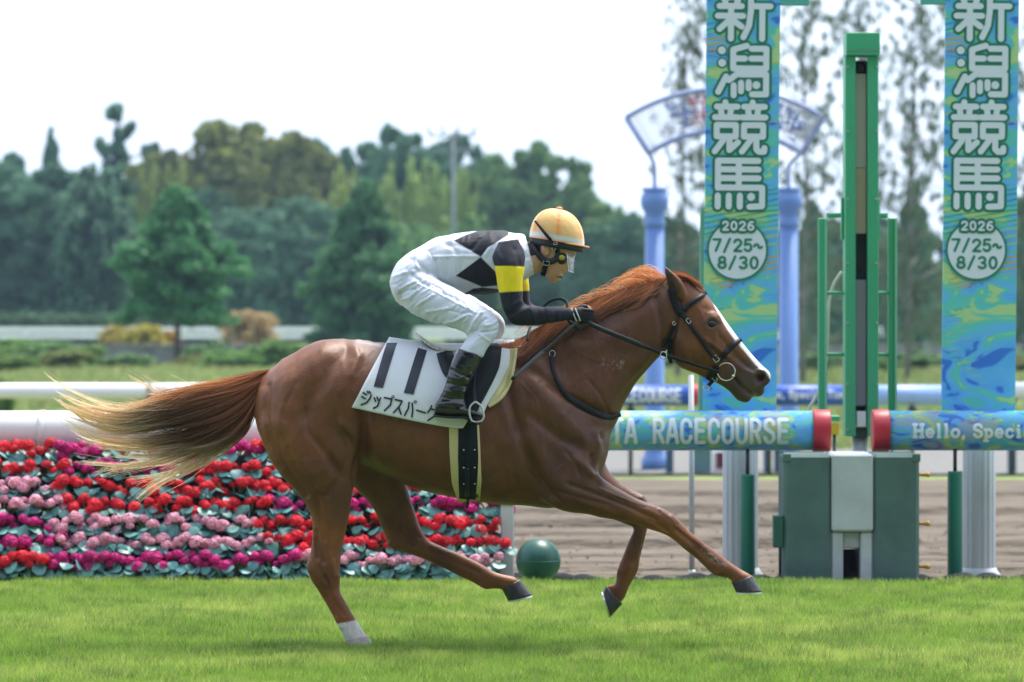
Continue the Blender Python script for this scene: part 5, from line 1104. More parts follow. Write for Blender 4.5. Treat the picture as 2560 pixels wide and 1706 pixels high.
tg = [
 [(672, 925, 0), (600, 955, -.01), (553, 966, -.01), (510, 945, 0), (462, 930, 0)],
 [(668, 930, 0), (600, 958, 0), (520, 980, 0), (400, 998, 0), (326, 1030, 0), (245, 1018, 0), (158, 980, 0), (105, 945, 0), (80, 926, 0)],
 [(662, 942, -.01), (600, 975, -.02), (500, 1005, -.02), (400, 1028, -.02), (300, 1046, 0), (215, 1030, 0), (150, 992, 0), (112, 955, 0)],
 [(658, 950, -.02), (590, 992, -.03), (480, 1030, -.03), (380, 1055, -.02), (285, 1064, 0), (205, 1045, 0), (140, 1002, 0)],
 [(655, 960, -.02), (590, 1010, -.04), (490, 1055, -.04), (390, 1082, -.02), (295, 1088, 0), (215, 1070, 0), (150, 1025, 0)],
 [(652, 970, -.02), (595, 1030, -.04), (505, 1082, -.04), (410, 1108, -.02), (310, 1115, 0), (230, 1098, 0), (165, 1056, 0)],
 [(650, 978, -.02), (605, 1050, -.03), (530, 1105, -.03), (445, 1135, -.02), (355, 1152, 0), (270, 1152, 0), (165, 1158, 0)],
 [(648, 985, -.02), (618, 1068, -.03), (560, 1125, -.03), (500, 1165, -.02), (445, 1203, 0), (400, 1230, 0), (352, 1265, 0)],
 [(646, 990, -.02), (632, 1070, -.03), (598, 1112, -.03), (560, 1138, -.02), (520, 1160, 0)]]
tc_, tp_, tt_ = hair_from_guides(tg, 2700, 20, 105, 27, .032, (.42, 1.04), 6.5, 11)
L_ = tp_[:, 1:2] * tt_[None, :]; u_ = tp_[:, :1]
root_c = np.array((.36, .135, .055)); mid_c = np.array((.17, .078, .040)); tip_c = np.array((.90, .72, .47)); org_c = np.array((.52, .22, .09))
a_ = np.clip((L_ - .12) / .25, 0, 1)[..., None]; b_ = .5 * np.clip((L_ - .45 + .22 * np.abs(u_ - .42) * 2 - .05) / .30, 0, 1)[..., None] * 1.0
edge = np.clip((.30 - u_) / .15, 0, 1)[..., None]
tcol = root_c * (1 - a_) + (mid_c * (1 - edge) + org_c * edge) * a_
jit = np.random.default_rng(5).uniform(-.25, .25, (len(tc_), 1, 1))
tcol = tcol * (1 - np.clip(b_ + jit * b_, 0, 1)) + tip_c * np.clip(b_ + jit * b_, 0, 1)
low = np.clip((u_ - .66) / .2, 0, 1)[..., None] * np.clip((L_ - .25) / .3, 0, 1)[..., None]
tcol = tcol * (1 - .6 * low) + tip_c * .85 * .6 * low
pxs = CX + tc_[..., 0] * F / (D0 + tc_[..., 1]); pys = HY + (CAMH - tc_[..., 2]) * F / (D0 + tc_[..., 1])
bl = np.clip((395 - pxs + (pys - 1085) * 1.1 * (pys > 1085) + jit[..., 0] * 260) / 130, 0, 1)[..., None]
tcol = tcol * (1 - bl) + tip_c * bl
tcol *= np.random.default_rng(6).uniform(.65, 1.3, (len(tc_), 1, 1))
v, f, c = strands(tc_, .0015, .0005, tcol)
obj('tail', v, f, hairm, horse, True, col=c)

# mane: roots along the crest, blown back along the near side of the neck
crest = crom(np.array([(1262, 862), (1305, 850), (1365, 815), (1420, 783), (1480, 754), (1545, 730), (1605, 711), (1640, 701), (1668, 694)], float), 12)
rgm = np.random.default_rng(21)
def mane(n, m, seed):
    rg = np.random.default_rng(seed); out = np.empty((n, m, 3)); dep = np.empty((n, m)); t = np.linspace(0, 1, m)
    ncl = 110; ctone = rg.normal(0, 9, ncl); clp = rg.uniform(0, 1, ncl); clf = rg.uniform(0, 1, ncl); clph = rg.uniform(0, 6.28, ncl); cll = rg.uniform(.7, 1.15, ncl); lift = np.abs(rg.normal(0, 1.6, ncl))
    for i in range(n):
        c = rg.integers(ncl); s = np.clip(clp[c] + rg.normal(0, .025), 0, 1)
        k = s * (len(crest) - 1); a = min(int(k), len(crest) - 2); r0 = crest[a] + (crest[a + 1] - crest[a]) * (k - a)
        tang = crest[max(a - 1, 0)] - crest[a + 1]; tang /= np.linalg.norm(tang) + 1e-9
        Ln = (95 + 70 * s) * cll[c] * rg.uniform(.75, 1.1)
        fall = clf[c] * (1 - .35 * s)                       # how far it hangs down the neck
        drop = (6 + 64 * fall)
        up = -(1 + 2.6 * lift[c]) * (fall < .4); lk = rg.normal(0, 1)
        q = np.empty((m, 2))
        # follow the crest backwards, dropping below it
        for j, tj in enumerate(t):
            back = Ln * tj
            kk = max(k - back / 5.2, -14); aa = int(np.clip(kk, 0, len(crest) - 2)); pt = crest[aa] + (crest[aa + 1] - crest[aa]) * (kk - aa)
            q[j, 0] = pt[0]; q[j, 1] = pt[1] + drop * (1 - (1 - tj) ** 1.6) + up * math.sin(min(tj * 2.6, 3.14)) + 8 * tj * math.sin(tj * 5.5 + clph[c]) + 3 * lk * math.sin(min(tj * 1.1, 1) * 3.14) + rg.normal(0, .8) * tj
        q += rg.normal(0, 2.2, 2)
        yo = rg.uniform(.004, .022)
        for j in range(m):
            x, z = WX(q[j, 0], D0), WZ(q[j, 1], D0)
            hy = near_y(x, z, None)
            yy = (hy - yo) if hy is not None else -.012 - yo * .5
            if q[j, 0] > 1640: yy = max(yy, -.035)
            out[i, j] = (x, max(yy, -.26), z)
        out[i, :, 1] = np.convolve(np.pad(out[i, :, 1], 2, mode='edge'), np.ones(5) / 5, 'valid')
        dep[i] = drop * (1 - (1 - t) ** 1.6) + ctone[c]
    return out, dep
mc_, dep_ = mane(3000, 12, 33)
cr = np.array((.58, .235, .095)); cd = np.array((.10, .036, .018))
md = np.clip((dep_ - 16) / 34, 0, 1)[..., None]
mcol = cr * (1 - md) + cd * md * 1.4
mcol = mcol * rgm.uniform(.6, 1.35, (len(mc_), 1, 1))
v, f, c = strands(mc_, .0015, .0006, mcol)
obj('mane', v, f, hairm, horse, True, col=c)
# loose flying hairs above the crest
gl = []
for i in range(190):
    s = rgm.uniform(.25, 1) if i < 110 else rgm.choice([.62, .74, .80, .88, .93, .97]) + rgm.normal(0, .012)
    s = min(s, .999); k = s * (len(crest) - 1); p0 = crest[int(k)]
    hgt = rgm.uniform(6, 30) * (1.15 if s > .75 else .8); Ln = rgm.uniform(40, 105)
    t = np.linspace(0, 1, 12); ph = rgm.uniform(0, 6)
    gx = p0[0] - Ln * t; gy = p0[1] + (crest[max(int(k) - int(Ln / 5), 0)][1] - p0[1]) * t - hgt * np.sin(t * 2.4) - 6 * t + 5 * t * np.sin(5 * t + ph)
    y = rgm.normal(-.005, .02); gl.append(np.stack([(gx - CX) * D0 / F, np.full(12, y), CAMH - (gy - HY) * D0 / F], 1))
gl = np.array(gl)
v, f, c = strands(gl, .0016, .0007, np.broadcast_to(np.array((.78, .36, .15)), gl.shape) * rgm.uniform(.6, 1.3, (len(gl), 1, 1)))
obj('loose_mane_hair', v, f, hairm, horse, True, col=c)
# forelock
fg = [[(1676, 690, -.012), (1702, 694, -.022), (1728, 706, -.035), (1752, 726, -.035), (1770, 742, -.025)], [(1668, 684, -.01), (1696, 686, -.02), (1728, 699, -.02), (1756, 724, -.015), (1775, 745, -.01)],
      [(1666, 680, .01), (1696, 682, .01), (1726, 696, .01), (1752, 720, .01), (1770, 740, .01)]]
fc_, fp_, ft_ = hair_from_guides(fg, 420, 10, 24, 8, .012, (.6, 1.0), 1.5, 17)
v, f, c = strands(fc_, .0015, .0006, np.broadcast_to(np.array((.36, .125, .045)), fc_.shape) * rgm.uniform(.6, 1.3, (len(fc_), 1, 1)))
obj('forelock', v, f, hairm, horse, True, col=c)
# ------------------------------------------------------------------ jockey
PX0 = WX(1180, D0)
jock = thing('person', (PX0, -.02, 0.0), 'jockey in white jersey with black diamonds and orange helmet crouched over the galloping horse', 'person')
def Z8(x, y): return (960 + x / 3.92, 560 + y / 3.92)
def PL(*p): return [Z8(*q) for q in p]

skin_c = np.array((.60, .34, .22))
def limb(secs, k):
    """the same limb, thinner, for the body under the clothes"""
    out = []
    for ax, ay, bx, by, yc, hw in secs:
        mx, my = (ax + bx) / 2, (ay + by) / 2
        out.append((mx + (ax - mx) * k, my + (ay - my) * k, mx + (bx - mx) * k, my + (by - my) * k, yc, hw * k))
    return out
torso_s = [(1040, 627, 1105, 716, 0, .15), (1082, 598, 1150, 734, 0, .155), (1138, 584, 1195, 737, 0, .165), (1190, 579, 1236, 733, 0, .182), (1232, 577, 1275, 722, 0, .195),
           (1268, 579, 1305, 704, 0, .18), (1295, 585, 1324, 692, 0, .125), (1312, 588, 1336, 684, 0, .085)]
def arm_s(s, dx=0, dy=0):
    a = [(1246, 606, 1296, 598, .165, .055), (1231, 640, 1312, 636, .195, .068), (1237, 668, 1311, 668, .22, .066), (1243, 713, 1307, 713, .235, .058), (1251, 748, 1307, 748, .24, .052),
         (1262, 785, 1312, 760, .24, .050), (1284, 812, 1325, 765, .235, .047), (1325, 815, 1348, 768, .22, .044), (1368, 809, 1382, 767, .195, .040), (1405, 803, 1410, 769, .168, .034), (1432, 799, 1434, 773, .15, .030)]
    return [(x0 + dx * min(1, max(0, (y0 - 640) / 80)), y0 + dy, x1 + dx * min(1, max(0, (y1 - 640) / 80)), y1 + dy, s * yc, hw) for x0, y0, x1, y1, yc, hw in a]
def leg_s(s, dx=0, dy=0):
    a = [(1035, 655, 1000, 760, .085, .10), (1070, 680, 1022, 778, .12, .108), (1103, 703, 1058, 797, .165, .102), (1135, 719, 1084, 808, .195, .095), (1164, 737, 1112, 816, .225, .088), (1195, 759, 1140, 823, .25, .078), (1222, 778, 1160, 832, .268, .068),
         (1245, 803, 1170, 842, .28, .062), (1246, 830, 1164, 850, .29, .058), (1234, 850, 1157, 860, .30, .055), (1221, 868, 1149, 872, .308, .052), (1208, 893, 1146, 884, .318, .048)]
    return [(x0 + dx * i / 11, y0 + dy * i / 11, x1 + dx * i / 11, y1 + dy * i / 11, s * yc, hw) for i, (x0, y0, x1, y1, yc, hw) in enumerate(a)]
def boot_s(s, dx=0, dy=0):
    a = [(1206, 889, 1145, 871, .318, .055), (1200, 905, 1136, 889, .323, .054), (1190, 928, 1126, 912, .328, .052), (1180, 948, 1119, 938, .331, .049), (1169, 972, 1112, 965, .334, .045), (1163, 994, 1100, 990, .336, .043), (1164, 1012, 1092, 1012, .337, .041), (1160, 1030, 1092, 1034, .337, .037)]
    return [(x0 + dx, y0 + dy, x1 + dx, y1 + dy, s * yc, hw) for x0, y0, x1, y1, yc, hw in a]
def foot_s(s, dx=0, dy=0):
    a = [(1089, 1012, 1088, 1038, .337, .034), (1104, 1004, 1102, 1041, .337, .038), (1130, 1004, 1130, 1043, .338, .040), (1155, 1012, 1155, 1044, .34, .042), (1180, 1023, 1181, 1045, .342, .040), (1198, 1031, 1199, 1044, .343, .033), (1207, 1036, 1208, 1042, .343, .022)]
    return [(x0 + dx, y0 + dy, x1 + dx, y1 + dy, s * yc, hw) for x0, y0, x1, y1, yc, hw in a]
pelvis_s = [(1062, 610, 1122, 706, 0, .152), (1030, 628, 1104, 716, 0, .165), (1000, 650, 1072, 735, 0, .175), (982, 678, 1040, 755, 0, .175), (975, 705, 1010, 765, 0, .15), (980, 730, 992, 755, 0, .09)]
FDX, FDY = 22, -6        # the far leg and arm show a little ahead of the near ones

# --- body: one continuous figure (head, neck, trunk, limbs, hands)
def finger(y0, py, s, L=1.0):
    return [W(1456, py, D0 + s * .155), W(1472, py + 1, D0 + s * (.15 + .0)), W(1481, py + 4, D0 + s * .128), W(1474, py + 6, D0 + s * .108), W(1463, py + 6, D0 + s * .112)]
def hand(s, dx=0):
    out = [loft([(1424 + dx, 776, 1424 + dx, 799, s * .152, .020), (1440 + dx, 772, 1440 + dx, 805, s * .148, .020), (1456 + dx, 771, 1457 + dx, 809, s * .146, .020), (1464 + dx, 773, 1464 + dx, 808, s * .146, .016)], n=14)]
    for i, (py, r, k) in enumerate(((776, .0092, 1), (785, .0098, 1), (794, .0094, 1), (802, .0082, .9))):
        pts = np.array(finger(0, py, s, k)); pts[:, 0] += dx * D0 / F; pts = crom(pts, 4)
        out.append(tube(pts, np.linspace(r, r * .82, len(pts)), 10))
    th = np.array([W(1438 + dx, 777, D0 + s * .135), W(1454 + dx, 768, D0 + s * .126), W(1468 + dx, 768, D0 + s * .118), W(1478 + dx, 775, D0 + s * .112)]); th = crom(th, 4)
    out.append(tube(th, np.linspace(.0105, .0085, len(th)), 10))
    return out
headparts = [ellip(1392, 600, 0, 60, 56, .078), loft([(1338, 615, 1446, 622, 0, .074), (1340, 640, 1432, 650, 0, .071), (1346, 662, 1416, 672, 0, .064), (1356, 682, 1405, 688, 0, .053), (1366, 695, 1397, 699, 0, .040), (1374, 702, 1389, 705, 0, .024)], n=24),
             loft([(1290, 610, 1322, 690, 0, .07), (1318, 605, 1344, 684, 0, .063), (1345, 610, 1360, 672, 0, .058), (1370, 615, 1375, 660, 0, .055)], n=20),
             ellip(1409, 678, 0, 8, 7, .015), ellip(1417, 664, 0, 9, 12, .012, -30), ellip(1402, 691, 0, 7, 3.6, .021), ellip(1397, 699, 0, 6, 3.6, .018), ellip(1384, 702, 0, 9, 7, .022), ellip(1385, 678, -.042, 16, 14, .012), ellip(1385, 678, .042, 16, 14, .012)]
for s in (-1, 1): headparts += [ellip(1364, 622, s * .077, 10, 16, .011, -12), ellip(1366, 634, s * .074, 6, 6, .010)]
bparts = headparts + [loft(limb(torso_s[1:], .86), n=24), loft(limb(pelvis_s, .84), n=24)]
for s, dx, dy in ((-1, 0, 0), (1, FDX, FDY)):
    bparts += [loft(limb(arm_s(s, dx * .8), .72), n=18), loft(limb(leg_s(s, dx, dy), .78), n=18), loft(limb(boot_s(s, dx, dy), .72), n=16), loft(limb(foot_s(s, dx, dy), .72), n=16)] + hand(s, 6 if s > 0 else 0)
jv, jf = remesh(bparts, .0046)
jv = smooth_np(jv, jf, 3, .45)
jv = sculpt(jv, jf, [([(1358, 612), (1368, 614), (1369, 626), (1364, 632)], -.005, 3.2, 'both'), ([(1363, 621), (1364, 622)], -.007, 3, 'both'), ([(1390, 695), (1405, 695)], -.006, 2.0, 'both'), ([(1392, 682), (1390, 692), (1386, 698)], -.003, 3, 'both'), ([(1404, 682), (1405, 683)], -.004, 2.5, 'both')])
jx, jy = px_of(jv)
jc = np.tile(skin_c, (len(jv), 1)); nz = vnoise(jv, 40, 4)[:, None]
jc = jc * (.88 + .24 * nz)
lip = np.exp(-(dist_poly(jx, jy, [(1397, 694), (1406, 694)]) / 4) ** 2)[:, None] * .8; jc = jc * (1 - lip) + np.array((.33, .085, .075)) * lip
mo = np.exp(-(dist_poly(jx, jy, [(1393, 695), (1405, 694)]) / 1.8) ** 2)[:, None] * .8; jc = jc * (1 - mo) + np.array((.06, .012, .012)) * mo
er = np.exp(-(np.hypot(jx - 1357, jy - 620) / 8) ** 2)[:, None] * .5; jc = jc * (1 - er) + np.array((.62, .25, .18)) * er
hairz = ((jy < 640 - (jx - 1330) * .25) & (jx < 1352) & (jx > 1318)).astype(float)[:, None]; jc = jc * (1 - hairz) + np.array((.015, .012, .012)) * hairz
obj('body', jv, jf, mat('skin', attr=True, rough=.45, spec=.4, bump=.05, bscale=300, bdist=.003), jock, True, col=jc)
JB = BVHTree.FromPolygons([tuple(p) for p in jv], [tuple(int(i) for i in q) for q in jf])
def jock_y(x, z, default=None):
    h = JB.ray_cast(Vector((x, -1.5, z)), Vector((0, 1, 0)))
    return h[0].y if h[0] is not None else default

# --- cloth shells
def inside(qx, qy, poly):
    poly = np.asarray(poly, float); r = np.zeros(len(qx), bool); j = len(poly) - 1
    for i in range(len(poly)):
        xi, yi = poly[i]; xj, yj = poly[j]
        c = ((yi > qy) != (yj > qy)) & (qx < (xj - xi) * (qy - yi) / (yj - yi + 1e-12) + xi); r ^= c; j = i
    return r
def polymask(qx, qy, poly, soft=1.2):
    d = dist_poly(qx, qy, list(poly) + [poly[0]]); sg = np.where(inside(qx, qy, poly), 1, -1)
    return np.clip(.5 + sg * d / (2 * soft), 0, 1)
white_c = np.array((.62, .65, .74)); black_c = np.array((.015, .015, .024)); yellow_c = np.array((.80, .62, .012))
tv, tf = remesh([loft(torso_s, n=36, e=2.3)] + [ellip(1272, 632, s * .155, 42, 38, .055) for s in (-1, 1)], .0042)
tv = smooth_np(tv, tf, 8, .5)
tw = [(PL((470, 330), (700, 318), (940, 322)), .004, 5, 'near'), (PL((560, 170), (680, 240), (720, 300)), -.004, 7, 'near'), (PL((420, 300), (500, 360), (520, 480)), -.004, 6, 'near'), (PL((620, 350), (620, 500)), -.003, 5, 'near'), (PL((690, 350), (700, 470), (720, 600)), .003, 5, 'near'),
      (PL((560, 520), (680, 600), (800, 670)), .004, 7, 'near'), (PL((760, 380), (760, 620)), -.003, 5, 'near'), (PL((860, 240), (930, 150), (1000, 90)), -.007, 7, 'near'), (PL((400, 280), (520, 200), (660, 170)), .003, 6, 'near'), (PL((1000, 300), (1060, 200), (1200, 130)), .004, 6, 'near'),
      (PL((440, 480), (520, 540), (620, 610)), .004, 6, 'near'), (PL((1240, 140), (1330, 190), (1400, 330)), -.004, 6, 'near'), (PL((1340, 110), (1380, 250), (1440, 400)), .004, 6, 'near'), (PL((500, 150), (640, 200), (800, 230)), -.003, 8, 'near'),
      (PL((540, 360), (545, 470), (570, 560)), .003, 4, 'near'), (PL((840, 600), (900, 640), (960, 680)), -.004, 6, 'near')]
tv = sculpt(tv, tf, [(a, b * 1.25, c * .8, d_) for a, b, c, d_ in tw])
def folds0(v, ang, fa, fb, amp, seed):
    a = R(ang); q = np.stack([(v[:, 0] * math.cos(a) + v[:, 2] * math.sin(a)) * fb, v[:, 1] * fb, (-v[:, 0] * math.sin(a) + v[:, 2] * math.cos(a)) * fa], 1)
    n = vnoise(q, 1.0, seed); m = np.clip(vnoise(v, 7.0, seed + 5) * 1.8 - .4, 0, 1)
    return (1 - np.abs(2 * n - 1) ** .7 - .4) * amp * m
tv = tv + normals_np(tv, tf) * ((vnoise(tv * np.array((1, 1, .5)), 22, 8) - .5) * .005 + folds0(tv, 78, 40, 7, .0048, 81) + folds0(tv, 20, 36, 8, .0030, 91))[:, None]
x_, y_ = px_of(tv); tcl = np.tile(white_c, (len(tv), 1))
for poly in ([(1134, 602), (1164, 588), (1215, 570), (1273, 575), (1271, 588), (1220, 619), (1202, 643)], [(1202, 643), (1241, 682), (1245, 714), (1206, 718), (1139, 690)], [(1160, 735), (1183, 722), (1205, 719), (1246, 723), (1262, 745), (1150, 745)]):
    m_ = polymask(x_, y_, poly)[:, None]; tcl = tcl * (1 - m_) + black_c * m_
silk = dict(rough=.6, spec=.18, sheen=.05)
jersey = obj('jersey', tv, tf, mat('jersey_silk', attr=True, bump=.12, bscale=60, bdist=.006, **silk), jock, True, col=tcl)
for s, dx in ((-1, 0), (1, FDX * .8)):
    sv, sf = remesh([loft(arm_s(s, dx), n=28)], .0042); sv = smooth_np(sv, sf, 6, .5)
    if s < 0:
        sw = [(PL((1150, 700), (1180, 850)), .004, 5, 'near'), (PL((1240, 690), (1250, 800), (1330, 760)), .005, 5, 'near'), (PL((1200, 900), (1290, 860), (1370, 790)), -.006, 6, 'near'), (PL((1260, 930), (1350, 860), (1420, 830)), .004, 5, 'near'),
              (PL((1130, 430), (1150, 640)), -.003, 5, 'near'), (PL((1240, 430), (1230, 640)), .003, 5, 'near'), (PL((1100, 250), (1150, 380)), .004, 6, 'near'), (PL((1290, 250), (1330, 400)), -.004, 6, 'near'),
              ([(1345, 775), (1352, 805)], -.003, 4, 'near'), ([(1366, 772), (1373, 803)], .003, 4, 'near'), ([(1385, 772), (1390, 800)], -.003, 4, 'near'), ([(1330, 775), (1338, 808)], .003, 4, 'near')]
        sv = sculpt(sv, sf, sw)
    sv = sv + normals_np(sv, sf) * ((vnoise(sv, 30, 28) - .5) * .004 + folds0(sv, 75, 55, 10, .0036, 95))[:, None]
    x_, y_ = px_of(sv); c_ = np.tile(black_c * 1.25, (len(sv), 1))
    yb = np.clip((y_ - (665 + (x_ - 1270) * .03)) / 1.6, 0, 1) * np.clip(((731 - (x_ - 1270) * .06) - y_) / 1.6, 0, 1)
    c_ = c_ * (1 - yb[:, None]) + yellow_c * yb[:, None]
    o = obj('sleeve', sv, sf, MATS['jersey_silk'], jersey, True, col=c_)
    o['label'] = 'black sleeve with a yellow armband'
bv, bf = remesh([loft(pelvis_s, n=30, e=2.2)] + [loft(leg_s(s, dx, dy), n=28) for s, dx, dy in ((-1, 0, 0), (1, FDX, FDY))], .0042)
bv = smooth_np(bv, bf, 14, .55)
bw = [(PL((150, 645), (230, 600), (330, 560)), .005, 3.5, 'near'), (PL((150, 690), (210, 660), (300, 640)), -.005, 4, 'near'), (PL((180, 745), (260, 720), (330, 660)), .005, 4, 'near'), (PL((330, 800), (400, 750), (480, 700)), .005, 4, 'near'),
      (PL((250, 480), (340, 560), (420, 600)), -.006, 6, 'near'), (PL((330, 585), (500, 660), (700, 770), (890, 870)), .003, 3, 'near'), (PL((590, 975), (700, 950), (830, 890)), .006, 4, 'near'), (PL((640, 850), (760, 880), (850, 870)), -.004, 4, 'near'),
      (PL((850, 1040), (880, 960), (950, 880)), .007, 4, 'near'), (PL((900, 1050), (940, 980), (1000, 930)), -.006, 4, 'near'), (PL((940, 880), (1000, 860), (1050, 890)), .004, 4, 'near'), (PL((990, 1000), (1050, 990), (1110, 950)), .005, 4, 'near'), (PL((960, 1060), (1040, 1060), (1110, 1040)), -.005, 3.5, 'near'), (PL((930, 1080), (1000, 1130), (1060, 1170)), .003, 3, 'near'),
      (PL((340, 240), (300, 350), (340, 440)), .004, 5, 'near'), (PL((180, 330), (300, 360), (430, 480)), -.004, 6, 'near'), (PL((480, 600), (560, 640), (600, 700)), -.005, 4, 'near'), (PL((700, 720), (720, 790), (680, 850)), -.004, 4, 'near'), (PL((820, 800), (850, 880), (800, 960)), .004, 4, 'near'),
      (PL((90, 520), (200, 480), (300, 470)), .004, 5, 'near'), (PL((70, 600), (120, 590), (160, 560)), -.004, 4, 'near'), (PL((420, 860), (520, 850), (620, 830)), .004, 4, 'near'), (PL((440, 620), (600, 690), (780, 780)), -.003, 5, 'near'), (PL((205, 800), (180, 740), (150, 600)), -.004, 4, 'near'),
      (PL((820, 1060), (760, 1140), (740, 1210)), .003, 4, 'near')]
bv = sculpt(bv, bf, [(a, b * 1.15, c * .85, d_) for a, b, c, d_ in bw])
def folds(v, ang, fa, fb, amp, seed):
    """uneven creases: fine across direction ang (degrees in the picture plane), long along it"""
    a = R(ang); q = np.stack([(v[:, 0] * math.cos(a) + v[:, 2] * math.sin(a)) * fb, v[:, 1] * fb, (-v[:, 0] * math.sin(a) + v[:, 2] * math.cos(a)) * fa], 1)
    n = vnoise(q, 1.0, seed); m = np.clip(vnoise(v, 7.0, seed + 5) * 1.8 - .4, 0, 1)
    return (1 - np.abs(2 * n - 1) ** .7 - .4) * amp * m
bv = bv + normals_np(bv, bf) * ((vnoise(bv, 26, 38) - .5) * .004 + folds(bv, 32, 46, 9, .0050, 61) + folds(bv, 70, 60, 12, .0028, 71))[:, None]
breech_m = mat('breeches_cloth', (.60, .63, .73), rough=.55, spec=.3, bump=.15, bscale=70, bdist=.006, sheen=.2)
obj('breeches', bv, bf, breech_m, jock, True)
bootm = mat('boot_leather', (.008, .008, .010), rough=.20, spec=.45, coat=.5, bump=.15, bscale=26, bdist=.02)
for s, dx, dy in ((-1, 0, 0), (1, FDX, FDY)):
    ov, of = remesh([loft(boot_s(s, dx, dy), n=26), loft(foot_s(s, dx, dy), n=22)], .004); ov = smooth_np(ov, of, 5, .5)
    ws = []
    for k in range(5):
        y0 = 892 + k * 5.5; ws.append(([(1126 + dx - k * 2, y0 - 12 + dy), (1165 + dx, y0 + 2 + dy), (1210 + dx, y0 + 12 + dy)], .0013, 1.8, 'near' if s < 0 else 'far'))
    for (a, b, c2, am) in (((1118, 940), (1145, 950), (1176, 935), .0045), ((1112, 958), (1140, 962), (1172, 968), -.005), ((1110, 975), (1138, 985), (1168, 978), .0045), ((1100, 992), (1130, 996), (1165, 1000), -.006), ((1098, 1012), (1128, 1008), (1160, 1014), .006), ((1128, 925), (1150, 935), (1180, 948), -.006)):
        ws.append(([(a[0] + dx, a[1] + dy), (b[0] + dx, b[1] + dy), (c2[0] + dx, c2[1] + dy)], am, 4, 'near' if s < 0 else 'far'))
    ov = sculpt(ov, of, ws); ov = ov + normals_np(ov, of) * ((vnoise(ov, 34, 77) - .5) * .010 * np.clip((1.30 - ov[:, 2]) / .1, .15, 1))[:, None]
    bo = obj('boot', ov, of, bootm, jock, True)
    sv, sf = loft([(1086 + dx, 1037 + dy, 1086 + dx, 1043 + dy, s * .337, .036), (1130 + dx, 1040 + dy, 1130 + dx, 1047 + dy, s * .338, .042), (1180 + dx, 1041 + dy, 1180 + dx, 1047 + dy, s * .342, .042), (1208 + dx, 1038 + dy, 1208 + dx, 1043 + dy, s * .343, .022)], n=16)
    obj('boot_sole', sv, sf, mat('rubber_sole', (.012, .012, .012), rough=.6), bo, True)
# gloves
for s, dx in ((-1, 0), (1, 6)):
    hp = hand(s, dx)
    gp = [loft([(1416 + dx, 773, 1416 + dx, 801, s * .156, .029), (1426 + dx, 774, 1426 + dx, 801, s * .152, .0245), (1440 + dx, 770, 1440 + dx, 807, s * .148, .0235), (1456 + dx, 769, 1457 + dx, 811, s * .146, .0235), (1466 + dx, 771, 1466 + dx, 810, s * .146, .019)], n=16)]
    for py, r in ((776, .0112), (785, .0118), (794, .0114), (802, .010)):
        p_ = np.array(finger(0, py, s))[:4]; p_[:, 0] += dx * D0 / F; gp.append(tube(crom(p_, 4), r, 10))
    th_ = np.array([W(1438 + dx, 777, D0 + s * .135), W(1454 + dx, 768, D0 + s * .126), W(1468 + dx, 768, D0 + s * .118)]); gp.append(tube(crom(th_, 4), .0125, 10))
    gv, gf = remesh(gp, .0034); gv = smooth_np(gv, gf, 2, .4)
    g_ = obj('glove', gv, gf, mat('glove_leather', (.010, .010, .013), rough=.6, spec=.25, bump=.2, bscale=80, bdist=.004), jock, True)
    for k in (0, 1):
        pts = [W(1428 + dx + 10 * k, 771, D0 + s * .166), W(1434 + dx + 10 * k, 786, D0 + s * .1745), W(1441 + dx + 10 * k, 803, D0 + s * .168)]
        v, f = tube(crom(np.array(pts), 4), .0028, 6); obj('glove_piping', v, f, mat('reflective_piping', (.6, .62, .66), rough=.4), g_, True)

# --- helmet
hel = bpy.data.objects.new('helmet', None); COL.objects.link(hel); hel.parent = jock; hel.location = Vector(W(1392, 605)) - wloc(jock)
hel['label'] = 'pale orange cloth covered riding helmet'
HT = R(9.5)
def dome(u, a, k=1.0):
    """u: 0 brim..1 crown, a: azimuth (0 forward, + towards camera)"""
    r = math.cos(u * math.pi / 2) ** .82; z = math.sin(u * math.pi / 2) ** .95
    lx = 69.5 * k * r * math.cos(a); ly = -.108 * k * r * math.sin(a); lz = 83 * k * z
    X = 1392 + lx * math.cos(HT) + lz * math.sin(HT) * .35; Y = 605 + lx * math.sin(HT) - lz * math.cos(HT)
    return W(X, Y, D0) + np.array((0, ly, 0))
NU, NA = 22, 72
vv = []; cc = []
oc, os_, band_c = np.array((.78, .47, .17)), np.array((.85, .24, .055)), np.array((.62, .64, .62))
for i in range(NU + 1):
    for j in range(NA):
        a = 2 * math.pi * j / NA; u = i / NU
        seam = min(abs(((a - k * math.pi / 3 - .5 + math.pi) % (2 * math.pi)) - math.pi) for k in range(6))
        pk = .004 * math.exp(-(seam / .05) ** 2)
        p = dome(u * .999, a, 1 - pk + .004 * math.sin(40 * u + 6 * j) * math.exp(-(seam / .16) ** 2)); vv.append(p)
        c = oc * (1 - .0) ; ms = .85 * math.exp(-(seam / .075) ** 2) * (u < .96); c = c * (1 - ms) + os_ * ms
        if u < .105: c = band_c
        if u < .03: c = os_
        cc.append(c)
ff = [(i * NA + j, i * NA + (j + 1) % NA, (i + 1) * NA + (j + 1) % NA, (i + 1) * NA + j) for i in range(NU) for j in range(NA)]
obj('helmet_cover', vv, ff, mat('helmet_cloth', attr=True, rough=.6, spec=.3, bump=.25, bscale=50, bdist=.008, sheen=.3), hel, True, col=np.array(cc))
pv = []; n_ = 25
for i in range(n_):
    a = R(-75 + 150 * i / (n_ - 1)); ext = 14 * math.cos(a) ** 1.2 if abs(a) < 1.5 else 0
    p0 = dome(.0, a, .985); dx = ext * math.cos(a * .3); p1 = p0 + np.array((dx * math.cos(HT), 0, -dx * math.sin(HT) * 1.1)) * D0 / F; 
    for p in (p0, p1): pv.append(p + (0, 0, .004)); pv.append(p - (0, 0, .004))
pf = []
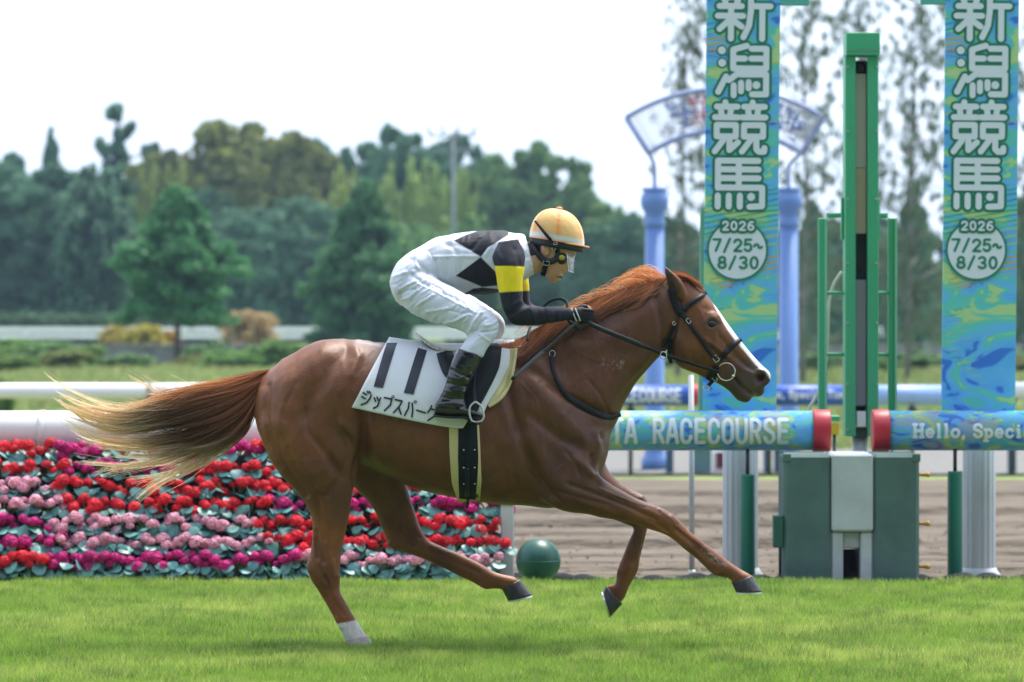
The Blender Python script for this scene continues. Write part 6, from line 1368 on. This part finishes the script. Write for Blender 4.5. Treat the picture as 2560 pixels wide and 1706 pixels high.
for i in range(n_ - 1):
    b = 4 * i; pf += [(b, b + 4, b + 6, b + 2), (b + 1, b + 3, b + 7, b + 5), (b + 2, b + 6, b + 7, b + 3)]
obj('helmet_peak', pv, pf, mat('helmet_peak_cloth', (.80, .40, .15), rough=.55), hel, True)
v, f = lathe([(.0, 0), (.016, 0), (.017, .006), (.010, .012), (0, .013)], 16); obj('crown_button', v + W(1398, 524), f, mat('orange_trim', (.85, .25, .06), rough=.55), hel, True)
# dark padded liner under the helmet edge
lv = []
for i in range(4):
    for j in range(48):
        a = 2 * math.pi * j / 48; p = dome(0, a, (.955, .965, .95, .9)[i]); p = p + np.array((0, 0, (-.0, -.018, -.030, -.032)[i])); lv.append(p)
lf = [(i * 48 + j, i * 48 + (j + 1) % 48, (i + 1) * 48 + (j + 1) % 48, (i + 1) * 48 + j) for i in range(3) for j in range(48)]
obj('helmet_liner', lv, lf, mat('black_padding', (.012, .012, .014), rough=.6), hel, True)

# straps lying on a surface -------------------------------------------------
def strap(name, pts, width, m, parent, surf=near_y, off=.004, thick=.004, y=None, sub=8, smooth=True, fall=None):
    c = crom(np.array(pts, float), sub); t = np.gradient(c[:, :2], axis=0); t /= np.linalg.norm(t, axis=1)[:, None] + 1e-9
    nrm = np.stack([-t[:, 1], t[:, 0]], 1); wd = np.broadcast_to(width, (len(c),)) if np.ndim(width) == 0 else np.interp(np.linspace(0, 1, len(c)), np.linspace(0, 1, len(width)), width)
    rows = []
    ys = []
    for i in range(len(c)):
        r = []
        for k in (-.5, 0, .5):
            q = c[i, :2] + nrm[i] * wd[i] * k; x, z = WX(q[0], D0), WZ(q[1], D0)
            yy = surf(x, z, None) if y is None else (y if np.isscalar(y) else np.interp(i / (len(c) - 1), np.linspace(0, 1, len(y)), y))
            r.append(yy)
        ok = [q for q in r if q is not None]; ys.append(r)
    arr = np.array([[np.nan if q is None else q for q in r] for r in ys], float)
    for k in range(3):
        col_ = arr[:, k]; ok = ~np.isnan(col_)
        if ok.any(): arr[:, k] = np.interp(np.arange(len(col_)), np.where(ok)[0], col_[ok])
    for k in range(3):
        if np.isnan(arr[:, k]).any(): arr[:, k] = arr[:, 1] if not np.isnan(arr[:, 1]).any() else (fall or 0)
    if y is None and len(arr) > 6:
        for k in range(3): arr[:, k] = np.convolve(np.pad(arr[:, k], 2, mode='edge'), np.ones(5) / 5, 'valid')
    V = []
    for i in range(len(c)):
        for k, kk in ((0, -.5), (1, 0), (2, .5)):
            q = c[i, :2] + nrm[i] * wd[i] * kk; d = D0 + arr[i, k]
            for o_ in (off, off + thick): V.append(((q[0] - CX) * D0 / F, arr[i, k] - o_ - (.0015 if kk == 0 and o_ > off else 0), CAMH - (q[1] - HY) * D0 / F))
    Fc = []
    for i in range(len(c) - 1):
        a, b = 6 * i, 6 * (i + 1)
        Fc += [(a + 1, b + 1, b + 3, a + 3), (a + 3, b + 3, b + 5, a + 5), (a, a + 2, b + 2, b), (a + 2, a + 4, b + 4, b + 2), (a, b, b + 1, a + 1), (a + 4, a + 5, b + 5, b + 4)]
    e_ = 6 * (len(c) - 1); Fc += [(0, 1, 3, 2), (2, 3, 5, 4), (e_, e_ + 2, e_ + 3, e_ + 1), (e_ + 2, e_ + 4, e_ + 5, e_ + 3)]
    return obj(name, V, Fc, m, parent, smooth)
blk = mat('black_webbing', (.010, .011, .014), rough=.65, spec=.15, bump=.1, bscale=90, bdist=.003)
steel = mat('polished_steel', (.62, .62, .60), rough=.22, metal=1.0)
DB = BVHTree.FromPolygons([tuple(p) for p in vv], [tuple(q) for q in ff])
def head_y(x, z, default=None):
    h = DB.ray_cast(Vector((x, -1.5, z)), Vector((0, 1, 0))); a = h[0].y if h[0] is not None else 9; b = jock_y(x, z, 9); r = min(a, b)
    return r if r < 5 else default
strap('goggle_strap', [(1337, 553), (1352, 572), (1368, 592), (1382, 608), (1390, 618)], [5, 7, 8, 8], blk, hel, head_y, .006, .003)
strap('goggle_strap', [(1366, 588), (1375, 602), (1384, 618), (1393, 634)], [6, 7, 7, 7], blk, hel, head_y, .012, .003)
strap('ear_harness', [(1330, 602), (1338, 622), (1350, 642), (1366, 654), (1384, 652), (1394, 640), (1391, 622), (1384, 612)], [9, 13, 15, 16, 16, 15, 13, 9], mat('harness_pad', (.013, .015, .024), rough=.5), hel, jock_y, .003, .006)
strap('chin_strap', [(1368, 652), (1364, 664), (1360, 676), (1357, 690)], [15, 13, 12, 11], blk, hel, jock_y, .004, .008, fall=-.05)
def ring_px(cx, cy, rx, ry, y, r=.002, rot=0, n=28):
    a = np.linspace(0, 2 * math.pi, n); ca, sa = math.cos(R(rot)), math.sin(R(rot))
    p = [W(cx + rx * math.cos(q) * ca - ry * math.sin(q) * sa, cy + rx * math.cos(q) * sa + ry * math.sin(q) * ca) + np.array((0, y, 0)) for q in a]
    return tube(np.array(p), r, 8, cap=False)
def rect_px(cx, cy, w_, h_, y, r=.0018, rot=0):
    ca, sa = math.cos(R(rot)), math.sin(R(rot)); p = []
    for a, b in ((-1, -1), (1, -1), (1, 1), (-1, 1), (-1, -1), (0, -1)):
        p.append(W(cx + a * w_ / 2 * ca - b * h_ / 2 * sa, cy + a * w_ / 2 * sa + b * h_ / 2 * ca) + np.array((0, y, 0)))
    q = []
    for i in range(len(p) - 1):
        for k in range(6): q.append(p[i] + (p[i + 1] - p[i]) * k / 6)
    return tube(np.array(q), r, 6)
for cx, cy, ww_, hh_, yy in ((1365, 659, 15, 10, -.084), (1388, 610, 8, 6, -.112), (1384, 624, 7, 6, -.096)):
    v, f = rect_px(cx, cy, ww_, hh_, yy, .0016, 8); obj('strap_buckle', v, f, steel, hel, True)
# goggles and clear face shield
gog = bpy.data.objects.new('goggles', None); COL.objects.link(gog); gog.parent = jock; gog.location = Vector(W(1402, 648)) - wloc(jock)
v, f = ellip(1403, 646, 0, 19, 21, .089, 15); obj('goggle_frame', v, f, mat('goggle_rubber', (.012, .012, .013), rough=.4), gog, True)
v, f = lathe([(0, 0), (.0125, 0), (.0135, .004), (.011, .007), (0, .0075)], 20); v = np.stack([v[:, 0], -v[:, 2], v[:, 1]], 1)
obj('side_badge', v + W(1404, 645) + np.array((0, -.0875, 0)), [q[::-1] for q in f], mat('badge_yellow', (.42, .36, .02), rough=.4), gog, True)
def clear_mat():
    m = bpy.data.materials.new('clear_plastic'); m.use_nodes = True; N = m.node_tree.nodes; L = m.node_tree.links
    for n in list(N):
        if n.type == 'BSDF_PRINCIPLED': N.remove(n)
    t = N.new('ShaderNodeBsdfTransparent'); t.inputs[0].default_value = (.93, .95, .97, 1); g = N.new('ShaderNodeBsdfGlossy'); g.inputs['Roughness'].default_value = .12; df = N.new('ShaderNodeBsdfDiffuse'); df.inputs[0].default_value = (.8, .82, .85, 1)
    m1 = N.new('ShaderNodeMixShader'); m2 = N.new('ShaderNodeMixShader'); nz = N.new('ShaderNodeTexNoise'); nz.inputs['Scale'].default_value = 22; mr = N.new('ShaderNodeMapRange'); mr.inputs[1].default_value = .45; mr.inputs[2].default_value = .7; mr.inputs[3].default_value = .12; mr.inputs[4].default_value = .5
    L.new(nz.outputs[0], mr.inputs[0]); L.new(mr.outputs[0], m2.inputs[0]); m1.inputs[0].default_value = .35
    L.new(g.outputs[0], m1.inputs[1]); L.new(df.outputs[0], m1.inputs[2]); L.new(t.outputs[0], m2.inputs[1]); L.new(m1.outputs[0], m2.inputs[2]); L.new(m2.outputs[0], N['Material Output'].inputs[0]); return m
sv = []; m_ = 15
for i in range(m_):
    a = R(-80 + 160 * i / (m_ - 1)); fw = math.cos(a) ** .8
    for k in (0, 1): sv.append(W(1409 + 30 * fw - (0 if k == 0 else 5 * fw - 8 * (1 - fw)), 633 if k == 0 else 682 - 6 * (1 - fw)) + np.array((0, .090 * math.sin(a), 0)))
sf = [(2 * i, 2 * i + 1, 2 * i + 3, 2 * i + 2) for i in range(m_ - 1)]
sh = obj('face_shield', sv, sf, clear_mat(), gog, True); sm = sh.modifiers.new('thickness', 'SOLIDIFY'); sm.thickness = .002
ed = np.array(sv[1::2] ); v, f = tube(np.concatenate([[sv[0]], ed, [sv[-2]]]), .0013, 6); obj('shield_rim', v, f, mat('shield_rim', (.75, .8, .84), rough=.3), gog, True)
# ------------------------------------------------------------------ tack
lea = mat('black_leather', (.013, .014, .017), rough=.5, spec=.2, bump=.12, bscale=80, bdist=.003)
rubber = mat('rein_rubber', (.016, .024, .024), rough=.5, spec=.25, bump=.5, bscale=160, bdist=.004)
def stroke_strip(pl, w_, n=6):
    """flat rounded stroke outlines along a 2D polyline -> list of 2D convex polygons"""
    out = []
    pl = [np.array(p, float) for p in pl]
    if len(pl) == 1: pl = [pl[0], pl[0] + (1e-3, 0)]
    for a, b in zip(pl[:-1], pl[1:]):
        d = b - a; l = np.linalg.norm(d) + 1e-9; ang = math.atan2(d[1], d[0])
        p = [b + w_ / 2 * np.array((math.cos(ang + t), math.sin(ang + t))) for t in np.linspace(-math.pi / 2, math.pi / 2, n)] + \
            [a + w_ / 2 * np.array((math.cos(ang + t), math.sin(ang + t))) for t in np.linspace(math.pi / 2, 1.5 * math.pi, n)]
        out.append(np.array(p))
    return out
def clip_rows(poly, ymin_step):
    return poly

# saddle cloth ----------------------------------------------------------------
def cloth_y(x, z):
    y = near_y(x, z, None); return None if y is None else y
scl = thing('saddle_cloth', (WX(1050, D0), 0, WZ(868, D0)), 'white saddle cloth with black number 11 and a name in katakana under the saddle', 'saddle cloth')
wcl = mat('white_cloth', (.70, .72, .76), rough=.7, spec=.2, var=.04, vscale=4, bump=.3, bscale=14, bdist=.012)
topc = crom(np.array([(972, 846), (1046, 856), (1120, 862), (1180, 860), (1240, 852), (1286, 852)], float), 8)
botc = crom(np.array([(885, 1016), (960, 1032), (1040, 1049), (1110, 1062), (1150, 1066), (1160, 1066)], float), 8)
def bilin_cloth(nu=56, nv=40):
    tt = np.linspace(0, 1, nu)
    T = np.stack([np.interp(tt, np.linspace(0, 1, len(topc)), topc[:, k]) for k in (0, 1)], 1); B = np.stack([np.interp(tt, np.linspace(0, 1, len(botc)), botc[:, k]) for k in (0, 1)], 1)
    Q = np.empty((nu, nv, 2))
    for j in range(nv): Q[:, j] = T + (B - T) * (j / (nv - 1))
    return Q
Q = bilin_cloth(); nu, nv = Q.shape[:2]
Y = np.full((nu, nv), np.nan)
for i in range(nu):
    for j in range(nv):
        y = near_y(WX(Q[i, j, 0], D0), WZ(Q[i, j, 1], D0), None); Y[i, j] = 0 if y is None else y
for i in range(nu):
    for j in range(1, nv): Y[i, j] = min(Y[i, j], Y[i, j - 1] + .002)           # hangs, never tucks under
for _ in range(6):
    P_ = np.pad(Y, 1, mode='edge'); Y = (P_[1:-1, 1:-1] * 2 + P_[:-2, 1:-1] + P_[2:, 1:-1] + P_[1:-1, :-2] + P_[1:-1, 2:]) / 6
uu, vv_ = np.meshgrid(np.linspace(0, 1, nu), np.linspace(0, 1, nv), indexing='ij')
rip = .006 * np.sin(uu * 9 + vv_ * 3) * vv_ + .005 * np.sin(uu * 21 - vv_ * 6) * vv_ ** 2 + .012 * np.clip(vv_ - .75, 0, 1) * np.sin(uu * 14)
YC = Y - .014 - .010 * vv_ + rip * .8
clV = np.stack([(Q[..., 0] - CX) * D0 / F, YC, CAMH - (Q[..., 1] - HY) * D0 / F], -1)
far = clV.copy(); far[..., 1] *= -1
allv = np.concatenate([clV[:, ::-1], np.stack([clV[:, 0] * (1, 0, 1) + (0, 0, .004)], 1), far], 1)      # bottom near .. spine .. bottom far
nr = allv.shape[1]
ff_ = [(i * nr + j, i * nr + j + 1, (i + 1) * nr + j + 1, (i + 1) * nr + j) for i in range(nu - 1) for j in range(nr - 1)]
co = obj('cloth', allv.reshape(-1, 3), ff_, wcl, scl, True); sm = co.modifiers.new('thickness', 'SOLIDIFY'); sm.thickness = .004; sm.offset = 0
CB = BVHTree.FromPolygons([tuple(p) for p in allv.reshape(-1, 3)], [tuple(q) for q in ff_])
def cb_y(x, z, default=None):
    h = CB.ray_cast(Vector((x, -1.5, z)), Vector((0, 1, 0))); return h[0].y if h[0] is not None else default
def print_on(name, polys, m, parent, surf, off=.0045, cell=6.0, step=.0):
    """2D pixel polygons cut into small cells and laid on the surface"""
    bm = bmesh.new()
    for k, p in enumerate(polys):
        f_ = bm.faces.new([bm.verts.new((q[0], q[1], k)) for q in p])
    xs = [v.co.x for v in bm.verts]; ys = [v.co.y for v in bm.verts]
    for ax, lo, hi in ((0, min(xs), max(xs)), (1, min(ys), max(ys))):
        c = lo + cell
        while c < hi:
            co_ = Vector((0, 0, 0)); no = Vector((0, 0, 0)); co_[ax] = c; no[ax] = 1
            bmesh.ops.bisect_plane(bm, geom=bm.verts[:] + bm.edges[:] + bm.faces[:], plane_co=co_, plane_no=no); c += cell
    bm.verts.index_update(); V = []
    for v in bm.verts:
        x, z = WX(v.co.x, D0), WZ(v.co.y, D0); y = surf(x, z, None); V.append((x, (y if y is not None else -.25) - off - step * v.co.z, z))
    Fc = [[v.index for v in f.verts] for f in bm.faces]; bm.free()
    return obj(name, V, Fc, m, parent)
ink = mat('black_print', (.016, .018, .035), rough=.6)
for q in ([(968, 857), (994, 857), (962, 967), (939, 964)], [(1046, 869), (1069, 876), (1037.5, 983), (1013.6, 979)]):
    print_on('digit', [np.array(q)], ink, scl, cb_y, off=.007, cell=2.5)
def Z1(p): return (600 + p[0] / 3.136, 800 + p[1] / 3.136)
circ = lambda cx, cy, r: [(cx + r * math.cos(a), cy + r * math.sin(a)) for a in np.linspace(0, 2 * math.pi, 11)]
kana = [
 [[(982, 562), (1008, 578)], [(972, 592), (998, 608)], [(968, 655), (1008, 640), (1036, 604), (1044, 580)], [(1014, 552), (1022, 566)], [(1030, 552), (1038, 566)]],
 [[(1068, 602), (1078, 628)], [(1090, 596), (1100, 622)], [(1062, 682), (1094, 666), (1116, 602)]],
 [[(1148, 600), (1204, 610), (1194, 655), (1148, 700)], circ(1213, 594, 9)],
 [[(1230, 614), (1284, 626), (1262, 668), (1218, 716)], [(1258, 676), (1276, 728)]],
 [[(1338, 636), (1332, 682), (1304, 736)], [(1362, 642), (1366, 690), (1360, 748)], circ(1386, 632, 9)],
 [[(1396, 696), (1464, 716)]],
 [[(1512, 662), (1500, 690), (1482, 714)], [(1506, 686), (1548, 696), (1530, 744), (1484, 776)]]]
for ch in kana:
    pol = []
    for pl in ch: pol += stroke_strip([Z1(p) for p in pl], (7 if len(pl) > 8 else 13) / 3.136, 5)
    print_on('kana_letter', pol, ink, scl, cb_y, off=.006, cell=3.0, step=.0002)
# front edge of the cloth and cream foam pad under it
pad = thing('saddle_pad', (WX(1240, D0), 0, WZ(860, D0)), 'cream foam pad showing at the front edge of the saddle', 'saddle pad')
cream = mat('cream_foam', (.62, .54, .28), rough=.8, spec=.2, bump=.2, bscale=60, bdist=.006)
strap('pad_front', [(1283, 872), (1274, 912), (1258, 960), (1240, 990), (1222, 1008)], [12, 22, 30, 26, 8], cream, pad, near_y, .004, .016)
strap('pad_roll', [(1289, 870), (1286, 900), (1276, 950), (1262, 980), (1244, 999), (1222, 1013)], 9, cream, pad, near_y, .008, .022)
strap('cloth_front', [(1246, 868), (1240, 905), (1222, 950), (1208, 985), (1200, 1030)], [60, 66, 58, 46, 18], wcl, scl, near_y, .022, .004)
# girth ------------------------------------------------------------------------
sad = thing('racing_saddle', (WX(1170, D0), 0, WZ(868, D0)), 'small black racing saddle with raised pale edged cantle', 'saddle')
gth = thing('girth', (WX(1172, D0), 0, WZ(1250, D0)), 'black elastic girth with riveted end strap and cream sleeve around the belly', 'girth')
strap('girth_sleeve', [(1162, 1060), (1164, 1120), (1168, 1200), (1174, 1252)], [74, 76, 74, 54], cream, gth, near_y, .004, .006)
web = strap('girth_webbing', [(1170, 985), (1171, 1060), (1172, 1140), (1171, 1200), (1169, 1246)], [46, 46, 50, 46, 40], blk, gth, near_y, .013, .006)
strap('girth_tongue', [(1170, 1165), (1169, 1210), (1168, 1250), (1167, 1270)], [9, 10, 12, 7], lea, gth, near_y, .020, .004)
for yy in (1120, 1164, 1205):
    for xx in (1161, 1188):
        y = near_y(WX(xx, D0), WZ(yy, D0), -.27); v, f = lathe([(0, 0), (.0042, 0), (.0035, .003), (0, .004)], 10); v = np.stack([v[:, 0], -v[:, 2], v[:, 1]], 1)
        obj('rivet', v + np.array((WX(xx, D0), y - .021, WZ(yy, D0))), [q[::-1] for q in f], steel, web, True)
# saddle -------------------------------------------------------------------------
sv_, sf_ = loft([(1150, 872, 1152, 884, 0, .12), (1170, 868, 1172, 884, 0, .13), (1200, 862, 1204, 884, 0, .125), (1235, 856, 1240, 884, 0, .11), (1258, 858, 1260, 876, 0, .06)], n=24)
obj('seat', sv_, sf_, lea, sad, True)
ct, cf = loft([(1040, 832, 1043, 838, 0, .05), (1058, 846, 1056, 856, 0, .085), (1085, 864, 1082, 876, 0, .105), (1115, 873, 1116, 888, 0, .115), (1150, 872, 1152, 890, 0, .12)], n=24)
can = obj('cantle', ct, cf, lea, sad, True)
pts = [W(1041, 833), W(1058, 846), W(1085, 864), W(1115, 873), W(1146, 874)]
pts = crom(np.array(pts), 5); wy = np.interp(np.linspace(0, 1, len(pts)), [0, .25, .5, .75, 1], [-.045, -.083, -.105, -.117, -.12]); pts[:, 1] = wy; pts[:, 2] -= .006
v, f = tube(pts, [.007] * 3 + [.009] * (len(pts) - 6) + [.007] * 3, 8); obj('cantle_trim', v, f, mat('stitched_trim', (.55, .52, .49), rough=.5, var=.7, vscale=90), can, True)
strap('flap', [(1222, 862), (1216, 910), (1196, 965), (1176, 1010), (1168, 1045)], [66, 66, 54, 46, 40], mat('flap_rubber', (.010, .013, .015), rough=.6, spec=.2, bump=.5, bscale=120, bdist=.004), sad, near_y, .030, .006)
strap('flap_back', [(1112, 878), (1118, 900), (1126, 925), (1138, 950)], [40, 40, 36, 20], lea, sad, near_y, .026, .004)
# stirrups
for s, dx, dy in ((-1, 0, 0), (1, FDX, FDY)):
    yb = s * .342
    p = [W(1190 + dx, 1000 + dy), W(1178 + dx, 1012 + dy), W(1176 + dx, 1030 + dy), W(1182 + dx, 1047 + dy), W(1196 + dx, 1050 + dy), W(1207 + dx, 1046 + dy), W(1211 + dx, 1034 + dy), W(1205 + dx, 1012 + dy), W(1190 + dx, 1000 + dy)]
    st = thing('stirrup', tuple(W(1192 + dx, 1048 + dy) + np.array((0, yb, 0))), 'pale metal stirrup on the %s side holding the jockey boot' % ('near' if s < 0 else 'far hidden'), 'stirrup')
    p = crom(np.array(p), 5); p[:, 1] = yb - s * -.046
    v, f = tube(p, .0045, 10, cap=False); obj('stirrup_bow', v, f, mat('stirrup_alloy', (.60, .62, .64), rough=.35, metal=.8), st, True)
    b_ = MB().box(W(1190 + dx, 1050 + dy) + np.array((0, yb, 0)), (.055, .10, .010), bev=.003); b_.build('tread', mat('tread_rubber', (.02, .02, .02), rough=.7), st)
    lp = np.array([W(1190 + dx, 1002 + dy) + np.array((0, yb + s * .046, 0)), W(1186 + dx, 960 + dy) + np.array((0, s * .325, 0)), W(1188 + dx, 900 + dy) + np.array((0, s * .28, 0))]); v, f = tube(crom(lp, 6), .008, 8, flat=.3); obj('stirrup_leather', v, f, lea, st, True)

# bridle ---------------------------------------------------------------------------
bri = thing('bridle', tuple(W(1700, 740)), 'black leather bridle with steel ring bit on the horse head', 'bridle')
strap('headpiece', [(1672, 722), (1682, 745), (1692, 768), (1703, 790)], [12, 19, 22, 17], lea, bri, near_y, .003, .006)
ck = strap('cheekpiece', [(1698, 778), (1718, 806), (1745, 842), (1768, 874), (1786, 898)], [13, 11, 10, 11, 11], lea, bri, near_y, .005, .006)
strap('browband', [(1708, 776), (1724, 760), (1742, 747), (1757, 737), (1766, 731)], [12, 12, 12, 11, 8], lea, bri, near_y, .005, .005)
strap('noseband', [(1798, 902), (1812, 884), (1830, 866), (1845, 853), (1853, 848)], [13, 13, 13, 12, 10], lea, bri, near_y, .004, .006)
strap('throat_lash', [(1684, 808), (1678, 830), (1666, 852), (1656, 868)], [8, 9, 9, 9], lea, bri, near_y, .005, .006)
strap('throat_lash', [(1678, 848), (1674, 868), (1672, 888), (1678, 908)], [9, 9, 10, 9], lea, bri, near_y, .005, .006)
strap('chin_strap', [(1789, 912), (1786, 926), (1776, 940), (1768, 950)], [16, 18, 18, 12], lea, bri, near_y, .006, .008)
strap('chin_strap', [(1780, 934), (1788, 944), (1776, 958), (1768, 966)], [9, 10, 9, 8], lea, bri, near_y, .004, .007)
yb = near_y(WX(1814, D0), WZ(929, D0), -.05)
v, f = ring_px(1814, 929.5, 22, 22, yb - .014, .0034); bit = obj('bit_ring', v, f, steel, bri, True)
v, f = ellip(1831, 940, 0, 4.6, 4.6, .009); v[:, 1] += yb - .014; obj('bit_joint', v, f, steel, bit, True)
v, f = tube(np.array([W(1831, 940) + np.array((0, yb - .016, 0)), W(1838, 942) + np.array((0, yb + .01, 0)), W(1840, 943) + np.array((0, .03, 0))]), .005, 8); obj('mouthpiece', v, f, steel, bit, True)
for cx, cy, a, b, rot in ((1719, 803, 12, 8, 55), (1788, 897, 15, 12, 55), (1683, 809, 8, 6, 70), (1786, 947, 12, 8, 40)):
    y = near_y(WX(cx, D0), WZ(cy, D0), -.06); v, f = rect_px(cx, cy, a, b, y - .014, .0021, rot); obj('buckle', v, f, steel, bri, True)
v, f = ring_px(1764, 970, 8, 7, -.045, .0024); obj('curb_ring', v, f, steel, bri, True)
# reins
rn = thing('reins', tuple(W(1600, 865)), 'black rubber grip reins running from the bit to the jockey hands', 'reins')
strap('rein', [(1462, 803), (1500, 822), (1540, 838), (1580, 854), (1605, 865)], [10, 12, 12, 13, 12], rubber, rn, y=[-.152, -.15, -.145, -.14, -.135], off=0, thick=.007)
strap('rein', [(1600, 863), (1630, 874), (1658, 886), (1700, 900), (1750, 916), (1796, 930)], [10, 9, 9, 9, 8, 8], lea, rn, y=[-.137, -.13, -.125, -.118, -.10, yb - .016], off=0, thick=.006)
strap('rein', [(1468, 803), (1500, 822), (1540, 838), (1605, 865), (1658, 886), (1750, 916), (1796, 930)], [11, 12, 12, 10, 9, 8, 8], rubber, rn, y=[.15, .15, .145, .135, .125, .1, .07], off=0, thick=.006)
lp = crom(np.array([(1462, 806, -.15), (1446, 822, -.16), (1420, 800, -.12), (1416, 756, -.02), (1390, 748, .02), (1362, 764, .05), (1340, 800, .03), (1325, 820, -.04), (1318, 848, -.13), (1322, 850, -.14)], float), 6)
v, f = tube(np.array([W(a, b) + np.array((0, c2, 0)) for a, b, c2 in lp]), .0085, 8, flat=.45); obj('rein_loop', v, f, rubber, rn, True)
mg = ring_px(1656, 888, 8, 9, -.135, .0024); obj('martingale_ring', mg[0], mg[1], steel, rn, True)
# breast strap
br = thing('neck_strap', tuple(W(1450, 1010)), 'black leather neck strap hanging round the base of the horse neck', 'neck strap')
strap('strap', [(1384, 868), (1377, 888), (1384, 925), (1400, 966), (1428, 997), (1473, 1022), (1521, 1042), (1552, 1036)], [8, 9, 10, 12, 14, 14, 14, 11], lea, br, near_y, .005, .006)
v, f = ring_px(1380, 884, 7, 8, near_y(WX(1380, D0), WZ(884, D0), -.15) - .012, .0022); obj('ring', v, f, steel, br, True)
# whip
wh = thing('whip', tuple(W(1437, 809) + np.array((0, -.165, 0))), 'grey padded riding whip held in the jockey hand pointing down and back', 'whip')
wp = lambda t: W(1440 - 158 * t, 806 + 138 * t) + np.array((0, -.166 - .10 * t, 0))
pts = np.array([wp(t) for t in np.linspace(-.06, .52, 26)]); rr = .0068 + .0008 * (np.arange(26) % 2); v, f = tube(pts, rr, 10); obj('handle', v, f, mat('whip_grip', (.03, .036, .045), rough=.45), wh, True)
pts = np.array([wp(t) for t in np.linspace(.50, 1.0, 10)]); v, f = tube(pts, np.linspace(.009, .0085, 10), 10, flat=.5); obj('padded_flap', v, f, mat('whip_pad', (.085, .095, .11), rough=.35, bump=.3, bscale=60, bdist=.004), wh, True)
pts = np.array([wp(t) for t in np.linspace(.985, 1.03, 4)]); v, f = tube(pts, [.009, .009, .006, .002], 10); obj('tip', v, f, lea, wh, True)
# ------------------------------------------------------------------ summer haze
hz = MB(); hz.box((0, 98, 11.0), (340, 340, 25)); hb = hz.build('haze', None); kind(hb, 'stuff')
hm = bpy.data.materials.new('haze_air'); hm.use_nodes = True; N = hm.node_tree.nodes; N.clear()
pv = N.new('ShaderNodeVolumePrincipled'); pv.inputs['Color'].default_value = (.52, .76, 1.0, 1); pv.inputs['Density'].default_value = .00027; pv.inputs['Anisotropy'].default_value = .3
ov = N.new('ShaderNodeOutputMaterial'); hm.node_tree.links.new(pv.outputs[0], ov.inputs['Volume']); hb.data.materials.append(hm)
